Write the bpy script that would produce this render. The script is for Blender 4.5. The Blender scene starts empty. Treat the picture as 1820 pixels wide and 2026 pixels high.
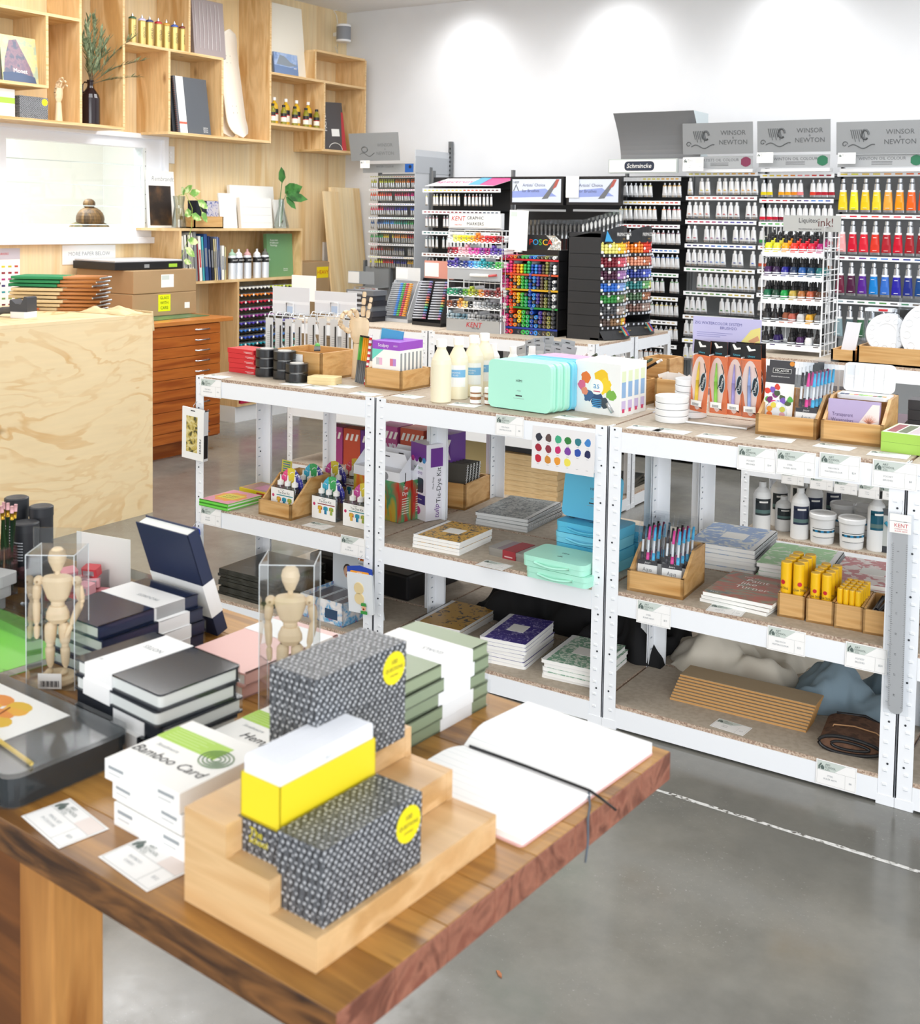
import bpy, math, random
from mathutils import Vector, Matrix
random.seed(7)
S = bpy.context.scene
COL = S.collection
PI = math.pi
# ------------------------------------------------------------ camera, light, exposure
YAW, PITCH, ROLL, FPX, CX, CY, CAMH = -0.5693, -0.0599, 0.0164, 2273.3, 937.95, 567.76, 1.555
def _basis():
    f = Vector((math.sin(YAW)*math.cos(PITCH), math.cos(YAW)*math.cos(PITCH), math.sin(PITCH)))
    r = Vector((math.cos(YAW), -math.sin(YAW), 0)); u = r.cross(f)
    c, s = math.cos(ROLL), math.sin(ROLL)
    return f, r*c+u*s, u*c-r*s
FW, RT, UP = _basis()
cd = bpy.data.cameras.new('camera'); cam = bpy.data.objects.new('camera', cd); COL.objects.link(cam)
m3 = Matrix((RT, UP, -FW)).transposed()
cam.matrix_world = Matrix.Translation((0, 0, CAMH)) @ m3.to_4x4()
cd.sensor_fit = 'HORIZONTAL'; cd.sensor_width = 36.0; cd.lens = FPX*36/1820
cd.shift_x = (910-CX)/1820; cd.shift_y = (CY-1013)/1820
cd.clip_start = .02; cd.clip_end = 60
cd.dof.use_dof = True; cd.dof.focus_distance = 3.9; cd.dof.aperture_fstop = 9
S.camera = cam
S.view_settings.view_transform = 'Standard'; S.view_settings.look = 'None'
S.view_settings.exposure = 0.3; S.view_settings.gamma = 1; S.view_settings.use_curve_mapping = False
w = bpy.data.worlds.new('world'); S.world = w; w.use_nodes = True
w.node_tree.nodes['Background'].inputs[0].default_value = (.93, .96, 1, 1)
w.node_tree.nodes['Background'].inputs[1].default_value = 1.2
def area(name, loc, size, energy, rot=(0, 0, 0), col=(1, 1, 1), sy=None):
    l = bpy.data.lights.new(name, 'AREA'); l.energy = energy; l.color = col; l.size = size
    if sy: l.shape = 'RECTANGLE'; l.size_y = sy
    o = bpy.data.objects.new(name, l); o.location = loc; o.rotation_euler = rot; COL.objects.link(o); return o
for x, y, e in ((-4.3, 1.6, 12), (-2.2, 1.6, 8), (-3.2, 4.4, 28), (-1.2, 4.4, 24), (.8, 3, 18), (-4.7, 5.9, 36), (-1.4, 6.2, 24), (-5.1, 4.2, 26)):
    area('ceiling_fill_light', (x, y, 3.2), 1.2, e)  # unseen overhead area lamps, added to even out the light deep in the room
area('shopfront_daylight', (3.8, -3.4, 1.9), 6, 255, (math.radians(78), 0, math.radians(44)), (.96, .98, 1), 3.0)
area('side_room_fill', (-7.7, 5.0, 3.05), 2.2, 125)  # overhead area lamp added to brighten the room behind the window
for x in (-5.05, -3.75, -2.45):
    l = bpy.data.lights.new('wall_washer_spot', 'SPOT'); l.energy = 13; l.spot_size = math.radians(110); l.spot_blend = 1; l.shadow_soft_size = .1
    o = bpy.data.objects.new('wall_washer_spot', l); o.location = (x, 7.35, 3.22); o.rotation_euler = (math.radians(38), 0, 0); COL.objects.link(o)

# pixel of the 1820x2026 frame -> point on a real plane of the room
def _ray(px, py): return FW*FPX + RT*(px-CX) - UP*(py-CY)
def Z(px, py, z):
    r = _ray(px, py); t = (z-CAMH)/r.z; return Vector((r.x*t, r.y*t, z))
def X(px, py, x):
    r = _ray(px, py); t = x/r.x; return Vector((x, r.y*t, CAMH+r.z*t))
def Y(px, py, y):
    r = _ray(px, py); t = y/r.y; return Vector((r.x*t, y, CAMH+r.z*t))
# ------------------------------------------------------------ materials
def lin(h):
    h = h.lstrip('#'); c = [int(h[i:i+2], 16)/255 for i in (0, 2, 4)]
    return tuple(((v+.055)/1.055)**2.4 if v > .04045 else v/12.92 for v in c)+(1,)
_mc = {}
def mat(h, rough=.5, metal=0, spec=.5):
    k = (h, rough, metal, spec)
    if k in _mc: return _mc[k]
    m = bpy.data.materials.new('paint_'+h.strip('#')); m.use_nodes = True
    b = m.node_tree.nodes['Principled BSDF']
    b.inputs['Base Color'].default_value = lin(h); b.inputs['Roughness'].default_value = rough
    b.inputs['Metallic'].default_value = metal; b.inputs['Specular IOR Level'].default_value = spec
    _mc[k] = m; return m
class NT:
    """tiny node-tree helper"""
    def __init__(s, name):
        s.m = bpy.data.materials.new(name); s.m.use_nodes = True; s.t = s.m.node_tree
        s.b = s.t.nodes['Principled BSDF']; s.out = s.t.nodes['Material Output']
    def n(s, ty, **kw):
        nd = s.t.nodes.new(ty)
        for k, v in kw.items():
            if k.startswith('i_'): nd.inputs[k[2:].replace('_', ' ')].default_value = v
            else: setattr(nd, k, v)
        return nd
    def l(s, a, b): s.t.links.new(a, b)
    def coord(s, scale=(1, 1, 1), rot=(0, 0, 0), loc=(0, 0, 0), kind='Object'):
        c = s.n('ShaderNodeTexCoord'); mp = s.n('ShaderNodeMapping')
        mp.inputs['Scale'].default_value = scale; mp.inputs['Rotation'].default_value = rot; mp.inputs['Location'].default_value = loc
        s.l(c.outputs[kind], mp.inputs[0]); return mp.outputs[0]
    def ramp(s, fac, stops, interp='LINEAR'):
        r = s.n('ShaderNodeValToRGB'); r.color_ramp.interpolation = interp
        e = r.color_ramp.elements
        while len(e) < len(stops): e.new(.5)
        for el, (p, c) in zip(e, stops): el.position = p; el.color = lin(c) if isinstance(c, str) else (c, c, c, 1)
        s.l(fac, r.inputs[0]); return r.outputs[0]
    def math(s, op, a, b=None, c=None):
        nd = s.n('ShaderNodeMath', operation=op)
        for i, v in enumerate((a, b, c)):
            if v is None: continue
            if isinstance(v, (int, float)): nd.inputs[i].default_value = v
            else: s.l(v, nd.inputs[i])
        return nd.outputs[0]
    def mix(s, fac, a, b, mode='MIX'):
        nd = s.n('ShaderNodeMix', data_type='RGBA', blend_type=mode)
        for v, i in ((fac, 0), (a, 6), (b, 7)):
            if isinstance(v, (int, float)): nd.inputs[i].default_value = v
            elif isinstance(v, str): nd.inputs[i].default_value = lin(v)
            else: s.l(v, nd.inputs[i])
        return nd.outputs[2]
    def fin(s, col, rough=.5, bump=None, bstr=.2, spec=.5):
        if isinstance(col, str): s.b.inputs['Base Color'].default_value = lin(col)
        else: s.l(col, s.b.inputs['Base Color'])
        if isinstance(rough, (int, float)): s.b.inputs['Roughness'].default_value = rough
        else: s.l(rough, s.b.inputs['Roughness'])
        s.b.inputs['Specular IOR Level'].default_value = spec
        if bump is not None:
            bp = s.n('ShaderNodeBump'); bp.inputs['Strength'].default_value = bstr; bp.inputs['Distance'].default_value = .003
            s.l(bump, bp.inputs['Height']); s.l(bp.outputs[0], s.b.inputs['Normal'])
        return s.m
def wood(name, cols, scale=(1, 1, 1), ring=6, dist=3, rough=.45, knots=None, det=4, fine=.35, rot=(0, 0, 0), contrast=None):
    """grain runs along the axis whose scale is small"""
    t = NT(name); v = t.coord(scale, rot)
    n1 = t.n('ShaderNodeTexNoise', i_Scale=ring, i_Detail=det, i_Distortion=dist); t.l(v, n1.inputs['Vector'])
    a = contrast or .35
    c = t.ramp(n1.outputs[0], [(a, cols[0]), (.5, cols[1]), (1-a, cols[2])])
    n2 = t.n('ShaderNodeTexNoise', i_Scale=ring*9, i_Detail=3); t.l(v, n2.inputs['Vector'])
    g = t.ramp(n2.outputs[0], [(.3, 0.62), (.7, 1.0)])
    c = t.mix(fine, c, g, 'MULTIPLY')
    if knots:
        vo = t.n('ShaderNodeTexVoronoi', i_Scale=knots[0]); cv = t.coord(knots[2] if len(knots) > 2 else (1, 1, 1)); t.l(cv, vo.inputs['Vector'])
        k = t.ramp(vo.outputs['Distance'], [(0, 1.0), (knots[3] if len(knots) > 3 else .09, 0.0)])
        c = t.mix(k, c, knots[1])
    return t.fin(c, rough, n2.outputs[0], .05)
def rings_ply(name, base, band, knot, scale=(1, 1, 1), kn=1.6, rough=.5):
    """rotary-cut softwood plywood: islands and contour bands of darker late wood"""
    t = NT(name); v = t.coord(scale)
    n1 = t.n('ShaderNodeTexNoise', i_Scale=3.1, i_Detail=4, i_Roughness=.5, i_Distortion=.6); t.l(v, n1.inputs['Vector'])
    s1 = t.math('MULTIPLY', n1.outputs[0], 9.0); fr = t.math('FRACT', s1)
    k = t.ramp(fr, [(0.0, 0.0), (.5, .12), (.66, .95), (.8, .8), (.86, 0.0)])
    n3 = t.n('ShaderNodeTexNoise', i_Scale=3.4, i_Detail=3); t.l(v, n3.inputs['Vector'])
    msk = t.ramp(n3.outputs[0], [(.38, 0.25), (.6, 1.0)])
    k = t.math('MULTIPLY', k, msk)
    c = t.mix(k, base, band)
    n2 = t.n('ShaderNodeTexNoise', i_Scale=40, i_Detail=2); v2 = t.coord((scale[0]*.25, scale[1]*.25, scale[2])); t.l(v2, n2.inputs['Vector'])
    c = t.mix(.25, c, t.ramp(n2.outputs[0], [(.3, .8), (.7, 1.0)]), 'MULTIPLY')
    vo = t.n('ShaderNodeTexVoronoi', i_Scale=kn); t.l(v, vo.inputs['Vector'])
    kk = t.ramp(vo.outputs['Distance'], [(0, 1.0), (.028, .8), (.045, 0.0)])
    return t.fin(t.mix(kk, c, knot), rough)
def mottle(name, cols, scale=20, rough=.5, dist=0, stretch=(1, 1, 1), a=.4, b=.6, det=3, interp='LINEAR', bstr=0):
    t = NT(name); v = t.coord(stretch)
    n = t.n('ShaderNodeTexNoise', i_Scale=scale, i_Detail=det, i_Distortion=dist); t.l(v, n.inputs['Vector'])
    st = [(a+(b-a)*i/(len(cols)-1), c) for i, c in enumerate(cols)]
    return t.fin(t.ramp(n.outputs[0], st, interp), rough, n.outputs[0] if bstr else None, bstr)
def clear(name, tint='#ffffff', gloss=.25, amt=.05, rough=.05, mx_=.55):
    """thin clear plastic or glass: mostly see-through with a sheen"""
    m = bpy.data.materials.new(name); m.use_nodes = True; t = m.node_tree; t.nodes.clear()
    o = t.nodes.new('ShaderNodeOutputMaterial'); tr = t.nodes.new('ShaderNodeBsdfTransparent'); tr.inputs[0].default_value = lin(tint)
    g = t.nodes.new('ShaderNodeBsdfGlossy'); g.inputs['Roughness'].default_value = rough
    lw = t.nodes.new('ShaderNodeLayerWeight'); lw.inputs[0].default_value = gloss
    mr = t.nodes.new('ShaderNodeMapRange'); mr.inputs['To Min'].default_value = amt; mr.inputs['To Max'].default_value = mx_
    mx = t.nodes.new('ShaderNodeMixShader')
    t.links.new(lw.outputs['Fresnel'], mr.inputs[0]); t.links.new(mr.outputs[0], mx.inputs[0])
    t.links.new(tr.outputs[0], mx.inputs[1]); t.links.new(g.outputs[0], mx.inputs[2]); t.links.new(mx.outputs[0], o.inputs[0]); return m
WHITE = mat('#f4f6f8', .35); PAPER = mat('#f7f6f2', .7); CREAM = mat('#efe9da', .7); BLACK = mat('#17171a', .45)
INK = mat('#3c3c40', .6); GREYT = mat('#9aa0a4', .6); STEEL = mat('#e9eef3', .35); CHROME = mat('#c9ccd0', .22, 1)
RED = mat('#c8202c', .45); YEL = mat('#f2d81c', .45); SILV = mat('#c3c6c9', .3, .7)
CLEAR = clear('clear_film', '#fafcfd', .3, .05, .06, .6); GLASS = clear('window_glass', '#fafdfc', .2, .04, .02)
FILM = clear('shrink_wrap', '#fbfcfd', .2, .02, .07, .32)
TRAYCLR = clear('acrylic_tray', '#eef1f3', .35, .06, .05, .6)
# ------------------------------------------------------------ mesh building
I4 = Matrix.Identity(4)
def T(x=0, y=0, z=0, rx=0, ry=0, rz=0, s=1):
    m = Matrix.Translation((x, y, z)) @ Matrix.Rotation(rz, 4, 'Z') @ Matrix.Rotation(ry, 4, 'Y') @ Matrix.Rotation(rx, 4, 'X')
    return m @ Matrix.Scale(s, 4) if s != 1 else m
_txt = {}
def text_geo(s):
    if s in _txt: return _txt[s]
    c = bpy.data.curves.new('t', 'FONT'); c.body = s; c.size = 1; c.resolution_u = 2; c.align_x = 'CENTER'; c.align_y = 'CENTER'
    o = bpy.data.objects.new('t', c); COL.objects.link(o)
    dg = bpy.context.evaluated_depsgraph_get(); me = bpy.data.meshes.new_from_object(o.evaluated_get(dg))
    g = ([tuple(v.co) for v in me.vertices], [tuple(p.vertices) for p in me.polygons])
    bpy.data.objects.remove(o); bpy.data.curves.remove(c); bpy.data.meshes.remove(me)
    _txt[s] = g; return g
class M:
    def __init__(s): s.v = []; s.f = []; s.mi = []; s.sm = []; s.mats = []
    def add(s, vs, fs, m, t=None, smooth=False):
        if m not in s.mats: s.mats.append(m)
        k = s.mats.index(m); b = len(s.v)
        for p in vs:
            p = Vector(p); s.v.append(t @ p if t is not None else p)
        for f in fs: s.f.append([b+i for i in f]); s.mi.append(k); s.sm.append(smooth)
        return s
    def box(s, x0, y0, z0, x1, y1, z1, m, t=None):
        v = [(x0, y0, z0), (x1, y0, z0), (x1, y1, z0), (x0, y1, z0), (x0, y0, z1), (x1, y0, z1), (x1, y1, z1), (x0, y1, z1)]
        return s.add(v, [(0, 3, 2, 1), (4, 5, 6, 7), (0, 1, 5, 4), (1, 2, 6, 5), (2, 3, 7, 6), (3, 0, 4, 7)], m, t)
    def cbox(s, cx, cy, z0, w, d, h, m, t=None): return s.box(cx-w/2, cy-d/2, z0, cx+w/2, cy+d/2, z0+h, m, t)
    def prism(s, poly, z0, z1, m, t=None, smooth=False, mcap=None):
        n = len(poly)
        s.add([(x, y, z0) for x, y in poly]+[(x, y, z1) for x, y in poly], [(i, (i+1) % n, n+(i+1) % n, n+i) for i in range(n)], m, t, smooth)
        s.add([(x, y, z0) for x, y in poly], [tuple(range(n-1, -1, -1))], mcap or m, t)
        return s.add([(x, y, z1) for x, y in poly], [tuple(range(n))], mcap or m, t)
    def rprism(s, w, d, r, z0, z1, m, t=None, n=4, mcap=None, smooth=False):
        return s.prism(rrect(w, d, r, n), z0, z1, m, t, smooth, mcap)
    def lathe(s, prof, m, t=None, n=14, smooth=True, mats=None):
        rows = []
        for r, z in prof:
            rows.append([(r*math.cos(2*PI*k/n), r*math.sin(2*PI*k/n), z) for k in range(n)])
        for i in range(len(rows)-1):
            mm = mats[i] if mats else m
            s.add(rows[i]+rows[i+1], [(k, (k+1) % n, n+(k+1) % n, n+k) for k in range(n)], mm, t, smooth)
        if prof[0][0] > 1e-5: s.add(rows[0], [tuple(range(n-1, -1, -1))], mats[0] if mats else m, t)
        if prof[-1][0] > 1e-5: s.add(rows[-1], [tuple(range(n))], mats[-1] if mats else m, t)
        return s
    def cyl(s, x, y, z0, r, h, m, t=None, n=12, smooth=True):
        tt = Matrix.Translation((x, y, z0)); tt = t @ tt if t is not None else tt
        return s.lathe([(r, 0), (r, h)], m, tt, n, smooth)
    def tube(s, pts, r, m, t=None, n=6, taper=None):
        pts = [Vector(p) for p in pts]; rows = []; up = Vector((0, 0, 1))
        for i, p in enumerate(pts):
            d = (pts[min(i+1, len(pts)-1)]-pts[max(i-1, 0)]).normalized()
            a = d.cross(up if abs(d.z) < .95 else Vector((1, 0, 0))).normalized(); b = d.cross(a)
            rr = taper[i] if taper else r
            rows.append([p+a*rr*math.cos(2*PI*k/n)+b*rr*math.sin(2*PI*k/n) for k in range(n)])
        vs = [q for row in rows for q in row]; fs = []
        for i in range(len(rows)-1):
            for k in range(n): fs.append((i*n+k, i*n+(k+1) % n, (i+1)*n+(k+1) % n, (i+1)*n+k))
        fs.append(tuple(range(n))); fs.append(tuple(len(vs)-1-k for k in range(n)))
        return s.add(vs, fs, m, t, True)
    def text(s, body, size, m, t, sx=1, shear=0):
        v, f = text_geo(body)
        return s.add([((x+y*shear)*size*sx, y*size, 0) for x, y, z in v], f, m, t)
    def quad(s, a, b, c, d, m, t=None): return s.add([a, b, c, d], [(0, 1, 2, 3)], m, t)
    def ball(s, c, r, m, t=None, n=10, k=7, sc=(1, 1, 1)):
        prof = [(max(1e-6, math.sin(PI*i/k)), -math.cos(PI*i/k)) for i in range(k+1)]
        tt = Matrix.Translation(c) @ Matrix.Diagonal((r*sc[0], r*sc[1], r*sc[2], 1)); tt = t @ tt if t is not None else tt
        return s.lathe(prof, m, tt, n)
    def build(s, name, parent=None, bevel=0, seg=2):
        me = bpy.data.meshes.new(name); me.from_pydata([tuple(v) for v in s.v], [], s.f)
        for mm in s.mats: me.materials.append(mm)
        me.polygons.foreach_set('material_index', s.mi); me.polygons.foreach_set('use_smooth', s.sm); me.update()
        o = bpy.data.objects.new(name, me); COL.objects.link(o)
        if parent: o.parent = parent
        if bevel:
            b = o.modifiers.new('bevel', 'BEVEL'); b.width = bevel; b.segments = seg; b.limit_method = 'ANGLE'
        return o
def rrect(w, d, r, n=4):
    p = []
    for cx, cy, a0 in ((w/2-r, d/2-r, 0), (-w/2+r, d/2-r, 90), (-w/2+r, -d/2+r, 180), (w/2-r, -d/2+r, 270)):
        for i in range(n+1):
            a = math.radians(a0+90*i/n); p.append((cx+r*math.cos(a), cy+r*math.sin(a)))
    return p
def tag(o, label, cat, group=None, kind=None):
    if label: o['label'] = label
    if cat: o['category'] = cat
    if group: o['group'] = group
    if kind: o['kind'] = kind
    return o
def thing(name, label, cat, loc=(0, 0, 0), rz=0, group=None, rx=0, ry=0):
    o = bpy.data.objects.new(name, None); o.empty_display_size = .05; COL.objects.link(o)
    o.location = loc; o.rotation_euler = (rx, ry, rz); return tag(o, label, cat, group)
def solo(name, label, cat, m, loc=(0, 0, 0), rz=0, group=None, rx=0, ry=0, bevel=0):
    o = m.build(name, None, bevel) if isinstance(m, M) else bpy.data.objects.new(name, m)
    if not isinstance(m, M): COL.objects.link(o)
    o.location = loc; o.rotation_euler = (rx, ry, rz); return tag(o, label, cat, group)
def struct(name, m, parent=None, bevel=0):
    o = m.build(name, parent, bevel)
    if not parent: o['kind'] = 'structure'
    return o
def dup(root, loc, rz=None, label=None, group=None, rx=None, ry=None):
    r = root.copy(); COL.objects.link(r); r.location = loc; e = list(root.rotation_euler)
    if rz is not None: e[2] = rz
    if rx is not None: e[0] = rx
    if ry is not None: e[1] = ry
    r.rotation_euler = e
    if label: r['label'] = label
    if group: r['group'] = group
    for ch in list(root.children):
        c = ch.copy(); COL.objects.link(c); c.parent = r
        for g in list(ch.children):
            d = g.copy(); COL.objects.link(d); d.parent = c
    return r
ORD = ['top', 'second', 'third', 'fourth', 'fifth', 'sixth', 'seventh', 'eighth', 'ninth', 'tenth', 'eleventh', 'twelfth']
R = math.radians
# ------------------------------------------------------------ shared surface materials
XW, YW, ZC = -6.35, 7.82, 3.295
def concrete():
    t = NT('polished_concrete'); v = t.coord()
    n1 = t.n('ShaderNodeTexNoise', i_Scale=1.1, i_Detail=5, i_Roughness=.6); t.l(v, n1.inputs['Vector'])
    n2 = t.n('ShaderNodeTexNoise', i_Scale=7, i_Detail=8, i_Roughness=.7); t.l(v, n2.inputs['Vector'])
    n3 = t.n('ShaderNodeTexNoise', i_Scale=90, i_Detail=4, i_Roughness=.8); t.l(v, n3.inputs['Vector'])
    n4 = t.n('ShaderNodeTexNoise', i_Scale=2.6, i_Detail=2); t.l(v, n4.inputs['Vector'])
    c = t.ramp(n1.outputs[0], [(.3, '#6f6f6a'), (.5, '#81807a'), (.7, '#908d84')])
    c = t.mix(.55, c, t.ramp(n2.outputs[0], [(.3, .72), (.65, 1.05)]), 'MULTIPLY')
    dust = t.math('MULTIPLY', t.ramp(n3.outputs[0], [(.60, 0.0), (.72, 1.0)]), t.ramp(n4.outputs[0], [(.5, 0.0), (.68, .75)]))
    c = t.mix(dust, c, '#d9dad8')
    r = t.ramp(n2.outputs[0], [(.3, .10), (.7, .26)])
    return t.fin(c, r, n2.outputs[0], .06, .6)
CONC = concrete()
WALLP = mottle('white_wall_paint', ['#e6e8eb', '#eaecef'], 2, .7)
PANEL = wood('pine_ply_panel', ['#f2d8a6', '#f6e0b6', '#e6c48e'], (7, 6, .3), 1.2, .6, .55, (3.0, '#a9713a', (1, 1.6, .8), .045), 3, .3)
PLYSH = wood('pine_shelf_ply', ['#e0bb84', '#efcf9c', '#d3a96c'], (3, 1.0, 1.0), 1.4, 1.4, .5, (4.2, '#8a5a2c', (1, 1, .6), .10), 3, .3)
PLYV = wood('pine_shelf_ply_upright', ['#d9b07a', '#eac793', '#cfa064'], (5, 5, .8), 1.4, 1.2, .5, (4.2, '#8a5a2c', (1.2, 1.2, .55), .12), 3, .3)
EDGE = wood('ply_edge', ['#dfb983', '#ecca98', '#cfa76c'], (1, 1, 30), 3, 0, .6)
COUNTER = rings_ply('counter_plywood', '#f3dcb0', '#dfb57a', '#6d4522', (1, .5, 1.3), 1.2)
CHIP = mottle('chipboard_top', ['#b3a695', '#b9ad9c', '#beb2a2'], 60, .75, 0)
CHIPE = mottle('chipboard_edge', ['#93796a', '#bba38e', '#d3c2b0'], 200, .8, 0, (1, 1, 1), .35, .65)
BAMBOO = wood('bamboo_ply', ['#cd9b5c', '#dcb074', '#c18d4c'], (.5, 3, 9), 3.0, .5, .42, (9, '#b47e3e', (.5, 1, 2.5), .05), 2, .25)
BAMB2 = wood('bamboo_ply_light', ['#d6ab76', '#e2bc89', '#ca9f69'], (.6, 4, 9), 3.0, .3, .4, None, 2, .2)
PLAN = wood('varnished_teak', ['#a8561c', '#bd6a28', '#984a14'], (4, .5, 7), 2.2, .8, .38, None, 3, .3)
PLANT = wood('varnished_teak_top', ['#bf7434', '#cc8442', '#b0662a'], (4, .5, 7), 2.2, .8, .3, None, 3, .3)
KRAFT = mottle('kraft_cardboard', ['#a78a64', '#ad906a'], 5, .8)
PSTEEL = mat('#f8fbff', .3)
# ------------------------------------------------------------ room
m = M(); m.box(-9.6, -5, -.1, 5.5, YW+.6, 0, CONC); struct('floor', m)
j0, j1 = Z(1293, 1562, 0), Z(1820, 1727, 0)
d = (j1-j0).normalized(); nrm = Vector((-d.y, d.x, 0)); pts = []
jm = M(); random.seed(3)
DUST = mottle('joint_dust', ['#6f6c66', '#dcdcd9', '#f0f0ee'], 60, .9, 0, (1, 1, 1), .38, .55)
L = 3.6; st = j0-d*.5; prev = None
for i in range(105):
    c = st+d*(L*i/104); wv = .006+.006*random.random()
    cur = (c+nrm*wv, c-nrm*.004)
    if prev: jm.quad(tuple(prev[0])[:2]+(.0006,), tuple(prev[1])[:2]+(.0006,), tuple(cur[1])[:2]+(.0006,), tuple(cur[0])[:2]+(.0006,), DUST)
    prev = cur
struct('trim_1', jm)
m = M(); m.box(-9.6, -1.0, ZC, 3.4, YW+.6, ZC+.1, mat('#f4f4f4', .8)); struct('ceiling', m)
m = M(); m.box(XW, YW, 0, 5.5, YW+.12, ZC, WALLP); struct('wall_back', m)
# plywood wall with its window opening
wr, wt, wb = X(326, 269, XW).y, 2.106, 1.339
wl = wr-1.95
m = M()
m.box(XW-.14, -1, 0, XW, wl, ZC, PANEL); m.box(XW-.14, wr, 0, XW, YW+.12, ZC, PANEL)
m.box(XW-.14, wl, 0, XW, wr, wb+.01, PANEL); m.box(XW-.14, wl, wt-.01, XW, wr, ZC, PANEL)
struct('wall_left', m)
m = M(); rw = mat('#f3f6f7', .8)
m.box(-9.6, 1.5, 0, -9.5, 8.0, ZC, rw); m.box(-9.5, 1.4, 0, XW-.14, 1.5, ZC, rw); m.box(-9.5, YW, 0, XW-.14, YW+.1, ZC, rw)
struct('wall_side_room', m)
# window
wth = mat('#f3f6fb', .35)
wn = M(); fr = .14
yl, yr = X(10, 420, XW).y, X(285, 420, XW).y
zt, zb = X(285, 293, XW).z, X(285, 450, XW).z
x0, x1 = XW-.1, XW+.035
wn.box(x0, yr, zb, x1-.02, wr-.045, zt, wth); wn.box(x0, wl+.045, zb, x1-.02, yl, zt, wth)
wn.box(x0, wl+.045, zt, x1-.02, wr-.045, wt-.03, wth); wn.box(x0, wl+.045, wb+.04, x1-.02, wr-.045, zb, wth)
win = struct('window_1', wn)
f2 = M()
f2.box(XW-.01, wr-.045, wb, x1+.01, wr, wt, wth); f2.box(XW-.01, wl, wb, x1+.01, wl+.045, wt, wth)
f2.box(XW-.01, wl, wt-.035, x1+.012, wr, wt, wth); f2.box(XW-.01, wl, wb, x1+.012, wr, wb+.045, wth)
struct('window_frame', f2, win, .004)
f3 = M(); f3.box(x1-.03, yr-.015, zb, x1-.012, yr, zt, mat('#e3e6e4', .5))
for k in range(6): f3.box(x1-.012, yr-.011, zb+.03+k*(zt-zb-.06)/5, x1-.010, yr-.006, zb+.036+k*(zt-zb-.06)/5, INK)
struct('louvre_channel', f3, win)
for k, (pa, pb) in enumerate(((293, 328), (328, 372), (372, 413), (413, 450))):
    za, zz = X(200, pb-5, XW).z, X(200, pa-5, XW).z
    g = M(); g.box(XW-.03-.006*(k % 2), yl, za, XW-.026-.006*(k % 2), yr, zz, GLASS)
    g.box(XW-.028, yl, za-.002, XW-.02, yr, za+.004, mat('#dbe8e6', .2)); struct('glass_louvre', g, win)
# skirting and power plate
def plate(px0, py0, px1, py1, label, sw=2):
    a, b = X(px0, py1, XW), X(px1, py0, XW); wy, hz = b.y-a.y, b.z-a.z
    t = thing('light_switch', label, 'switch', (XW, (a.y+b.y)/2, (a.z+b.z)/2))
    q = M(); q.box(0, -wy/2, -hz/2, .008, wy/2, hz/2, mat('#f2f1ee', .4)); q.build('cover_plate', t, .002)
    for i in range(sw):
        q = M(); q.box(.008, -.008, -.022+i*.03, .013, .008, -.008+i*.03, mat('#fbfbfa', .3)); q.build('rocker', t)
plate(327, 290, 344, 323, 'white double light switch on the plywood wall right of the window')

# ------------------------------------------------------------ white steel shelving units
SLOT = mat('#fbfdff', .25); SLOTD = mat('#aab4be', .5); HOLE = mat('#30343a', .6)
def post_m(h, sx, sy):
    """L-section upright, corner at the origin, flanges towards sx and sy"""
    m = M(); w_, t_ = .042, .0022
    xa, xb = sorted((0, sx*w_)); ya, yb = sorted((0, sy*t_)); m.box(xa, ya, 0, xb, yb, h, PSTEEL)
    xa, xb = sorted((0, sx*t_)); ya, yb = sorted((0, sy*w_)); m.box(xa, ya, 0, xb, yb, h, PSTEEL)
    z = .055; k = 0
    while z < h-.03:
        for u, f in ((.024, 0), (.024, 1)):
            if f == 0:
                xa, xb = sorted((sx*(u-.004), sx*(u+.007))); ya, yb = sorted((-sy*.0016, 0)); m.box(xa, ya, z, xb, yb, z+.006, SLOT)
                m.box(xa, ya, z-.0012, xb, yb, z, SLOTD)
                if k % 3 == 1: m.cyl(sx*.019, 0, 0, .003, .001, HOLE, T(0, -sy*.0006, z+.022, R(90)), 8)
            else:
                ya, yb = sorted((sy*(u-.004), sy*(u+.007))); xa, xb = sorted((-sx*.0016, 0)); m.box(xa, ya, z, xb, yb, z+.006, SLOT)
                # tabs read from the inside of the corner too
                xa, xb = sorted((sx*t_, sx*(t_+.0012))); m.box(xa, ya, z, xb, yb, z+.004, SLOTD)
                xa, xb = sorted((sx*t_, sx*(t_+.0008)))
                if k % 6 == 1: m.box(xa, sy*.019-.003, z+.02, xb, sy*.019+.003, z+.026, HOLE)
        z += .0385; k += 1
    return m
_post = {}
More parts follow.
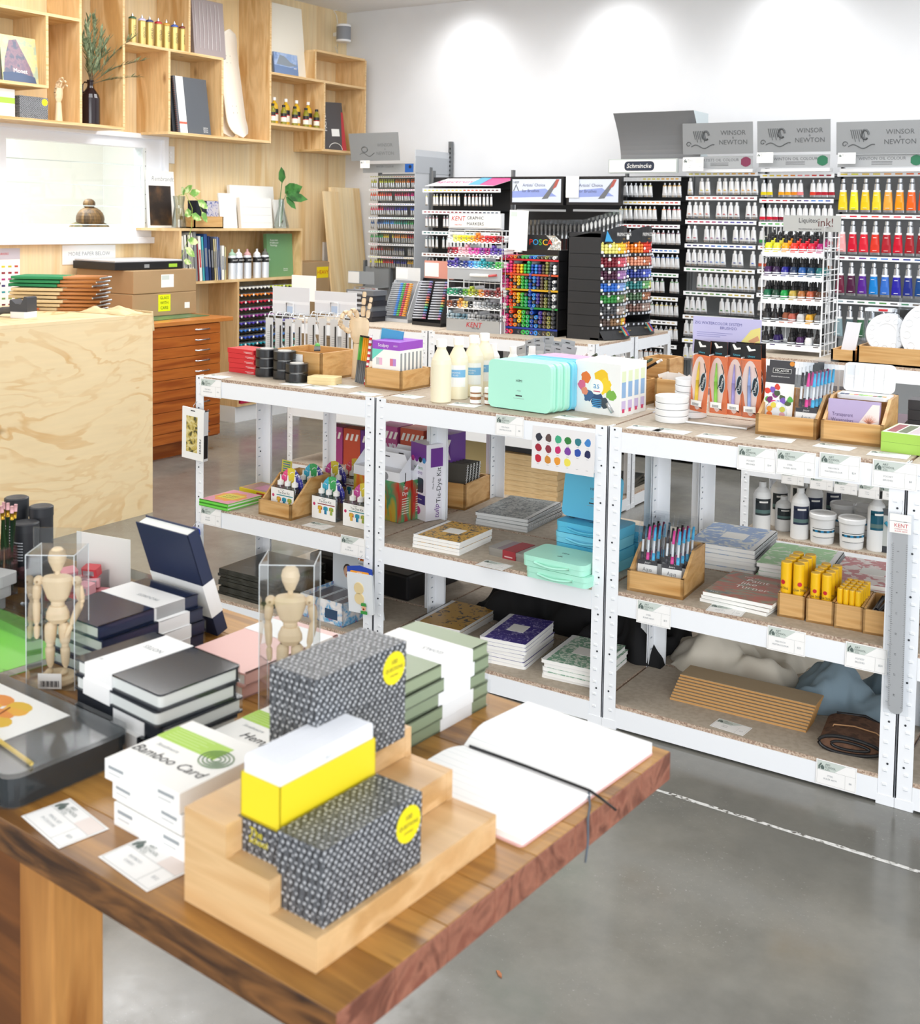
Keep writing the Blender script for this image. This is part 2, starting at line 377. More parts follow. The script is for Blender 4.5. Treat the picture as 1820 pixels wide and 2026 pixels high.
def unit(x0, x1, y0, y1, label, shelves=(.93, .43, .08), h=.932, boards=None, foot=True):
    t = thing('steel_shelving_unit', label, 'shelving unit', ((x0+x1)/2, (y0+y1)/2, 0), 0, 'white steel shelving units')
    hw, hd = (x1-x0)/2, (y1-y0)/2
    for sx in (-1, 1):
        for sy in (-1, 1):
            k = (sx, sy, h)
            if k not in _post: o = post_m(h, -sx, -sy).build('post', t); _post[k] = o.data
            else: o = bpy.data.objects.new('post', _post[k]); COL.objects.link(o); o.parent = t
            o.location = (sx*hw, sy*hd, 0)
            q = M(); q.box(*sorted2(sx*(hw+.0015), sx*(hw-.046), sy*(hd+.0015), sy*(hd-.046)), .028, PSTEEL); q.build('foot_cap', t)
    for i, z in enumerate(shelves):
        q = M(); q.box(-hw+.004, -hd+.004, z-.012, hw-.004, hd-.004, z, CHIP)
        q.box(-hw+.043, -hd+.002, z-.0118, hw-.043, -hd+.0045, z-.0004, CHIPE); q.box(-hw+.043, hd-.0045, z-.0118, hw-.043, hd-.002, z-.0004, CHIPE)
        q.box(-hw+.002, -hd+.043, z-.0118, -hw+.0045, hd-.043, z-.0004, CHIPE); q.box(hw-.0045, -hd+.043, z-.0118, hw-.002, hd-.043, z-.0004, CHIPE)
        q.build('shelf_board', t)
        for y, s in ((-hd, 1), (hd, -1)):
            q = M(); ya, yb = sorted((y-s*.001, y+s*.0015)); q.box(-hw+.0425, ya, z-.072, hw-.0425, yb, z-.0115, PSTEEL)
            ya, yb = sorted((y+s*.0015, y+s*.018)); q.box(-hw+.045, ya, z-.072, hw-.045, yb, z-.070, PSTEEL); q.build('beam', t)
        for x, s in ((-hw, 1), (hw, -1)):
            q = M(); xa, xb = sorted((x-s*.001, x+s*.0015)); q.box(xa, -hd+.0425, z-.072, xb, hd-.0425, z-.0115, PSTEEL); q.build('beam', t)
    return t
def sorted2(xa, xb, ya, yb): return min(xa, xb), min(ya, yb), .001, max(xa, xb), max(ya, yb)
UX = [-3.273, -2.399, -1.511, -.644, .24]
NM = ['left end of the front row, tape and pencils on top', 'second of the front row, pastel cases on top', 'third of the front row, brush packs on top', 'cut off at the right edge of the photo']
for i in range(4):
    unit(UX[i]+.002, UX[i+1]-.002, 3.13, 3.508, 'white steel shelving unit, '+NM[i])
NM2 = ['behind the tape and pencil unit', 'behind the pastel case unit', 'behind the brush pack unit']
for i in range(3):
    unit(UX[i]+.002, UX[i+1]-.002, 3.514, 3.93, 'white steel shelving unit standing back to back, '+NM2[i])
unit(-4.62, -3.60, 5.16, 5.62, 'white steel shelving unit left of the marker stands, brush displays on it')
unit(-3.596, -2.575, 5.16, 5.62, 'white steel shelving unit under the marker and coloured pencil stands')
unit(-3.40, -2.575, 5.63, 6.12, 'short white shelving unit behind the coloured pencil tower')
unit(-1.835, -.94, 5.25, 5.72, 'white steel shelving unit under the ink bottle rack')
unit(-.935, -.05, 5.25, 5.72, 'white steel shelving unit under the wooden tray of palettes')

# ------------------------------------------------------------ small shared builders
def tray(w, d, h, th=.009, hb=None, ang=0, mm=None):
    """open wooden box; hb = taller back, sides cut on a slope when ang"""
    mm = mm or BAMBOO; parts = []
    hb = hb or h
    b = M(); b.box(-w/2, -d/2, 0, w/2, d/2, th, mm); parts.append(('base', b))
    f = M(); f.box(-w/2, -d/2, 0, w/2, -d/2+th, h, mm); parts.append(('front_panel', f))
    k = M(); k.box(-w/2, d/2-th, 0, w/2, d/2, hb, mm); parts.append(('back_panel', k))
    for s in (-1, 1):
        q = M(); poly = [(-d/2, 0), (d/2, 0), (d/2, hb), (d/2-.03 if ang else d/2, hb), (-d/2, h)]
        if not ang: poly = [(-d/2, 0), (d/2, 0), (d/2, hb), (-d/2, h)]
        elif ang == 1: poly = [(-d/2, 0), (d/2, 0), (d/2, hb), (0, hb), (-d/2+.02, h), (-d/2, h)]
        x = s*(w/2-th) if s > 0 else -w/2
        # prism extrudes along z, turn it to extrude along x
        q.prism(poly, 0, th, mm, Matrix(((0, 0, 1, x), (1, 0, 0, 0), (0, 1, 0, 0), (0, 0, 0, 1))))
        parts.append(('side_panel', q))
    return parts
def add_parts(t, parts, bevel=0):
    for n, m in parts: m.build(n, t, bevel)
    return t
def book(t, w, d, h, cover, pages=PAPER, soft=False, spine='L', z=0, rnd=.004, band=None, front=None, label=None, names=True):
    """book lying flat, centred on x,y; spine on L(-x) R F(-y) B; adds cover, pages and a paper band"""
    c = .0028 if not soft else .0008
    cv = M(); ov = .003 if not soft else 0
    top = front or cover
    cv.rprism(w, d, rnd, z, z+c, cover); cv.rprism(w, d, rnd, z+h-c, z+h, cover, mcap=top)
    e = .003
    if spine == 'L': cv.box(-w/2, -d/2+rnd, z, -w/2+e, d/2-rnd, z+h, cover)
    if spine == 'R': cv.box(w/2-e, -d/2+rnd, z, w/2, d/2-rnd, z+h, cover)
    if spine == 'F': cv.box(-w/2+rnd, -d/2, z, w/2-rnd, -d/2+e, z+h, cover)
    if spine == 'B': cv.box(-w/2+rnd, d/2-e, z, w/2-rnd, d/2, z+h, cover)
    cv.build('cover', t)
    pg = M(); pg.rprism(w-2*ov-.001, d-2*ov-.001, rnd, z+c, z+h-c, pages); pg.build('page_block', t)
    if band:
        x0, x1, ax, bm = band
        b = M(); o_ = .0008
        if ax == 'x': b.box(x0, -d/2-o_, z-.0003, x1, d/2+o_, z+h+o_, bm)
        else: b.box(-w/2-o_, x0, z-.0003, w/2+o_, x1, z+h+o_, bm)
        if label:
            for (s, sz, tt, mt) in label: b.text(s, sz, mt, Matrix.Translation((0, 0, z+h+o_+.0003)) @ tt)
        b.build('paper_band', t)
    return t
CARDG = mat('#cfd8d1', .7); CARDP = mat('#f0e4de', .7); CARDW = mat('#fbfaf8', .65); CLINE = mat('#b9bab8', .7); LOGOG = mat('#5d6b66', .6)
def card_m(w=.105, h=.066, brand=True, pale=False, price='$15', words=('MIXED SET', 'OF 12')):
    """price card in the XY plane, face +z"""
    m = M(); m.box(-w/2, -h/2, -.0004, w/2, h/2, 0, CARDW); e = .0003
    def ln(x0, y0, x1, y1): m.box(x0, y0, 0, x1, y1, e, CLINE)
    b = .003; ln(-w/2+b, -h/2+b, w/2-b, -h/2+b+.0005); ln(-w/2+b, h/2-b, w/2-b, h/2-b+.0005)
    ln(-w/2+b, -h/2+b, -w/2+b+.0005, h/2-b); ln(w/2-b, -h/2+b, w/2-b+.0005, h/2-b)
    ln(-w/2+b, .006, w/2-b, .0065); ln(w*.22, -h/2+b, w*.22+.0005, .006)
    g = CARDP if pale else CARDG
    if pale: m.add([(w*.1, h/2-b, e), (w*.1, .0065, e), (w/2-b, .0065, e), (w/2-b, h/2-b, e)], [(0, 1, 2, 3)], g)
    else: m.add([(-w/2+b, h/2-b, e), (-w/2+b, .0065, e), (-.004, .0065, e), (w*.24, h/2-b, e)], [(0, 1, 2, 3)], g)
    x, y = -w/2+.013, h/2-.0165; k = .001
    m.add([(x-.007, y-.008, k), (x-.007, y, k), (x, y+.009, k), (x+.002, y+.006, k), (x-.003, y-.001, k), (x-.003, y-.008, k)], [(0, 1, 2, 3, 4, 5)], LOGOG)
    m.add([(x+.001, y-.008, k), (x-.002, y-.002, k), (x+.003, y+.004, k), (x+.008, y-.001, k), (x+.008, y-.008, k)], [(0, 1, 2, 3, 4)], LOGOG)
    for i, s in enumerate(('ART', 'SCHOOL', 'CO.')): m.text(s, .0072, LOGOG, T(x+.011+len(s)*.0022, y+.006-i*.0065, k))
    for i, s in enumerate(words): m.text(s, .006, GREYT, T(-w*.14, -.006-i*.009, k))
    m.text(price, .007, GREYT, T(w*.35, -.012, k))
    return m
_cards = {}
def card(label, loc, rz=0, stand=False, pale=False, words=('MIXED SET', 'OF 12'), price='$15', tilt=0, s=1.0, group='shop price cards'):
    k = (pale, words, price)
    if k not in _cards: o = solo('price_card', label, 'price card', card_m(pale=pale, words=words, price=price), loc, rz); _cards[k] = o.data
    else: o = solo('price_card', label, 'price card', _cards[k], loc, rz)
    o['group'] = group
    if stand: o.rotation_euler = (R(90)+tilt, 0, rz)
    elif tilt: o.rotation_euler = (tilt, 0, rz)
    if s != 1: o.scale = (s, s, s)
    return o
# ============================================================ foreground table
TH = .78; RT4 = R(-4)
TC = Vector((-.681, .838, 0))
def TL(x, y, z=TH):  # table frame -> world
    c, s = math.cos(RT4), math.sin(RT4); return Vector((TC.x+x*c-y*s, TC.y+x*s+y*c, z))
TW = [wood('table_plank_%d' % i, c, (.5, 6, 6), 3.0, 1.0, .3, (6, '#3a2010', (.6, 1.6, 1), .05), 4, .45) for i, c in enumerate(
    [['#96662b', '#b07d3a', '#784f21'], ['#a27234', '#bf8c46', '#865b28'], ['#996a2f', '#b5823e', '#7d5424']])]
TEND = wood('table_end_grain', ['#8a5240', '#a36a54', '#744434'], (2, 5, 5), 2.2, 2.5, .45, (9, '#2b1410', (1, .7, 1), .05), 4, .5)
TEDGE = mottle('table_worn_edge', ['#301b0d', '#5d3c1e', '#80552c'], 26, .45, 1.2, (.35, 1, 1.6), .3, .68)
t = thing('display_table', 'worn hardwood display table, thick plank top, at the bottom left', 'table', (TC.x, TC.y, 0), RT4)
n = 8; W = .706/n; LEN = 1.75; TT = .042
m = M()
for i in range(n):
    y0, y1 = i*W+.0004, (i+1)*W-.0004
    m.box(-LEN, y0, TH-TT, -.0015, y1, TH, TW[i % 3])
    m.box(-.002, y0, TH-TT, 0, y1, TH-.0004, TEND)
m.box(-LEN, -.0012, TH-TT, -.0006, .001, TH-.0012, TEDGE)
m.build('tabletop', t, .003, 2)
leg = wood('table_leg_pine', ['#b57a3a', '#c88d4b', '#a2682e'], (5, 5, .5), 2.4, .8, .45, (7, '#6a3a18', (1, 1, .8), .05), 3, .35)
legd = wood('table_apron_dark', ['#6b3d16', '#7d4a1e', '#542d0e'], (.5, 5, 5), 2.4, .8, .5, None, 3, .35)
c, s = math.cos(-RT4), math.sin(-RT4)
def inv(p): q = p-TC; return Vector((q.x*c-q.y*s, q.x*s+q.y*c, 0))
lc = inv(Y(104, 1760, .935)); a = .078
for lx, ly in ((lc.x, lc.y), (lc.x, .706-lc.y-a), (-LEN+.12+a, lc.y), (-LEN+.12+a, .706-lc.y-a)):
    m = M(); m.box(lx-a, ly, 0, lx, ly+a, TH-TT, leg); m.build('leg', t, .003)
m = M(); m.box(-LEN+.12+a, lc.y+.012, TH-TT-.13, lc.x-a, lc.y+.034, TH-TT, legd); m.build('apron', t)
m = M(); m.box(-LEN+.12+a, .706-lc.y-.034, TH-TT-.13, lc.x-a, .706-lc.y-.012, TH-TT, legd); m.build('apron', t)
for lx in (lc.x-a*.6, -LEN+.12+a*.5): m = M(); m.box(lx-.011, lc.y+a, TH-TT-.13, lx+.011, .706-lc.y-a, TH-TT, legd); m.build('apron', t)
m = M(); m.box(lc.x-a-.16, lc.y+.004, 0, lc.x-a-.004, lc.y+a-.01, TH-TT-.005, legd); m.build('end_panel', t)

# ---- stepped bamboo riser
t = thing('stepped_riser', 'three step bamboo riser on the near corner of the table', 'display riser', (-.736, .872, TH), RT4)
w3, hh, LR = .069, .0365, .315
def profile(o=0): return [(0, 0), (0, hh), (-w3, hh), (-w3, 2*hh), (-2*w3, 2*hh), (-2*w3, 3*hh), (-3*w3, 3*hh), (-3*w3, 0)]
# prism in local XZ extruded along Y
EX = Matrix(((1, 0, 0, 0), (0, 0, 1, 0), (0, 1, 0, 0), (0, 0, 0, 1)))
for y0 in (0, LR-.012):
    m = M(); m.prism([(x, z) for x, z in profile()][::-1], y0, y0+.012, BAMB2, EX); m.build('end_panel', t, .0012)
for k in range(3):
    m = M(); m.box(-w3*(k+1), .012, hh*(k+1)-.009, -w3*k-.0085, LR-.012, hh*(k+1)-.0002, BAMB2); m.build('tread', t)
    m = M(); m.box(-w3*k-.0085, .0121, hh*k if k else 0, -w3*k-.0002, LR-.0121, hh*(k+1)-.0002, BAMB2); m.build('riser_board', t)
m = M(); m.box(-3*w3+.0002, .012, 0, -3*w3+.0085, LR-.012, hh*3-.01, BAMB2); m.build('back_board', t)

# ---- patterned card boxes
def qpattern():
    t = NT('glyph_pattern'); v = t.coord((1, 1, 1), (R(45), R(0), R(45)))
    vo = t.n('ShaderNodeTexVoronoi', i_Scale=175, i_Randomness=.22); t.l(v, vo.inputs['Vector'])
    k = t.ramp(vo.outputs['Distance'], [(.0, 0.5), (.14, .85), (.27, .9), (.36, 0.0)])
    wv = t.n('ShaderNodeTexWave', i_Scale=42, i_Distortion=.0); v2 = t.coord((1, 1, 1), (R(35), R(20), R(-40))); t.l(v2, wv.inputs['Vector'])
    base = t.mix(t.ramp(wv.outputs['Fac'], [(.1, 0.0), (.3, 1.0)]), '#2b2d31', '#55585d')
    k2 = t.math('MULTIPLY', k, .85)
    return t.fin(t.mix(k2, base, '#e3e6ea'), .45)
QP = qpattern()
DOTY = mat('#f3e21b', .4)
def qbox(label, loc, w=.068, d=.16, h=.083, dot=True, rz=RT4):
    t = thing('card_box', label, 'box', loc, rz, 'patterned question card boxes')
    m = M(); m.box(-w, 0, 0, 0, d, h*.55, QP); m.build('base', t, .0008)
    m = M(); m.box(-w-.0004, -.0004, h*.55, .0004, d+.0004, h, QP); m.build('lid', t, .0008)
    if dot:
        m = M(); tt = T(.0006, d-.024, h-.028, R(90), 0, R(90)); m.lathe([(.021, 0), (.021, .0004)], DOTY, tt, 24, False)
        m.text('100', .008, INK, tt @ T(0, .008, .0007)); m.text('QUESTIONS', .0062, INK, tt @ T(0, -.001, .0007)); m.text('ANSWERED', .003, INK, tt @ T(0, -.009, .0007)); m.build('sticker', t)
    return t
qbox('closed dark patterned card box with yellow dot on the lowest riser step', (-.742, .889, TH+hh))
t = qbox('tall dark patterned box with yellow dot on the top riser step', (-.852, 1.005, TH+3*hh), .078, .162, .126)
t = thing('card_box', 'open card box, yellow inner sleeve full of white cards, on the middle riser step', 'box', (-.813, .901, TH+2*hh), RT4, 'patterned question card boxes')
w, d = .066, .158
b = TH+2*hh
m = M(); m.box(-w, 0, 0, 0, d, .037, QP); m.text('The', .013, DOTY, T(-w*.55, -.0006, .026, R(90))); m.text('School', .011, DOTY, T(-w*.5, -.0006, .017, R(90))); m.build('base', t, .0006)
m = M(); yi = mat('#f2dc28', .42); th_ = .0015
m.box(-w+.002, .002, .037, -w+.002+th_, d-.002, .087, yi); m.box(-.002-th_, .002, .037, -.002, d-.002, .087, yi)
m.box(-w+.002, .002, .037, -.002, .002+th_, .087, yi); m.box(-w+.002, d-.002-th_, .037, -.002, d-.002, .087, yi); m.box(-w+.002, .002, .037, -.002, d-.002, .04, yi)
m.build('inner_sleeve', t)
cx = -w+.006; cw = mat('#f2f4f9', .6)
for k in range(54):
    m = M(); x = -w+.0058+k*.00103
    m.prism(rrect(d-.008, .066+.0008*math.sin(k*1.7), .005, 3), 0, .0009, cw, Matrix(((0, 0, 1, x), (1, 0, 0, d/2), (0, 1, 0, .0405+.033), (0, 0, 0, 1))))
    if k == 53: m.text('SELF', .006, GREYT, T(x+.001, d*.5, .092, R(90), 0, R(90)))
    m.build('question_card', t)

# ---- notebooks
GLOSSK = mat('#33363c', .12); GLOSSN = mat('#232f4e', .16); SPINEN = mat('#2a3a63', .2); PINKC = mat('#e5b7b1', .4); GREENC = mat('#93a183', .42)
BAND = mat('#f5f5f4', .55); PG = mat('#eceee9', .8); PGG = mat('#dfe8dc', .8)
BLK = ['with NOTES band, topmost of the black stack', 'second from the top of the black stack', 'third from the top, black spine and band facing the table front', 'lowest of the black stack, on the table']
zz = TH
for k in range(3, -1, -1):
    q = (k, )
    off = [(.0, .0), (-.002, -.002), (.003, .002), (.001, -.004)][k]
    t = thing('notebook', 'black wrapped notebook, '+BLK[k], 'notebook', (-1.316+off[0], 1.182+off[1], zz), R(-6+[0, -1, 1, -2][k]), 'black notebooks on the table')
    if k < 2: book(t, .215, .146, .0235, GLOSSK, PG, spine='B', rnd=.007, band=(-.078, -.008, 'x', BAND), label=[('NOTES', .014, T(-.043, .025, 0, 0, 0, PI*1.0), GREYT), ('A5', .008, T(-.07, -.05, 0, 0, 0, PI), GREYT)] if k == 0 else None)
    else: book(t, .215, .146, .0235, GLOSSK, PG, spine='F', rnd=.004, band=(-.012, .062, 'x', BAND))
    m = M(); m.rprism(.2165, .1475, .007, -.0004+.001, .0242, FILM); m.build('film_wrap', t)
    zz += .0242
NV = ['with PROGRESS band, topmost of the navy stack', 'second from the top of the navy stack', 'third from the top of the navy stack', 'lowest of the navy stack']
zz = TH
for k in range(3, -1, -1):
    off = [(0, 0), (.008, .004), (.01, .006), (.012, .002)][k]
    t = thing('notebook', 'navy wrapped notebook, '+NV[k], 'notebook', (-1.583+off[0], 1.345+off[1], zz), R([-3, -4, -4, -3][k]), 'navy notebooks on the table')
    book(t, .146, .214, .0225, GLOSSN, PGG, spine='R', rnd=.002, band=(.008, .075, 'y', BAND), label=[('PROGRESS', .012, T(.02, .038, 0, 0, 0, PI*1.0), GREYT)] if k == 0 else None)
    m = M(); m.box(-.0745, -.1085, .0006, .0738, .1085, .0229, FILM); m.build('film_wrap', t)
    zz += .0232
t = thing('notebook', 'navy hardback notebook leaning on the back of the navy stack', 'notebook', (-1.577, 1.512, TH+.004), R(-4), None, R(19))
s_ = Matrix(((1, 0, 0, 0), (0, 0, 1, 0), (0, -1, 0, .107), (0, 0, 0, 1)))
m = M(); NB = mat('#232e4c', .5); m.box(-.074, -.013, 0, .074, -.0105, .214, NB); m.box(-.074, .0105, 0, .074, .013, .214, NB); m.box(.071, -.013, 0, .074, .013, .214, NB); m.build('cover', t, .0008)
m = M(); m.box(-.071, -.0104, .003, .0708, .0104, .211, PG); m.build('page_block', t)
m = M(); m.box(-.0748, -.0138, .04, .0748, .0138, .108, BAND); m.build('paper_band', t)
zz = TH
for k in (1, 0):
    t = thing('notebook', 'pale pink notebook, '+['upper of the pink pair beside the black stack', 'lower of the pink pair beside the black stack'][k], 'notebook', (-1.333-.003*k, 1.43+.004*k, zz), R(-3-2*k), 'pink notebooks on the table')
    book(t, .15, .222, .022, PINKC, PG, spine='R', rnd=.003, band=(.03, .095, 'y', BAND))
    zz += .0226
GN = ['with GOALS band, topmost of the green stack', 'second of the green stack', 'third, middle of the green stack', 'fourth of the green stack', 'lowest of the green stack, on the table']
zz = TH
for k in range(4, -1, -1):
    t = thing('notebook', 'film wrapped sage green notebook '+GN[k], 'notebook', (-1.017+[0, .002, -.002, .001, -.003][k], 1.405+[0, .003, -.003, .002, .004][k], zz), R(-4+[0, 1, -1, .5, -.5][k]), 'sage green notebooks on the table')
    book(t, .148, .245, .0205, GREENC, PG, spine='R', rnd=.006, band=(-.0, .078, 'y', BAND), label=[('GOALS', .013, T(.03, .035, 0, 0, 0, PI), GREYT)] if k == 0 else None)
    if k: m = M(); m.box(-.0755, -.1235, .0006, .0755, .1235, .0208, FILM); m.build('film_wrap', t)
    zz += .0212
# ---- card pads
GRN = mat('#a9d14a', .5); GRN2 = mat('#9dc53f', .5)
def cardpad(label, loc, rz, name, w=.15, d=.145, h=.033, swirl=True):
    t = thing('card_pack', label, 'stationery box', loc, rz, 'white boxes of blank cards')
    m = M(); m.box(-w/2, -d/2, 0, w/2, d/2, h, PAPER); e = h+.0004
    m.build('box', t, .0008)
    g = M(); g.box(-w/2, d*.08, h, w*.26, d*.33, e, GRN); g.text(name, .0235, INK, T(-w*.02, -d*.18, e+.0002), 1, .25); g.text('Strathmore', .009, GREYT, T(-w*.22, -d*.02, e+.0002), 1, .2)
    for i in range(5): g.box(-w/2+.01, d*.12+i*.006, e, w*.05-(i % 2)*.01, d*.12+i*.006+.001, e+.0003, mat('#cfe79a', .5))
    if swirl:
        for r_ in (.006, .011, .016, .021): g.tube([(w*.28+r_*1.15*math.cos(a*.35), d*.1+r_*math.sin(a*.35), e+.0004) for a in range(19)], .0008, mat('#6f8f63', .6), None, 4)
    for i, (xx, ww) in enumerate(((-w/2+.008, .03), (w/2-.04, .03))): g.box(xx, -d/2-.0004, h*.6, xx+ww, -d/2, h*.75, GREYT); g.box(xx, -d/2-.0004, h*.35, xx+ww*.8, -d/2, h*.42, mat('#c9cbca', .6))
    g.build('printed_label', t)
    return t
cx0 = -1.037
cardpad('lowest white box of bamboo cards, beside the riser', (cx0-.025, 1.004, TH), R(-5), 'Bamboo Card', .14, .12, .030)
cardpad('second white box of bamboo cards in the stack beside the riser', (cx0-.030, 1.006, TH+.0315), R(-6), 'Bamboo Card', .142, .12, .025)
cardpad('topmost Bamboo Card box, green stripe and green swirl', (cx0-.036, 1.012, TH+.058), R(-4), 'Bamboo Card', .146, .14, .026)
cardpad('white Hemp card box with green stripe behind the patterned boxes', (-1.10, 1.2, TH), R(-4), 'Hemp', .15, .14, .032, False)
card('price card nearest the table edge, beside the large pencil tin', tuple(Z(128, 1627, TH+.001)), R(-12), pale=True, words=('PENCIL SET', '24 COLOURS'), price='$59')
card('price card on the table tucked against the stepped riser', tuple(Z(290, 1706, TH+.001)), R(-9), pale=True, words=('BAMBOO', 'CARDS'), price='$12')
# ---- large film wrapped tin
TINM = mat('#2e3336', .22)
t = thing('pencil_tin', 'large black film wrapped pencil tin with flower print at the left edge', 'tin', (-1.435, 1.0, TH), R(-4))
m = M(); m.rprism(.34, .185, .022, 0, .024, TINM, None, 5); m.build('base', t, .003)
m = M(); m.rprism(.346, .191, .024, .0245, .040, TINM, None, 5); m.build('lid', t, .004)
m = M(); e = .0404
m.box(-.16, -.055, e, .06, .07, e+.0005, PAPER)
fl = [mat('#e8913c', .6), mat('#eeb13a', .6), mat('#e5b92f', .6)]
random.seed(5)
for k in range(9):
    a = k*.7; m.lathe([(.012+.009*random.random(), 0), (.001, .0003)], fl[k % 3], T(-.05+.03*math.cos(a)+.012*(k % 3), .012+.028*math.sin(a), e+.0006) @ Matrix.Diagonal((1.3, .8, 1, 1)), 12, False)
m.tube([(-.03, -.05, e+.0012), (-.01, -.02, e+.0012), (-.03, .03, e+.0012)], .0012, mat('#8a4a26', .6), None, 4)
m.tube([(-.13, -.02, e+.003), (.155, -.052, e+.003)], .0032, mat('#e8c64a', .4), None, 6)
m.tube([(-.16, -.055, e+.003), (.05, -.09, e+.003)], .0032, mat('#cf6f8a', .4), None, 6)
m.build('printed_sleeve', t)
m = M(); m.rprism(.349, .194, .025, .0003, .0475, FILM, None, 5); m.build('film_wrap', t)
# ---- wooden manikins
BEECH = wood('beech', ['#e3c8a2', '#ecd4b0', '#d9bb92'], (3, 3, .6), 3, .4, .5, None, 2, .2)
def manikin(label, loc, rz, arms, box_h, base=True):
    t = thing('artist_manikin', label, 'artist manikin', loc, rz, 'wooden artist manikins')
    def part(n, f): m = M(); f(m); return m.build(n, t)
    if base: part('base', lambda m: m.lathe([(.027, 0), (.030, .004), (.029, .011), (.024, .014), (0.0001, .015)], BEECH, None, 20))
    zb = .016
    part('head', lambda m: m.lathe([(.0001, .192), (.007, .193), (.0095, .199), (.0135, .208), (.0148, .216), (.0125, .225), (.007, .2305), (.0001, .232)], BEECH, T(0, -.001, -.006), 14))
    part('neck', lambda m: m.cyl(0, 0, .176, .0042, .014, BEECH))
    part('chest', lambda m: m.lathe([(.0001, .134), (.012, .135), (.0175, .141), (.0235, .158), (.027, .171), (.022, .177), (.008, .180), (.0001, .181)], BEECH, Matrix.Diagonal((1, .62, 1, 1)), 16))
    part('waist', lambda m: m.ball((0, 0, .131), .0115, BEECH, None, 12, 7, (1, .8, .8)))
    part('pelvis', lambda m: m.lathe([(.0001, .098), (.012, .099), (.0195, .107), (.019, .116), (.014, .127), (.0001, .129)], BEECH, Matrix.Diagonal((1, .66, 1, 1)), 16))
    def limb(n, a, b, r0, r1):
        a, b = Vector(a), Vector(b); N = 7; m = M()
        pts = [a.lerp(b, i/N) for i in range(N+1)]
        rr = [(r0+(r1-r0)*i/N)*(.55 if i in (0, N) else 1.0+.12*math.sin(PI*i/N)) for i in range(N+1)]
        m.tube(pts, 1, BEECH, None, 10, rr); return m.build(n, t)
    for s in (-1, 1):
        sh = Vector((s*.031, 0, .169)); el, wr_ = Vector(arms[s][0]), Vector(arms[s][1]); hd = wr_+(wr_-el).normalized()*.022
        m = M(); m.ball(sh, .0085, BEECH); m.cyl(0, 0, -.0088, .002, .0178, mat('#a98a63'), Matrix.Translation(sh) @ Matrix.Rotation(R(90), 4, 'X'), 8); m.build('shoulder_joint', t)
        limb('upper_arm', sh+Vector((s*.002, 0, -.006)), el, .0068, .0058)
        m = M(); m.ball(el, .0052, BEECH); m.build('elbow_joint', t)
        limb('forearm', el, wr_, .0062, .0045); limb('hand', wr_, hd, .0048, .0036)
        hp, kn, an = Vector((s*.011, 0, .100)), Vector((s*.0125, -.002, .062)), Vector((s*.0125, 0, .024))
        limb('thigh', hp, kn, .0098, .0072); m = M(); m.ball(kn, .0062, BEECH); m.build('knee_joint', t)
        limb('shin', kn, an, .0078, .0048)
        m = M(); m.ball((s*.0125, -.007, .0195), .0075, BEECH, None, 10, 7, (.8, 1.6, .55)); m.build('foot', t)
    return t
RC = R(33)
t = manikin('wooden manikin in a clear hanging sleeve, standing left of the black notebooks', (-1.567, 1.196, TH+.001), RC,
        {-1: [(-.036, .003, .135), (-.034, -.002, .095)], 1: [(.038, .002, .135), (.024, -.006, .098)]}, .25)
t2 = manikin('wooden manikin in a clear plastic box behind the pink notebooks', (-1.197, 1.33, TH+.046), RC,
        {-1: [(-.036, .006, .135), (-.033, .0, .095)], 1: [(.037, .004, .136), (.030, -.004, .098)]}, .24, False)
t2.location = (-1.192, 1.342, TH+.001)
for loc, w, d, h, lab, tab in (((-1.567, 1.196, TH+.0005), .078, .07, .222, 'clear plastic sleeve with hanging tab round the left manikin', True), ((-1.192, 1.342, TH+.0005), .084, .078, .238, 'clear plastic box round the manikin behind the pink notebooks', False)):
    b = thing('clear_sleeve', lab, 'plastic packaging', loc, RC)
    m = M(); m.box(-w/2, -d/2, 0, w/2, d/2, h, CLEAR)
    m.build('sleeve', b)
    if tab: m = M(); m.box(-w/2, -.001, h, w/2, .001, h+.036, CLEAR); m.box(-.009, -.0014, h+.014, .009, .0014, h+.018, FILM); m.build('hanging_tab', b)
    m = M(); ed = mat('#dfe6ea', .1)
    for sx in (-1, 1):
        for sy in (-1, 1): m.box(sx*w/2-.0005, sy*d/2-.0005, 0, sx*w/2+.0005, sy*d/2+.0005, h, ed)
    for z in (h,): m.box(-w/2, -d/2-.0005, z-.0005, w/2, -d/2+.0005, z+.0005, ed); m.box(w/2-.0005, -d/2, z-.0005, w/2+.0005, d/2, z+.0005, ed); m.box(-w/2-.0005, -d/2, z-.0005, -w/2+.0005, d/2, z+.0005, ed)
    m.build('folded_edges', b)
    if tab:
        m = M(); m.box(-.02, -d/2-.001, .003, .018, -d/2-.0004, .028, PAPER)
        for i in range(14): m.box(-.016+i*.0022, -d/2-.0014, .006, -.016+i*.0022+.0006+.0006*(i % 3), -d/2-.001, .016, BLACK)
        m.build('barcode_label', b)
m = M(); m.lathe([(.027, 0), (.030, .004), (.029, .011), (.024, .014), (0.0001, .015)], BEECH, None, 20); m.build('base', t2)
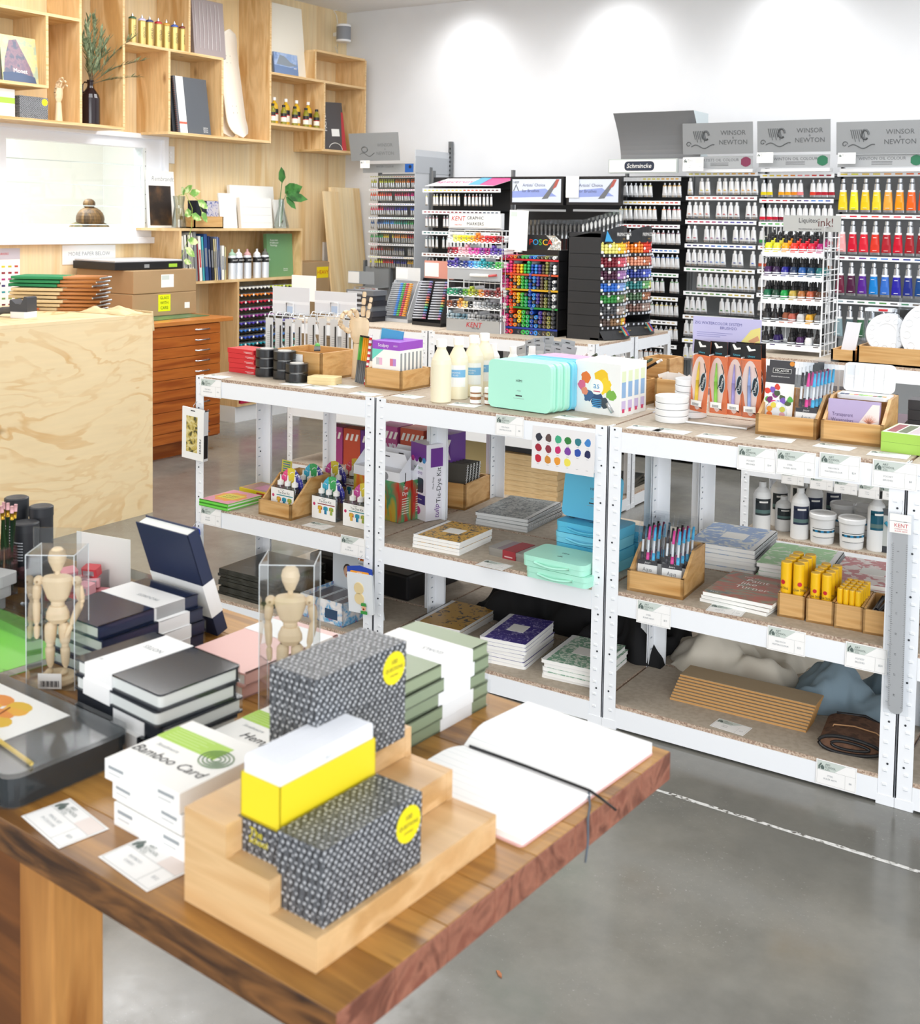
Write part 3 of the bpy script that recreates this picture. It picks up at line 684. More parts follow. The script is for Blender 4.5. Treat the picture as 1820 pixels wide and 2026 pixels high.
# ---- open notebook
t = thing('open_notebook', 'open pink covered notebook with white ruled pages at the table corner', 'notebook', (-.777, 1.368, TH+.0003), R(-5.5))
RULE = NT('ruled_paper'); v = RULE.coord(); wv = RULE.n('ShaderNodeTexWave', i_Scale=22); wv.bands_direction = 'Y'; RULE.l(v, wv.inputs['Vector'])
RULED = RULE.fin(RULE.mix(RULE.ramp(wv.outputs['Fac'], [(.0, 1.0), (.025, 0.0)]), '#fbfbfb', '#dfe3e6'), .7)
m = M(); m.rprism(.226, .33, .008, 0, .002, PINKC); m.build('cover', t)
def leaf(y0, y1, hmax, z0, skew=0):
    """page block as a curved solid; y0 is the gutter"""
    N = 14; prof = []
    for i in range(N+1):
        u = i/N; y = y0+(y1-y0)*u
        prof.append((y, z0+hmax*(math.sin(min(1, u*3.2)*PI/2)*(1-.35*u))))
    m = M(); hx = .111
    vs = []
    for y, z in prof: vs += [(-hx, y, z), (hx, y, z), (hx, y, .0022), (-hx, y, .0022)]
    fs = []
    for i in range(N):
        a = i*4; b2 = a+4
        fs.append((a, a+1, b2+1, b2)); fs += [(a+1, a+2, b2+2, b2+1), (a+3, a, b2, b2+3), (a+2, a+3, b2+3, b2+2)]
    fs += [(0, 3, 2, 1), (N*4, N*4+1, N*4+2, N*4+3)]
    m.add(vs, fs, RULED, None, False)
    return m
leaf(-.001, -.162, .010, .004).build('page_block', t); leaf(.001, .161, .020, .004).build('page_block', t)
m = M(); m.tube([(-.1, 0, .006), (.0, .001, .007), (.107, .0, .007), (.125, -.002, .004), (.155, -.012, .0015)], .0022, BLACK, None, 4); m.build('ribbon_marker', t)
m = M(); m.tube([(.107, -.003, .006), (.123, -.025, .0018), (.139, -.055, .001), (.1505, -.072, -.018), (.1508, -.078, -.042)], .0015, mat('#55606b', .5), None, 4); m.build('ribbon_marker', t)
# ---- bright green pad, left edge
t = thing('colour_pad', 'bright green covered pad at the left edge behind the tin', 'pad', (-1.8, 1.185, TH), R(-8))
book(t, .30, .21, .012, mat('#74cf3c', .35), PG, soft=True, spine='L', rnd=.002)
# ---- clear acrylic organiser, back left of the table
oc = TL(-1.22, .50)
t = thing('acrylic_organiser', 'clear acrylic organiser tray at the back left of the table', 'organiser', tuple(oc), RT4)
w, d, h = .30, .30, .05
m = M(); m.box(-w/2, -d/2, 0, w/2, d/2, .003, TRAYCLR); m.build('base', t)
for a in ((-w/2, -d/2, w/2, -d/2+.003), (-w/2, d/2-.003, w/2, d/2), (-w/2, -d/2, -w/2+.003, d/2), (w/2-.003, -d/2, w/2, d/2)):
    m = M(); m.box(a[0], a[1], .003, a[2], a[3], h, TRAYCLR); m.build('side_panel', t)
m = M(); m.box(-.0015, -d/2+.003, .003, .0015, d/2-.003, h, TRAYCLR); m.build('divider', t)
def O(x, y, z=.003): c_, s_ = math.cos(RT4), math.sin(RT4); return (oc.x+x*c_-y*s_, oc.y+x*s_+y*c_, TH+z)
random.seed(11)
PK = [mat('#d98a92', .35), mat('#c9444c', .35), mat('#e3a3ab', .35)]
KD = ['resting on the acrylic tray rim', 'lying flat in the acrylic tray', 'standing on end in the acrylic tray']
k = 0
for x, y, z, rx, rz_ in ((.03, .10, .003, 0, .2), (.055, .06, .003, 0, .9), (.09, .09, .003, .0, -.4), (.12, .12, .003, 0, .5), (.07, .125, .003, 0, 1.2), (.045, .09, .024, .3, .5), (.085, .10, .024, .2, -.3), (.11, .07, .003, 0, 0), (.105, .11, .024, -.2, .8), (.07, .08, .044, .3, 1.4), (.095, .12, .045, .2, .4), (.125, .085, .024, .1, .2)):
    t = thing('sharpener', 'pink or red double hole sharpener heaped in the acrylic organiser' if k else 'red sharpener at the near corner of the heap in the acrylic organiser', 'sharpener', O(x-.105, y-.035, z), rz_+RT4, 'sharpeners in the acrylic organiser', rx)
    m = M(); m.rprism(.034, .024, .004, 0, .018, PK[k % 3]); m.build('body', t, .001)
    m = M(); m.box(-.012, -.0125, .004, .012, -.0118, .014, SILV); m.build('blade_plate', t); k += 1
for j in range(4):
    t = thing('paint_brush', 'short black handled brush lying in the near part of the acrylic organiser', 'brush', O(-.03+.02*j, -.03-.01*j, .004+.008*(j % 2)), R(-30+8*j)+RT4, 'black brushes in the acrylic organiser')
    m = M(); m.tube([(-.05, 0, .004), (-.01, 0, .005), (.045, 0, .004)], .004, BLACK, None, 7); m.build('handle', t)
    m = M(); m.tube([(-.068, 0, .004), (-.05, 0, .004)], .0035, SILV, None, 7); m.build('ferrule', t)
for j in range(3):
    t = thing('putty_eraser', 'grey rounded putty eraser at the left edge of the acrylic organiser, '+['lowest', 'middle', 'topmost'][j]+' of three', 'eraser', O(-.105, -.095+.012*j, .003+.022*j), R(15)+RT4, 'grey putty erasers')
    m = M(); m.rprism(.075, .055, .012, 0, .0215, mat('#a9aaa9', .6), None, 4); m.build('eraser', t, .005)
t = thing('display_sign', 'blank off white card sign standing behind the sharpeners', 'sign', O(-.015, .115, .003), R(12)+RT4)
m = M(); m.box(-.07, -.001, 0, .07, .001, .115, mat('#e9e6e0', .7)); m.build('card', t)
m = M(); m.box(-.01, 0.001, 0, .01, .03, .003, mat('#e9e6e0', .7)); m.build('stand', t)
# pencils with pink erasers standing in a clear cup
pc = O(-.175, -.035, .0005)
t = thing('pencil_cup', 'clear acrylic cup crowded with eraser tipped pencils, left edge of the table', 'cup', pc, RT4)
m = M(); 
for a in ((-.036, -.036, .036, -.034), (-.036, .034, .036, .036), (-.036, -.034, -.034, .034), (.034, -.034, .036, .034), ): m.box(a[0], a[1], 0, a[2], a[3], .1, TRAYCLR)
m.box(-.034, -.034, 0, .034, .034, .003, TRAYCLR); m.build('cup_wall', t)
PB = [mat('#2f4a2c', .4), mat('#1e3626', .4), mat('#c99a1f', .35)]
for k in range(26):
    a, b2 = random.uniform(-.027, .027), random.uniform(-.027, .027)
    t = thing('pencil', 'dark green pencil with brass ferrule and pink eraser in the clear cup', 'pencil', (pc[0]+a, pc[1]+b2, TH+.007), random.uniform(0, 6), 'eraser tipped pencils in the clear cup', R(random.uniform(-1, 1))-b2*3, a*3)
    m = M(); m.tube([(0, 0, 0), (0, 0, .150)], .0034, PB[k % 2], None, 6); m.build('barrel', t)
    m = M(); m.tube([(0, 0, .150), (0, 0, .164)], .0037, mat('#cfa53a', .3, .8), None, 8); m.build('ferrule', t)
    m = M(); m.tube([(0, 0, .164), (0, 0, .178)], .0036, mat('#e6b4b8', .6), None, 8); m.build('eraser', t)
for k, (px, py, r_, h_) in enumerate(((-.262, .075, .024, .165), (-.21, .10, .024, .15), (-.185, .048, .026, .13))):
    t = thing('drawing_tube', 'black cylinder pot with fine white lettering, '+['leftmost', 'hindmost', 'front right'][k]+' of three at the left edge', 'container', O(px, py, .0005), R(20), 'black cylinder pots')
    m = M(); m.lathe([(r_, 0), (r_, h_*.86)], mat('#24262b', .5), None, 24)
    for i in range(7): m.lathe([(r_+.0003, h_*.45+i*.007), (r_+.0003, h_*.45+i*.007+.002)], mat('#c9ccd2', .5), T(rz=R(-110)), 24) if False else None
    m.build('body', t)
    m = M()
    for i in range(7):
        for q in range(5):
            a = R(-135+q*12+(i % 2)*3); m.box(-.0022, -r_-.0005, h_*.42+i*.006, .0022, -r_+.0002, h_*.42+i*.006+.0022, mat('#c9ccd2', .5), T(rz=R(-28+q*11)))
    m.build('lettering', t)
    m = M(); m.lathe([(r_+.001, h_*.86), (r_+.001, h_-.002), (r_-.002, h_), (.0001, h_-.002)], mat('#2a2c31', .5), None, 24); m.build('lid', t)
# small litter on the floor
pz = Z(988, 1929, 0)
m = M(); m.prism([(-.012, -.002), (.002, -.004), (.012, 0), (.003, .004), (-.009, .003)], 0, .003, mat('#b5744c', .7)); solo('wood_chip', 'tiny brown wood chip on the concrete floor below the table corner', 'debris', m, (pz.x, pz.y, .0005), R(-35))
# ============================================================ goods on the front row of shelving
TT_, MM_, BB_ = .93, .43, .08
FZ = Matrix(((1, 0, 0, 0), (0, 0, -1, 0), (0, 1, 0, 0), (0, 0, 0, 1)))   # local xy drawing -> upright plate facing -y
def up(x, y, z, rz=0, lean=0): return T(x, y, z, 0, 0, rz) @ T(0, 0, 0, R(90)+lean)
def pick(k, names): return names[min(k, len(names)-1)]
# ---- price cards lying flat and taped on the beams
flat = [(430, 745, TT_, 'by the red boxes'), (585, 760, TT_, 'in front of the tape rolls'), (628, 767, TT_, 'in front of the sponge cloths'), (678, 764, TT_, 'in front of the jointed hand'),
        (723, 779, TT_, 'in front of the clay boxes tray'), (808, 784, TT_, 'left of the masking fluid bottles'), (920, 801, TT_, 'in front of the small jars'), (1131, 827, TT_, 'between the mint case and the paint splash boxes'),
        (1278, 847, TT_, 'at the left corner of the brush pack unit'), (1329, 853, TT_, 'in front of the white dishes'), (1417, 864, TT_, 'in front of the wire brush stand'), (1534, 869, TT_, 'in front of the watercolour pack tray'),
        (1651, 884, TT_, 'in front of the palette tray'), (1758, 900, TT_, 'in front of the green boxes'), (630, 1040, MM_, 'in front of the tie dye kits'), (978, 1118, MM_, 'in front of the small tin'),
        (1437, 1207, MM_, 'in front of the painting books'), (1446, 1438, BB_, 'in front of the cardboard strips')]
for i, (px, py, z, s) in enumerate(flat):
    card('price card lying flat '+s, tuple(Z(px, py, z+.001)), R([-3, 4, -5, 2, -2][i % 5]), words=[('MIXED', 'SET'), ('EACH', 'PACK OF 6'), ('SMALL', 'LARGE')][i % 3], price=['$9', '$24', '$15'][i % 3])
stand = [(417, 768, 'top left beam, below the red boxes', 3.1265, .11), (417, 1022, 'left end of the middle beam, below the green books', 3.1265, .11), (698, 1081, 'right end of the middle beam under the tie dye kits', 3.1265, .11),
         (1008, 843, 'top beam below the mint case', 3.1265, .105), (1496, 909, 'top beam, first of four from the left', 3.1265, .11), (1574, 917, 'top beam, second of four from the left', 3.1265, .11),
         (1661, 924, 'top beam, third of four from the left', 3.1265, .11), (1770, 940, 'top beam, last of four, beside the steel ruler', 3.1265, .115), (1293, 1215, 'middle beam below the water brush tray', 3.1265, .11),
         (1555, 1268, 'middle beam below the glue stick boxes', 3.1265, .108), (1713, 1302, 'middle beam at the right, below the narrow wooden boxes', 3.1265, .11), (1654, 1535, 'bottom beam, near the right post', 3.1265, .11)]
for i, (px, py, s, y, w_) in enumerate(stand):
    card('price card taped to the '+s, tuple(Y(px, py, y)), 0, True, words=[('MIDI PACK', 'WATERCOLOUR'), ('POCKET', 'BRUSHES'), ('STEEL', 'RULER 40CM')][i % 3], price=['$19', '$25', '$24', '$8'][i % 4], s=w_/.105, tilt=R(-2))
for i, px in enumerate((1568, 1625, 1673, 1722, 1764)):
    card('small price card on the rail over the gesso bottles, %s from the left' % ['first', 'second', 'third', 'fourth', 'fifth'][i], tuple(Y(px, [945, 955, 963, 972, 976][i], 5.245)), 0, True, words=('GESSO', '1 LITRE'), price='$22')
# ---- tape unit, top
RB = mat('#cf2330', .4); RB2 = mat('#e2d5d3', .5)
for k in range(5):
    t = thing('paint_box', 'flat red box with white small print, '+['lowest', 'second lowest', 'middle', 'second from the top', 'topmost'][k]+' of the red stack', 'box', (-3.185+.003*(k % 2), 3.345-.002*k, TT_+.0195*k), R(-4+2*(k % 2)), 'red boxes')
    m = M(); m.box(-.075, -.05, 0, .075, .05, .019, RB); m.build('box', t, .001)
    m = M(); m.box(.02, -.0506, .008, .068, -.05, .0095, RB2); m.box(.03, -.0506, .004, .068, -.05, .0052, RB2); m.build('lettering', t)
def tape_roll():
    m = M(); m.lathe([(.026, .003), (.0415, .003), (.042, .005), (.042, .031), (.0415, .033), (.026, .033), (.026, .003)], mat('#1b1b1d', .3), None, 28); return m
for si, (x, y, n) in enumerate(((-3.062, 3.30, 3), (-2.962, 3.29, 3), (-2.868, 3.255, 2))):
    for k in range(n):
        t = thing('tape_roll', 'black tape roll in clear wrap, %s in the %s stack' % (['bottom', 'middle' if n == 3 else 'top', 'top'][k], ['left', 'centre', 'right'][si]), 'tape', (x+.001*k, y, TT_+.0365*k), 0, 'black tape rolls')
        tape_roll().build('roll', t)
        m = M(); m.lathe([(.024, .004), (.026, .0), (.026, .036), (.024, .032)], mat('#e8e4de', .6), None, 20); m.build('core', t)
        m = M(); m.lathe([(.002, .0005), (.043, .0005), (.0435, .003), (.0435, .033), (.043, .0358), (.002, .0358)], FILM, None, 24); m.build('wrap', t)
t = thing('wooden_tray', 'bamboo box behind the black tape rolls, price card on its front', 'box', (-2.925, 3.425, TT_), R(-2)); add_parts(t, tray(.25, .20, .105))
card('price card on the front of the bamboo box behind the tape rolls', (-2.945, 3.318, TT_+.062), R(-2), True, price='$14')
t = thing('craft_knife', 'black knife lying across the bamboo box behind the tape rolls', 'knife', (-2.90, 3.41, TT_+.106), R(-50))
m = M(); m.box(-.06, -.012, 0, .06, .012, .006, BLACK); m.build('handle', t); m = M(); m.ball((-.075, 0, .006), .011, mat('#63b85a', .5)); m.build('green_cap', t)
CHAM = mat('#e9d3a0', .8)
for k in range(2):
    m = M(); m.rprism(.115, .075, .012, 0, .0135, CHAM, None, 3); solo('sponge_cloth', ['brown based lower', 'cream upper'][k]+' sponge cloth of the pair by the tape rolls', 'sponge', m, (-2.757, 3.285, TT_+.014*k), R(14), 'sponge cloths', bevel=.003)
    if k == 0: m.mats
# wire racks of brush packs
WIRE = mat('#f4f6f8', .3)
HDR = mat('#dfe1e5', .4); LB = mat('#b9cbe3', .4); LW = mat('#eef0f3', .4)
for r_, (pa, pb) in enumerate(((537, 609), (620, 702))):
    yk = 3.72; a, b = Y(pa, 700, yk), Y(pb, 700, yk); wd = b.x-a.x; cxr = (a.x+b.x)/2
    t = thing('wire_display', 'white wire rack of brush packs with pale header card, %s of the pair' % ['left', 'right'][r_], 'display rack', (cxr, yk, TT_), 0, 'wire brush racks')
    zt = Y(pa, 622, yk).z-TT_; zh = Y(pa, 566 if r_ == 0 else 575, yk).z-TT_
    m = M()
    for sx in (-1, 1): m.tube([(sx*wd/2, -.05, .004), (sx*wd/2, .09, .004), (sx*wd/2, .01, zt)], .003, WIRE); m.tube([(sx*wd/2, -.02, .01), (sx*wd/2, -.02, zt)], .003, WIRE)
    for z in (zt, zt-.025, .02): m.tube([(-wd/2, -.02, z), (wd/2, -.02, z)], .0026, WIRE)
    for k in range(5):
        x = -wd/2+.02+k*(wd-.04)/4; m.tube([(x, .0, zt-.02), (x, -.0, zt+.015), (x, -.03, zt+.015), (x, -.04, zt-.0)], .0018, WIRE)
    m.tube([(-.02, 0, zt), (-.02, 0, zt+.055), (.02, 0, zt+.055), (.02, 0, zt)], .0026, WIRE)
    m.build('wire_frame', t)
    m = M(); m.box(-wd/2, .006, zt+.005, wd/2, .010, zh, HDR); m.box(-wd/2, .0052, zt+.05, wd/2, .006, zt+.062, LW); m.box(-.02, .005, zt+.012, .015, .006, zt+.04, LB); m.build('header_card', t)
    for k in range(4):
        x = -wd/2+.022+k*(wd-.044)/3
        t2 = thing('brush_pack', 'clear pack with grey printed card and fine brush hanging in the %s wire rack' % ['left', 'right'][r_], 'brush pack', (cxr+x, yk-.035, TT_+.02), R(4-3*k), 'brush packs in the wire racks')
        m = M(); m.box(-.022, -.001, 0, .017, .001, zt-.03, mat('#dfe0df', .6))
        for q in range(10): m.box(-.013, -.0014, .02+q*.009, .006+.004*(q % 2), -.001, .0215+q*.009, mat('#9ea2a4', .6))
        m.build('backing_card', t2)
        m = M(); m.tube([(.009, -.004, .02), (.009, -.004, zt-.06)], .0028, mat('#2c2c30', .4)); m.build('brush', t2)
        m = M(); m.box(-.0235, -.008, -.002, .0215, .0015, zt-.015, FILM); m.build('film', t2)
# jointed hand, OK sign
def joint_hand(label, loc, rz, sc=1.0, ok=True, shelf=False):
    t = thing('jointed_hand', label, 'wooden hand', loc, rz)
    m = M(); m.lathe([(.026, 0), (.027, .01), (.024, .06), (.022, .10), (.019, .125)], BEECH, Matrix.Diagonal((1, .8, 1, 1)), 18); m.build('forearm', t)
    m = M(); m.lathe([(.0001, .125), (.020, .127), (.032, .15), (.037, .18), (.036, .205), (.028, .217), (.0001, .22)], BEECH, Matrix.Diagonal((1, .42, 1, 1)), 20); m.build('palm', t)
    def fing(n, pts, r):
        for i in range(len(pts)-1):
            a, b = Vector(pts[i]), Vector(pts[i+1]); g = a.lerp(b, .08); h = a.lerp(b, .94); N = 4
            m = M(); m.tube([g.lerp(h, q/N) for q in range(N+1)], 1, BEECH, None, 8, [r*.75, r, r, r*.97, r*.7]); m.build(n, t); r *= .92
    if ok:
        fing('little_finger', [(.030, 0, .215), (.036, -.004, .248), (.041, -.002, .272), (.044, 0, .292)], .0078)
        fing('ring_finger', [(.013, 0, .22), (.016, -.004, .262), (.018, -.002, .29), (.019, 0, .312)], .0088)
        fing('middle_finger', [(-.006, 0, .218), (-.010, -.018, .245), (-.016, -.045, .245), (-.020, -.060, .225)], .0092)
        fing('index_finger', [(-.024, 0, .212), (-.034, -.022, .238), (-.044, -.048, .236), (-.046, -.062, .215)], .0088)
        fing('thumb', [(-.030, -.005, .165), (-.050, -.022, .178), (-.056, -.045, .195), (-.048, -.060, .21)], .0095)
    else:
        fing('little_finger', [(.030, 0, .21), (.034, -.012, .232), (.034, -.032, .238), (.033, -.044, .226)], .0078)
        fing('ring_finger', [(.013, 0, .22), (.015, -.012, .252), (.015, -.034, .262), (.015, -.05, .25)], .0088)
        fing('middle_finger', [(-.006, 0, .222), (-.007, -.010, .262), (-.008, -.032, .278), (-.009, -.052, .268)], .0092)
        fing('index_finger', [(-.024, 0, .212), (-.028, -.016, .248), (-.032, -.042, .256), (-.034, -.058, .243)], .0088)
        fing('thumb', [(-.030, -.005, .165), (-.052, -.018, .186), (-.062, -.036, .205), (-.064, -.048, .222)], .0095)
    if sc != 1: t.scale = (sc, sc, sc)
    return t
joint_hand('jointed wooden hand making an OK sign, beside the clay boxes', (-2.742, 3.47, TT_+.001), R(20), 1.08)
# pencil packs leaning on the clay boxes tray
for k, (c1, lab) in enumerate((('#57a845', 'green'), ('#e59c1b', 'yellow'))):
    t = thing('pencil_pack', '%s topped hexagonal pencil bundle with dark ends by the jointed hand' % lab, 'pencils', (-2.672+.026*k, 3.375-.012*k, TT_+.002), R(10), 'pencil bundles', R(-3), R(5))
    for q in range(3):
        m = M(); x = -.008+.008*q; m.tube([(x, 0, 0), (x, 0, .085)], .0042, mat('#6d6f70', .35), None, 6); m.tube([(x, 0, .085), (x, 0, .172)], .0042, mat(c1, .35), None, 6); m.tube([(x, 0, .172), (x, 0, .178)], .004, BLACK, None, 6); m.build('pencil', t)
t = thing('striped_pencil', 'red and white candy striped jumbo pencil standing by the clay boxes', 'pencil', (-2.612, 3.345, TT_+.002), 0, None, R(-2), R(6))
m = M()
for q in range(18): m.tube([(0, 0, q*.0105), (0, 0, (q+1)*.0105)], .0055, [mat('#cf2a35', .4), mat('#f2f0ee', .4)][q % 2], None, 8)
m.build('barrel', t)
t = thing('craft_pack', 'tall blue and turquoise pack wedged behind the clay boxes', 'pack', (-2.56, 3.40, TT_+.002), R(8), None, R(-4), R(6))
m = M(); m.box(-.045, -.004, 0, .045, .004, .205, mat('#3d9fc9', .4)); m.box(-.04, -.0046, .03, .02, -.004, .12, mat('#7fd0c4', .4)); m.build('card', t); m = M(); m.box(-.047, -.009, -.001, .047, .0045, .207, FILM); m.build('film', t)
t = thing('wooden_tray', 'low bamboo tray holding the purple and white clay boxes', 'box', (-2.50, 3.395, TT_), R(-3)); add_parts(t, tray(.172, .17, .072))
PUR = mat('#9a4cc4', .4)
for k in range(6):
    t = thing('clay_box', 'white and purple modelling clay box, %s from the front in the low tray' % ORD[k].replace('top', 'first'), 'box', (-2.502, 3.335+.024*k, TT_+.011), R(-3), 'modelling clay boxes')
    m = M(); w_, h_ = .128, .162; m.box(-w_/2, -.0115, 0, w_/2, .0115, h_-.03, PAPER); m.box(-w_/2, -.0115, h_-.03, w_/2, .0115, h_, PUR)
    m.text('Sculpey', .017, PAPER, up(-.012, -.0119, h_-.015)); m.text('DECO', .007, PAPER, up(.045, -.0119, h_-.015))
    m.add([(-w_/2, -.012, h_-.03), (-w_/2, -.012, h_-.07), (-.01, -.012, h_-.03)], [(0, 1, 2)], mat('#6fd6c4', .4))
    for q, (x, z, c1, c2) in enumerate(((-.045, .075, '#c9cccf', '#e8b9d2'), (.02, .075, '#d97a92', '#b88bd0'), (-.045, .02, '#e6dc45', '#cc9a5c'), (.02, .02, '#e1e2e2', '#2f7a3c'))):
        m.box(x, -.0122, z, x+.014, -.0115, z+.026, mat(c1, .5)); m.box(x+.014, -.0122, z, x+.028, -.0115, z+.026, mat(c2, .5))
    m.box(w_/2, -.006, .02, w_/2+.0004, .004, h_-.04, GREYT); m.build('box', t)
# ---- pastel case unit, top
CRM = mat('#f4ecd0', .35); BLBL = mat('#7ab4dc', .5)
for k, (x, y) in enumerate(((-2.178, 3.205), (-2.172, 3.30), (-2.163, 3.385), (-2.175, 3.475))):
    t = thing('fluid_bottle', 'white capped cream masking fluid bottle, '+['nearest the shelf edge, back turned', 'second from the front, blue label', 'third from the front', 'rearmost of the row of four'][k], 'bottle', (x, y, TT_), R([180, 20, 20, 15][k]), 'masking fluid bottles')
    m = M(); m.lathe([(.032, 0), (.035, .003), (.035, .13), (.033, .145), (.02, .172), (.0155, .18), (.0155, .19)], CRM, None, 24); m.build('body', t)
    m = M(); m.lathe([(.018, .188), (.018, .212), (.016, .214), (.0001, .214)], PAPER, None, 20); m.build('cap', t)
    m = M()
    for q in range(7):
        a0, a1 = R(-130+q*14), R(-116+q*14); r_ = .0356
        m.quad((r_*math.cos(a0), r_*math.sin(a0), .045), (r_*math.cos(a1), r_*math.sin(a1), .045), (r_*math.cos(a1), r_*math.sin(a1), .12), (r_*math.cos(a0), r_*math.sin(a0), .12), PAPER)
        r_ = .0359; m.quad((r_*math.cos(a0), r_*math.sin(a0), .078), (r_*math.cos(a1), r_*math.sin(a1), .078), (r_*math.cos(a1), r_*math.sin(a1), .104), (r_*math.cos(a0), r_*math.sin(a0), .104), BLBL)
    m.text('MASKING', .0075, PAPER, up(0, -.0366, .094)); m.text('FLUID', .0075, PAPER, up(0, -.0366, .085)); m.build('label_wrap', t)
for k, (x, y) in enumerate(((-2.10, 3.55), (-2.05, 3.60), (-2.20, 3.58))):
    t = thing('squeeze_bottle', 'small white bottle behind the masking fluid, '+['left', 'right', 'hindmost'][k], 'bottle', (x, y, TT_), 0, 'small white bottles')
    m = M(); m.lathe([(.02, 0), (.022, .003), (.022, .12), (.012, .14)], PAPER, None, 16); m.build('body', t); m = M(); m.lathe([(.0125, .138), (.0125, .165), (.0001, .166)], PAPER, None, 14); m.build('cap', t)
AMB = mat('#9a6a45', .25)
for k, (x, y) in enumerate(((-2.062, 3.243), (-2.017, 3.262))):
    t = thing('glass_jar', 'little brown medium jar with white lid, '+['left', 'right'][k]+' of the pair before the mint case', 'jar', (x, y, TT_), 0, 'small jars')
    m = M(); m.lathe([(.017, 0), (.019, .003), (.019, .037), (.016, .042)], AMB, None, 18); m.build('glass', t)
    m = M(); m.lathe([(.0194, .004), (.0194, .016)], PAPER, None, 18); m.lathe([(.0194, .026), (.0194, .036)], mat('#e9e2d6', .5), None, 18); m.build('label_wrap', t)
    m = M(); m.lathe([(.0195, .041), (.0195, .055), (.018, .057), (.0001, .057)], PAPER, None, 18); m.build('lid', t)
MINT = mat('#b5f3dd', .38); SKY = mat('#7bd3ee', .38); SKY2 = mat('#5cc3e8', .38); PNK = mat('#f0b9dc', .38)
def case_upright(col, w=.245, h=.158, d=.03, front=True):
    parts = []
    m = M(); tt = T(0, 0, h/2, R(90)); m.prism(rrect(w, h, .02, 5), -d*.5, -d*.02, col, tt, True); parts.append(('lid_shell' if front else 'lid_shell', m))
    m = M(); m.prism(rrect(w, h, .02, 5), d*.02, d*.5, col, tt, True); m.prism(rrect(w*.99, h*.99, .02, 5), -d*.02, d*.02, col, tt); parts.append(('tray_shell', m))
    m = M(); m.box(-w*.37, -d*.3, -.0035, -w*.30, d*.3, .001, mat('#333b3d', .5)); m.box(w*.30, -d*.3, -.0035, w*.37, d*.3, .001, mat('#333b3d', .5)); parts.append(('foot_pad', m))
    return parts
def himi(m, t_, s=1): m.text('HIMI', .012*s, BLACK, t_); m.text('miya', .008*s, GREYT, t_ @ T(0, -.03*s, 0), 1, .3); m.box(-.012*s, -.048*s, 0, .012*s, -.044*s, .0004, INK, t_); m.box(-.02*s, -.055*s, 0, .02*s, -.054*s, .0004, GREYT, t_)
seq = [(MINT, 'mint'), (MINT, 'mint'), (MINT, 'mint'), (SKY, 'sky blue'), (SKY, 'sky blue'), (SKY2, 'bright blue'), (PNK, 'pink'), (PNK, 'pink'), (PNK, 'pink')]
for k, (c_, n_) in enumerate(seq):
    t = thing('gouache_case', '%s plastic gouache case on edge, %s from the front of the upright row' % (n_, ORD[k].replace('top', 'first')), 'paint case', (-1.872+.0085*k, 3.222+.0325*k, TT_+.0035), R(-4), 'upright gouache cases')
    add_parts(t, case_upright(c_))
    if k == 0: m = M(); himi(m, up(0, -.0154, .095), 1.05); m.build('lettering', t)
# grey hang-tab packs and black pens behind the cases
GP = mat('#a9adb1', .45); random.seed(21)
for k in range(11):
    x, y = -2.12+.030*(k % 6)+.01*(k//6), 3.66+.05*(k//6)
    t = thing('nib_pack', 'grey hang tab card pack leaning in the cluster behind the mint cases', 'pack', (x, y, TT_+.002), R(-22+6*(k % 6)), 'grey hang tab packs', R(-6), R(-14+5*(k % 6)))
    m = M(); h_ = .155+.02*(k//6)+.008*(k % 3); m.box(-.028, -.002, 0, .028, .002, h_, GP); m.box(-.009, -.0025, h_-.012, .009, .0025, h_-.008, INK); m.box(-.024, -.0024, .02, .024, -.002, h_-.03, mat('#c3c6c9', .35)); m.box(-.012, -.0028, .03, -.004, -.0024, h_-.05, mat('#8a8e93', .3)); m.build('card', t)
for k in range(9):
    t = thing('graphic_pen', 'black pen with white band lying aslant behind the pink cases', 'pen', (-1.90+.035*k, 3.62, TT_+.105), R(-20), 'black pens behind the pink cases', R(0), R(0))
    m = M(); m.tube([(-.055, .0, -.02), (.055, .02, .045)], .0045, BLACK, None, 7); m.tube([(.045, .018, .039), (.062, .0215, .049)], .0049, [PAPER, mat('#4c5d4a')][k % 2], None, 7); m.build('barrel', t)
t = thing('pen_holder', 'low bamboo holder carrying the black pens behind the pink cases', 'holder', (-1.76, 3.625, TT_), R(-2)); add_parts(t, tray(.34, .09, .085))
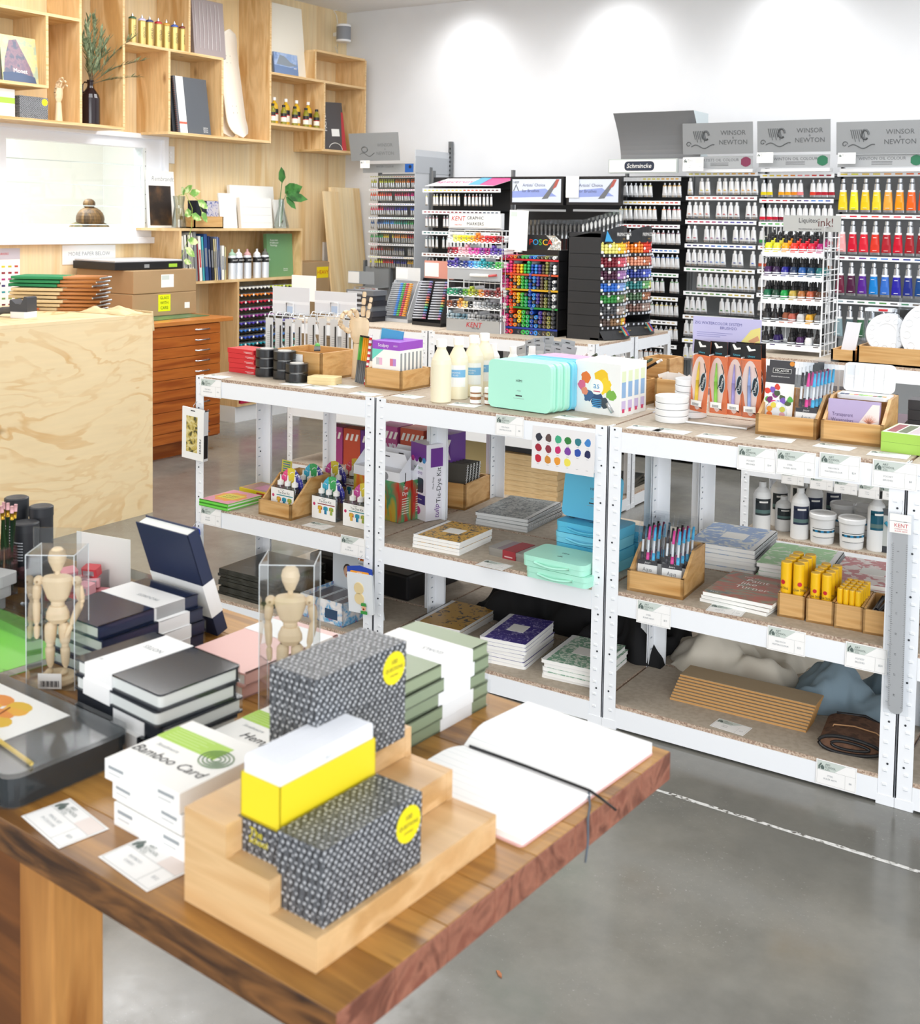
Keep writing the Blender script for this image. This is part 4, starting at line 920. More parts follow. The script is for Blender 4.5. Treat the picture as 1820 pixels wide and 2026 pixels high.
# paint splash boxes
SPL = [('#e9762e', -.045, .115, .020), ('#f2c321', .015, .118, .030), ('#f4cf2e', .03, .092, .026), ('#e2688a', -.06, .09, .016), ('#7cb34a', .055, .065, .019), ('#2f4a74', .0, .045, .024), ('#41608c', -.035, .058, .02), ('#3c4652', .025, .04, .018), ('#e88a6b', -.05, .07, .013)]
for k in range(4):
    t = thing('paint_set_box', 'white box with colour splashes and round logo, '+['frontmost', 'second', 'third', 'rearmost'][k]+' of four beside the pastel cases', 'box', (-1.641+.002*k, 3.337+.0435*k, TT_), R(-8), 'paint splash boxes')
    w_, h_, d_ = .176, .168, .042
    m = M(); m.box(-w_/2, -d_/2, 0, w_/2, d_/2, h_, mat('#f1f1ef', .4)); m.build('box', t, .0008)
    m = M()
    if k == 0:
        random.seed(9)
        for q, (c_, x, z, r_) in enumerate(SPL):
            poly = [(r_*(.75+.45*random.random())*math.cos(a*PI/8), r_*(.75+.45*random.random())*math.sin(a*PI/8)) for a in range(16)]
            m.prism(poly, 0, .0003+q*.00012, mat(c_, .5), up(x, -d_/2-.0001, z))
        m.lathe([(.025, 0), (.025, .0016)], PAPER, up(-.002, -d_/2-.0002, .088), 24, False); m.text('as', .03, mat('#2f8fc4', .5), up(-.003, -d_/2-.0021, .092)); m.box(-.014, -d_/2-.0022, .072, .012, -d_/2-.0018, .075, mat('#c94a6a'))
        for q in range(5): m.box(-.018, -d_/2-.0022, .046-q*.006, .018, -d_/2-.0018, .0485-q*.006, mat('#4fa4d8'))
        m.tube([(.04, -d_/2-.003, .04), (.062, -d_/2-.003, .012)], .006, SILV, None, 6)
    for q, (c_, z0, z1) in enumerate((('#dfe9c4', .11, .145), ('#8fb2d8', .06, .11), ('#cbbbe0', .02, .05))): m.box(w_/2, -.013, z0, w_/2+.0004, .010, z1, mat(c_, .5))
    m.box(w_/2, -.009, .012, w_/2+.0008, .004, .024, mat('#d0406a')); m.box(-w_/2+.03, -.012, h_, w_/2-.04, .010, h_+.0004, mat('#d9d4ec', .5)); m.build('printed_art', t)
# colour chart on the beam
a, b = Y(1053, 838, 3.125), Y(1176, 945, 3.125)
t = thing('colour_chart', 'printed swatch chart hanging from the beam, three rows of paint dabs', 'chart', ((a.x+b.x)/2, 3.1245, Y(1115, 892, 3.125).z), R(-1), None, R(-2))
W_, H_ = b.x-a.x, .135
m = M(); m.box(-W_/2, -.0004, -H_/2, W_/2, .0004, H_/2, mat('#eceaea', .6)); m.build('sheet', t)
m = M(); cc = [['#2c2f3c', '#5d4744', '#3fa97f', '#2f7f3a', '#2c7a86', '#3f83c8'], ['#a01c32', '#8c3040', '#c8246a', '#7a3fa0', '#2a4fa8', '#1e2452'], ['#c22036', '#cf8a34', '#ea9a30', '#efe058', None, None]]
random.seed(2)
for i in range(3):
    for j in range(6):
        x, z = -W_/2+.024+j*(W_-.048)/5, H_/2-.034-i*.034
        if cc[i][j]: m.prism([(.0115*(.85+.3*random.random())*math.cos(a*PI/5), .0125*(.85+.3*random.random())*math.sin(a*PI/5)) for a in range(10)], 0, .0006, mat(cc[i][j], .5), up(x, -.0004, z))
        m.box(x-.004, -.0007, z-.0175, x+.004, -.0004, z-.0165, GREYT)
m.build('paint_swatches', t)
# ---- brush pack unit, top
POR = mat('#f0f1f1', .25)
def dish(): m = M(); m.lathe([(.0001, .003), (.047, .003), (.049, .020), (.052, .020), (.0525, .018), (.051, .002), (.048, 0), (.0001, 0)], POR, None, 32); return m
for si, (x, y, n) in enumerate(((-1.398, 3.345, 4), (-1.385, 3.47, 6))):
    for k in range(n): solo('porcelain_dish', 'white shallow porcelain dish, %s from the bottom of the %s stack' % (['first', 'second', 'third', 'fourth', 'fifth', 'sixth'][k], ['front', 'rear'][si]), 'dish', dish(), (x, y, TT_+.0203*k), 0, 'porcelain dishes')
t = thing('wooden_tray', 'tall narrow bamboo box behind the splash boxes', 'box', (-1.60, 3.74, TT_), R(-3)); add_parts(t, tray(.10, .12, .15))
t = thing('wooden_tray', 'short bamboo box holding white tags behind the porcelain dishes', 'box', (-1.50, 3.62, TT_), R(-3)); add_parts(t, tray(.11, .10, .095))
for k in range(4):
    m = M(); m.box(-.02, -.0008, 0, .02, .0008, .055, PAPER); solo('paper_tag', 'folded white tag sticking out of the short bamboo box', 'tag', m, (-1.525+.016*k, 3.61, TT_+.06), R(10*k), 'white tags', ry=R(-20+22*k))
# wire stand with header
yk = 3.44
a, b = Y(1374, 625, yk), Y(1504, 632, yk); zl = Y(1374, 688, yk).z; wd = b.x-a.x+.0; cxs = (a.x+b.x)/2
t = thing('wire_display', 'white wire stand with lilac printed header, brush pens hanging on it', 'display rack', (cxs, yk, TT_), R(0))
zt = a.z-TT_; zb2 = zl-TT_
m = M()
for sx in (-1, 1): m.tube([(sx*wd/2, .005, zt), (sx*wd/2, .005, .03), (sx*wd/2, -.0, .004), (sx*wd/2, -.10, .004)], .0032, WIRE)
m.tube([(-wd/2, -.10, .004), (wd/2, -.10, .004)], .0032, WIRE)
for z in (zb2-.01, .10): m.tube([(-wd/2, .005, z), (wd/2, .005, z)], .003, WIRE)
for k in range(4): x = -wd/2+.03+k*(wd-.06)/3; m.tube([(x, .005, zb2-.012), (x, -.07, zb2-.012)], .0024, WIRE)
m.build('wire_frame', t)
LIL = mat('#c3bfe4', .4); m = M(); m.box(-wd/2-.004, 0, zb2-.012, wd/2+.004, .004, zt, LIL)
m.text('ZIG WATERCOLOR SYSTEM', .0125, mat('#5a5a9a', .5), up(-.028, -.0004, zt-.02)); m.text('BRUSH2O', .0125, mat('#5a5a9a', .5), up(.006, -.0004, zt-.033))
for q in range(3): m.box(-wd/2+.01, -.0005, zt-.05-q*.006, .02-.02*q, -.0001, zt-.0485-q*.006, mat('#8c8cc0', .5))
for q in range(4): m.lathe([(.0095, 0), (.0095, .0004)], mat('#34347c', .5), up(-.055+.024*q, -.0001, zb2+.008), 16, False); m.box(-.057+.024*q, -.0009, zb2+.002, -.053+.024*q, -.0005, zb2+.015, PAPER)
m.prism([(-.01, 0), (.03, .05), (.06, .06), (.06, -.022), (.03, -.022)], 0, .0004, mat('#e9dc86', .5), up(wd/2-.058, -.0002, zb2+.018)); m.prism([(0, 0), (.03, .012), (.036, -.012), (.006, -.022)], 0, .0006, PAPER, up(wd/2-.048, -.0003, zb2+.02)); m.prism([(0, 0), (.03, .018), (.036, .004), (.012, -.008)], 0, .0008, mat('#d39a72', .5), up(wd/2-.036, -.0003, zb2+.034))
for q in range(4): m.box(wd/2-.042+q*.005, -.0012, zb2+.004+q*.002, wd/2-.040+q*.005, -.0009, zb2+.018, mat('#c5356a', .5))
m.build('header_card', t)
ORN = mat('#ef7f4c', .35); TEAL = mat('#c9e4ee', .4)
cols = ['#e8c53c', '#8fd04c', '#a79ad8', '#b3a3dc', '#93a8dc', '#93a8dc']
for k, (px, fy) in enumerate(((1384, 0), (1424, 0), (1458, .0), (1474, .03), (1491, -.012), (1500, .035))):
    x = Y(px, 740, yk-.035+fy).x
    t = thing('brush_pen_pack', 'orange backed water brush pack, %s from the left on the wire stand' % ['first', 'second', 'third', 'fourth, half hidden', 'fifth', 'sixth, mostly hidden'][k], 'brush pack', (x, yk-.040+fy, TT_+.03), R(-14+2*k), 'orange brush packs', 0, R([3, -1, 0, 0, -2, -2][k]))
    h_, w_ = .225, .062; m = M(); m.box(-w_/2, -.001, 0, w_/2, .001, h_, ORN); m.box(-w_/2, -.0014, h_-.045, w_/2, .0012, h_, BLACK)
    m.prism([(.0, 0), (.022, .004), (.020, .009), (.008, .007), (-.002, .018), (-.008, .016)], 0, .0004, PAPER, up(-.008, -.0014, h_-.022)); m.text('Umew', .009, mat('#57c0d8', .5), up(0, -.0018, h_-.037)); m.build('backing_card', t)
    m = M(); m.prism([(.028*math.cos(a*PI/12)*(1 if math.sin(a*PI/12) > 0 else .8), .085*math.sin(a*PI/12)) for a in range(24)], 0, .0005, mat('#f3d9cf', .3), up(-.004, -.0012, .09))
    m.tube([(.012, -.003, .155), (.020, -.003, .13), (.004, -.003, .09), (-.010, -.003, .06), (-.004, -.003, .02), (.014, -.003, .012)], .0014, BLACK, None, 4)
    m.prism([(.011*math.cos(a*PI/10), .030*math.sin(a*PI/10)) for a in range(20)], 0, .0006, TEAL, up(.013, -.0022, .095)); m.prism([(.0095*math.cos(a*PI/10), .028*math.sin(a*PI/10)) for a in range(20)], 0, .0008, mat('#1c3440', .4), up(.013, -.0022, .095))
    m.text('Umew', .015, PAPER, up(.013, -.0034, .095) @ T(rz=R(78)), .9); m.build('printed_art', t)
    m = M(); m.tube([(-.006, -.006, .03), (-.006, -.006, .10)], .0055, mat(cols[k], .3), None, 8); m.tube([(-.006, -.006, .10), (-.004, -.006, .158)], .005, mat(cols[k], .3), None, 8, [.0055, .0015]); m.build('brush_pen', t)
    m = M(); m.box(-.022, -.0115, .018, .018, -.011, .036, PAPER)
    for q in range(8): m.box(-.015+q*.003, -.0118, .020, -.0138+q*.003, -.0115, .028, INK)
    m.build('barcode_label', t)
    m = M(); m.box(-w_/2+.001, -.011, .004, w_/2-.001, -.0012, h_-.05, FILM); m.build('blister', t)
t = thing('wooden_tray', 'sloped bamboo box with the black headed watercolour pack', 'box', (-1.03, 3.42, TT_), R(3)); add_parts(t, tray(.178, .235, .06, .009, .115, 1))
t = thing('watercolour_pack', 'watercolour set pack, black header and colourful flower print, in the sloped box', 'pack', (-1.068, 3.355, TT_+.010), R(-1), None, R(-9))
h_, w_ = .20, .088; m = M(); m.box(-w_/2, -.001, 0, w_/2, .001, h_, PAPER); m.box(-w_/2, -.0015, h_-.062, w_/2, .0012, h_-.012, mat('#3b3a3e', .4)); m.box(-w_/2+.008, -.0015, h_-.012, w_/2-.004, .0012, h_+.006, mat('#3b3a3e', .4))
m.box(-w_/2+.02, -.002, h_-.032, w_/2-.012, -.0015, h_-.018, PAPER); m.box(-w_/2+.021, -.0022, h_-.031, w_/2-.013, -.002, h_-.019, BLACK); m.text('MICADOR', .0095, PAPER, up(.004, -.0023, h_-.025)); m.text('BRILLIANT WATER COLOURS', .0042, PAPER, up(0, -.0016, h_-.043))
m.lathe([(.0075, 0), (.0075, .0004)], mat('#d98a2e'), up(.033, -.0016, h_-.002), 14, False)
random.seed(4); FC = ['#d8347c', '#7a58b8', '#4a6fc8', '#4f5f38', '#5fb34c', '#8a3a7c', '#3a4fa8', '#d8432e', '#7c2468', '#46583a']
for q in range(22):
    x, z = random.uniform(-.036, .036), random.uniform(.012, h_-.068); m.prism([(.013*math.cos(a*PI/5)*random.uniform(.5, 1), .009*math.sin(a*PI/5)) for a in range(10)], 0, .0003+q*.00003, mat(FC[q % 10], .4), up(x, -.0012, z) @ T(rz=q*1.1))
m.lathe([(.032, 0), (.032, .003)], mat('#dfe3e6', .2), up(-.004, -.0022, .052), 24, False)
for q, c_ in enumerate(('#f2f2f2', '#e3d24a', '#e39a34', '#e0762e', '#7a3a34', '#8d4a3c', '#d9a0a8', '#c8c84a')):
    m.lathe([(.0085, 0), (.0085, .0015)], mat(c_, .4), up(-.004+.021*math.cos(q*PI/4+1.2), -.0052, .052+.021*math.sin(q*PI/4+1.2)), 14, False)
m.build('printed_card', t)
def aqua(label, loc, rz, rx=R(-9), group='water brush packs'):
    t = thing('water_brush_pack', label, 'brush pack', loc, rz, group, rx)
    w_, h_ = .062, .19
    m = M(); m.box(-w_/2, -.0008, 0, w_/2, .0008, .062, PAPER); m.box(-w_/2, -.0012, .062, w_/2, .0008, .074, mat('#2b2b30', .4)); m.text('Jasart', .008, PAPER, up(0, -.0014, .068), 1, .2)
    m.text('Aqua', .0175, mat('#6d7076', .6), up(0, -.001, .047), .8); m.text('Brush', .0175, mat('#6d7076', .6), up(.001, -.001, .032), .8); m.text('Easy Flow', .0085, mat('#55585e', .6), up(0, -.001, .018), 1, .25); m.build('insert_card', t)
    for q, c_ in enumerate(('#33343a', '#e8479c', '#45b8e8')):
        x = -.018+.018*q; m = M(); m.tube([(x, -.004, .078), (x, -.004, .100)], .0055, mat(c_, .35), None, 8); m.tube([(x, -.004, .100), (x, -.004, .150)], .0036, mat('#e3e7ea', .15), None, 8); m.tube([(x, -.004, .138), (x+.001, -.004, .178)], .0045, mat(c_, .35), None, 8, [.005, .0035]); m.build('brush_pen', t)
    m = M(); m.box(-w_/2-.001, -.0105, -.001, w_/2+.001, .0012, h_, FILM); m.box(-w_/2, -.0005, h_, w_/2, .0005, h_+.02, FILM); m.build('blister', t)
    return t
for k in range(6): aqua('clear pack of three water brushes, %s from the front in the sloped box' % ORD[k].replace('top', 'first'), (-.977+.003*k, 3.335+.028*k, TT_+.010), R(0))
t = thing('wooden_tray', 'sloped bamboo box with the open white palette', 'box', (-.842, 3.425, TT_), R(3)); add_parts(t, tray(.172, .235, .062, .009, .12, 1))
t = thing('watercolour_set_box', 'lilac box with pale flower print in front of the open palette', 'box', (-.845, 3.36, TT_+.010), R(2), None, R(-7))
m = M(); m.box(-.072, -.012, 0, .072, .008, .108, mat('#b7a9cf', .4)); m.text('Transparent', .015, mat('#5b4a78', .5), up(-.03, -.0124, .064), .8); m.text('Watercolors', .015, mat('#5b4a78', .5), up(-.03, -.0124, .048), .8)
m.add([(.01, -.0125, .035), (.072, -.0125, .035), (.072, -.0125, .100), (.052, -.0125, .100)], [(0, 1, 2, 3)], mat('#efe6e2', .5))
for q in range(16): m.prism([(0, -.0015), (.026, 0), (0, .0015)], 0, .0004, mat(['#d9836a', '#e6b2a4', '#c98f6a'][q % 3], .5), up(.045, -.0126, .045) @ T(rz=R(20+q*9)))
m.build('box', t)
t = thing('paint_palette', 'open white plastic palette with divided lid and colour pans, in the sloped box', 'palette', (-.840, 3.47, TT_+.112), R(2))
m = M(); m.rprism(.150, .085, .015, 0, .012, POR); 
for q, c_ in enumerate(('#2e4a6e', '#3a3f66', '#e3d89a', '#d86a5a', '#7ab858', '#9fd067', '#b9dd7c', '#8a4a3a', '#2f6f48', '#c9a05a')): m.box(-.066+.0133*q, -.036, .012, -.0545+.0133*q, -.018, .0128, mat(c_, .5))
m.build('pan_tray', t, .002)
m = M(); tt = T(0, .042, .012, R(78)); m.prism([(x, y+.043) for x, y in rrect(.150, .086, .016)], 0, .006, POR, tt); m.prism([(x, y) for x, y in ((-.066, .048), (-.03, .048), (-.03, .078), (-.066, .078))], .0055, .0065, mat('#dfe3e6', .3), tt)
for q in range(5): m.box(-.070+.0285*q, .006, .006, -.0685+.0285*q, .080, .010, POR, tt)
m.box(-.070, .040, .006, .070, .0415, .010, POR, tt); m.build('lid', t)
GB = mat('#a6d05a', .35)
for k in range(2):
    t = thing('pigment_box', ['lower', 'upper'][k]+' lime green box of the pair at the right end of the brush pack unit', 'box', (-.655, 3.345, TT_+.0275*k), R(-3), 'lime green boxes')
    m = M(); m.box(-.085, -.085, 0, .085, .085, .027, GB); m.box(-.083, -.083, .027, .083, .083, .0274, mat('#e9ebe0', .5))
    for q in range(5): m.box(-.075+.03*q, -.07, .0274, -.05+.03*q, .06, .0278, mat(['#9a4a55', '#5d6a48', '#c7b9c0', '#6d7a6a', '#b55a6a'][q], .5))
    m.build('box', t, .001)
# ============================================================ middle and lower shelves
def cover(name, base, ink, scale=38, dist=1.2, a=.46, b=.54): return mottle(name, [base, ink], scale, .4, dist, (1, 1, 1), a, b, 4)
YCOV = cover('cover_ochre_sprigs', '#d9a93c', '#4c4a3e', 60, 1.5, .53, .57); GRCOV = cover('cover_grey_etching', '#a9adab', '#5b6466', 45, 2.0, .46, .6)
BLCOV = cover('cover_blue_clouds', '#8fabd6', '#dfe2e0', 22, 1.6, .5, .58); GNCOV = cover('cover_green_clouds', '#9cd093', '#dbe8d0', 22, 1.6, .52, .6)
PKCOV = cover('cover_red_network', '#c9777c', '#f0e4e2', 30, 1.0, .5, .54); PUCOV = cover('cover_violet_lace', '#3c2f86', '#a9a2d0', 60, 1.8, .55, .62); TGCOV = cover('cover_green_leaves', '#78a88c', '#dfe9dd', 75, .8, .48, .54)
GOCOV = cover('cover_gold_butterflies', '#c19338', '#2f2a20', 40, 1.0, .58, .62)
def nb(m_, w, d, plate=None):
    q = M(); q.box(-w*.16, d*.0, 0, w*.2, d*.26, .0005, plate or PAPER); return q
def stack(name, n, lab, loc, rz, w, d, h, cov, spinec, cat, group, spine='L', jit=.004, plate=True, soft=True, spiral=False, pages=PAPER, rnd=.004):
    for k in range(n):
        pos = 'topmost of the stack' if k == n-1 else 'lowest of the stack' if k == 0 else '%s from the bottom of the stack' % ORD[k]
        if n == 1: pos = 'lying alone'
        t = thing(name, '%s, %s' % (lab, pos), cat, (loc[0]+random.uniform(-jit, jit), loc[1]+random.uniform(-jit, jit), loc[2]+k*(h+.0008)), rz+random.uniform(-.03, .03), group)
        book(t, w, d, h, spinec, pages, soft=soft, spine=spine, rnd=rnd, front=None)
        q = M(); q.box(-w/2+(.02 if spine == 'L' else 0), -d/2+.0005+(.02 if spine == 'F' else 0), h, w/2-.0005-(.02 if spine == 'R' else 0), d/2-.0005-(.02 if spine == 'B' else 0), h+.0004, cov)
        q.build('cover_print', t)
        if plate and k == n-1: q = nb(q, w, d); q.build('title_plate', t).location = (0, -d*.12, h+.0004)
        if spiral:
            q = M()
            for i in range(22): y = -d/2+.012+i*(d-.024)/21; q.lathe([(h*.5+.001, 0), (h*.5+.001, .0012)], SILV, T((w/2-.004)*(1 if spine == 'R' else -1), y, h*.5, R(90)), 8)
            q.build('wire_binding', t)
# --- tape unit, middle shelf
for k in range(2):
    t = thing('colouring_book', ['lower', 'upper'][k]+' green edged activity book at the left end of the middle shelf', 'book', (-3.165, 3.215, MM_+.0135*k), R(-2+k), 'green edged books')
    book(t, .155, .185, .0125, mat('#6fdc4e', .35), PAPER, spine='F', rnd=.001)
    q = M(); q.box(-.075, -.088, .0125, .075, .09, .0129, mat('#e79ab4', .4)); q.prism([(.06*math.cos(a*PI/8)*(1+.2*(a % 2)), .055*math.sin(a*PI/8)*(1+.2*(a % 2))) for a in range(16)], .0129, .0132, mat('#f0a53c', .4)); q.prism([(-.045, -.03), (.04, -.03), (.045, .035), (-.04, .035)], .0132, .0134, mat('#efe04a', .4))
    q.text('Colour', .022, INK, T(0, .01, .0136, rz=R(8)), 1, .2); q.text('Journal', .02, INK, T(0, -.012, .0136, rz=R(8)), 1, .2); q.build('cover_print', t)
t = thing('craft_box', 'flat yellow and pink craft box behind the green edged books', 'box', (-3.14, 3.395, MM_), R(-4))
m = M(); m.box(-.10, -.06, 0, .10, .06, .03, mat('#f0d022', .4)); m.box(-.095, -.055, .03, .095, .055, .0304, mat('#b98a7c', .4)); m.box(-.04, -.04, .0304, .05, .03, .0308, mat('#d88cae', .4)); m.box(.0, -.0605, .006, .09, -.06, .024, mat('#c9483c', .4)); m.build('box', t); m = M(); m.box(-.101, -.061, 0, .101, .061, .0312, FILM); m.build('film', t)
t = thing('activity_card', 'small green striped card standing against the rear post of the tape unit', 'card', (-3.12, 3.475, MM_), R(-8), None, R(-5))
m = M(); m.box(-.03, -.001, 0, .03, .001, .13, mat('#d8cf5a', .4))
for q in range(5): m.box(-.022, -.0016, .085+.009*q, .022, -.001, .0895+.009*q, [mat('#3f9f6a'), mat('#4a78b8')][q % 2])
m.build('card', t)
t = thing('wooden_tray', 'sloped bamboo box holding the first tie dye kits', 'box', (-2.885, 3.27, MM_), R(-2)); add_parts(t, tray(.165, .22, .058, .009, .14, 1))
BTL = clear('bottle_plastic', '#dfe9f2', .3, .22, .15, .6)
DY = mat('#d9dfe6', .3)
def tiedye(label, loc, rz, cols, group='small tie dye kits'):
    t = thing('tie_dye_kit', label, 'craft kit', loc, rz, group)
    w_, d_ = .118, .05
    m = M(); fan = [(-w_/2, .0), (w_/2, .0), (w_/2+.004, .09), (w_/2-.008, .125), (.03, .15), (0, .156), (-.03, .15), (-w_/2+.008, .125), (-w_/2-.004, .09)]
    N = len(cols)
    for q in range(N):
        x0, x1 = -w_/2+q*w_/N, -w_/2+(q+1)*w_/N
        def top(x): return .154-.05*(abs(x)/(w_/2))**2.2
        m.prism([(x0, .06), (x1, .06), (x1, top(x1)), ((x0+x1)/2, top((x0+x1)/2)), (x0, top(x0))], -.001, .001, mottle('dye_'+cols[q][1:], [cols[q], '#f2f2f6'], 55, .4, 1.5, (1, 1, 1), .56, .66), up(0, d_/2-.002, .0))
    m.build('fan_card', t)
    for q in range(3):
        x = -.037+.037*q; m = M(); m.lathe([(.015, .002), (.0165, .006), (.0165, .082), (.010, .092)], BTL if q else BTL, Matrix.Translation((x, .004, 0)), 14); db = m.build('dye_bottle', t)
        m = M(); m.lathe([(.0125, .090), (.0125, .104), (.008, .106), (.0035, .110), (.002, .128), (.0001, .129)], PAPER, Matrix.Translation((x, .004, 0)), 14); m.build('nozzle_cap', db)
    m = M(); m.box(-w_/2, -d_/2, 0, w_/2, -d_/2+.001, .083, PAPER); y = -d_/2-.0003
    m.text('Tie-Dye Kit', .0135, INK, up(.008, y, .068), .95); m.text('One-Step', .005, INK, up(.0, y, .078)); m.box(-.03, y, .056, w_/2-.004, y+.0003, .0595, mat(['#8c1f2c', '#2b4a7a', '#2f8f9a'][len(label) % 3], .4))
    m.lathe([(.006, 0), (.006, .0002)], mat('#c8356a', .4), up(-.047, y, .054), 12, False)
    sh = [(-.011, 0), (-.011, -.012), (-.006, -.011), (-.006, -.026), (.006, -.026), (.006, -.011), (.011, -.012), (.011, 0), (.004, .003), (-.004, .003)]
    for q in range(3): m.prism(sh[::-1], 0, .0002, mottle('shirt_%d' % (q+int(loc[0]*-10)), [['#b53a2a', '#e0b83a'], ['#2f9fb8', '#1f5a9a'], ['#5fa84a', '#c8b04a']][(q+len(cols)) % 3], 60, .4, 1), up(-.018+.028*q, y, .048))
    m.build('front_label', t)
    m = M(); m.box(-w_/2-.001, -d_/2+.001, 0, w_/2+.001, d_/2, .086, CLEAR); m.build('blister', t)
    return t
P5 = [['#e8478a', '#e3cf3a', '#3a3a9a'], ['#3fb8d8', '#3fa860', '#3a3a9a'], ['#c8459a', '#dccb3f', '#3f3a8c'], ['#d8405a', '#d9b83a', '#45357f'], ['#2f9fae', '#b5405a', '#4a2f7f']]
tiedye('tie dye kit with pink, yellow and blue bottles in the sloped bamboo box', (-2.885, 3.225, MM_+.018), R(-3), P5[0])
for k in range(4): tiedye('tie dye kit behind the sloped box, %s in the receding row' % ['first', 'second', 'third', 'hindmost'][k], (-2.87+.035*k, 3.335+.085*k, MM_+.018+(.0 if k else 0)), R(-3), P5[(k+1) % 5])
tiedye('tie dye kit with turquoise shirts standing right of the sloped box', (-2.715, 3.262, MM_+.002), R(-3), P5[1])
tiedye('tie dye kit at the right post, partly hidden', (-2.553, 3.245, MM_+.002), R(-3), P5[2])
# white lidded carry cartons
RAIN = mottle('rainbow_print', ['#c8342c', '#d9762c', '#c9a838', '#3f9a6a', '#c23a2c'], 14, .4, 1.0, (1, 1, .35), .3, .7, 2)
for k in range(3):
    t = thing('tie_dye_carton', 'white topped carry carton with rainbow side, '+['front', 'middle', 'rear'][k]+' of three behind the right post', 'carton', (-2.575+.014*k, 3.405+.068*k, MM_+.002), R(-6), 'rainbow carry cartons')
    w_, d_ = .235, .062; m = M(); m.box(-w_/2, -d_/2, 0, w_/2, d_/2, .15, RAIN); m.build('box', t)
    m = M(); wh = mat('#eef0f6', .4); m.box(-w_/2-.0005, -d_/2-.0005, .15, w_/2+.0005, d_/2+.0005, .185, wh); m.prism([(-w_/2, 0), (w_/2, 0), (w_/2-.03, .055), (-w_/2+.03, .055)], -.001, .001, wh, T(0, d_/2-.001, .185, R(90)))
    m.prism([(-d_/2, .185), (d_/2, .185), (d_/2, .24)], 0, .001, wh, Matrix(((0, 0, 1, w_/2-.002), (1, 0, 0, 0), (0, 1, 0, 0), (0, 0, 0, 1)))); m.prism([(-d_/2, .185), (d_/2, .185), (d_/2, .24)], 0, .001, wh, Matrix(((0, 0, 1, -w_/2), (1, 0, 0, 0), (0, 1, 0, 0), (0, 0, 0, 1))))
    m.lathe([(.016, 0), (.016, .0005)], mat('#8d9095'), up(.045, -d_/2-.0005, .165), 14, False); m.box(-.012, d_/2-.0035, .222, .012, d_/2-.0015, .226, INK); m.build('lid', t)
    m = M(); sd = T(w_/2+.0007, 0, 0) @ Matrix(((0, 0, 1, 0), (1, 0, 0, 0), (0, 1, 0, 0), (0, 0, 0, 1)))
    m.text('J', .045, BLACK, sd @ T(0, .165, 0)); m.text('Tie', .02, PAPER, sd @ T(0, .125, 0)); m.text('Dye', .02, PAPER, sd @ T(0, .105, 0))
    for q in range(7): m.box(-.018, .03+.009*q, 0, .018, .033+.009*q, .0002, mat('#e9e2d2'), sd)
    m.build('lettering', t)
t = thing('tie_dye_kit_box', 'tall white and purple tie dye kit box with window, behind the rainbow cartons', 'box', (-2.425, 3.50, MM_+.002), R(-20))
m = M(); pw = mat('#f0eef6', .4); m.box(-.05, -.05, 0, .05, .05, .285, pw); m.build('box', t)
m = M(); V = mat('#6d2f92', .4); y = -.0504; m.box(-.05, y, .225, .05, -.05, .285, V)
for q, c_ in enumerate(('#c3388f', '#7d2f9a', '#1d1a22', '#3f8fc8')): m.lathe([(.0105, 0), (.0105, .0004)], mat(c_), up(-.036+.024*q, y, .225), 14, False)
m.text('MOMMYS', .0001, V, up(0, y, .2)); m.text('FAVORITE', .013, mat('#4a9a5c'), up(0, y-.0002, .193)); m.text('TIE-DYE!', .014, V, up(0, y-.0002, .175)); m.prism(rrect(.066, .055, .008), 0, .0006, mat('#3d4654', .2), up(0, y, .130)); m.box(-.045, y-.0003, .06, .045, y, .095, mat('#37327c', .4)); m.text('3 bonnes idees', .008, PAPER, up(0, y-.0005, .078)); m.prism([(.016*math.cos(a*PI/5), .016*math.sin(a*PI/5)) for a in range(10)], 0, .0005, mat('#b8438a'), up(0, y, .034))
sd = T(.0505, 0, 0) @ Matrix(((0, 0, 1, 0), (1, 0, 0, 0), (0, 1, 0, 0), (0, 0, 0, 1))); m.text('Tie-Dye Kit', .028, INK, sd @ T(.008, .13, 0, 0, 0, R(90))); m.text('One-Step', .012, INK, sd @ T(-.018, .14, 0, 0, 0, R(90))); m.text('tulip', .03, V, sd @ T(.0, .035, 0, 0, 0, R(90)), 1, .3); m.box(-.03, .2, 0, .03, .27, .0003, V, sd); m.build('printed_art', t)
# taller purple boxes further back
for k in range(3):
    t = thing('tie_dye_kit_box', 'purple topped tie dye box on the rear shelf, '+['left', 'middle', 'right'][k]+' of three', 'box', (-2.80+.13*k, 3.78, MM_+.002), R(-4), 'purple topped boxes on the rear shelf')
    m = M(); m.box(-.06, -.05, 0, .06, .05, .27, mat(['#b04a8c', '#c9543c', '#6a3a94'][k], .4)); 
    for q in range(5): m.prism([(-.012, 0), (.002, 0), (.014, .03), (0, .03)], 0, .0004, PAPER, up(-.046+.024*q, -.0502, .22)); m.prism([(-.012, .03), (.002, .03), (.014, 0), (0, 0)], 0, .0004, mat('#e8d8ee'), up(-.046+.024*q, -.0502, .17))
    m.build('box', t)
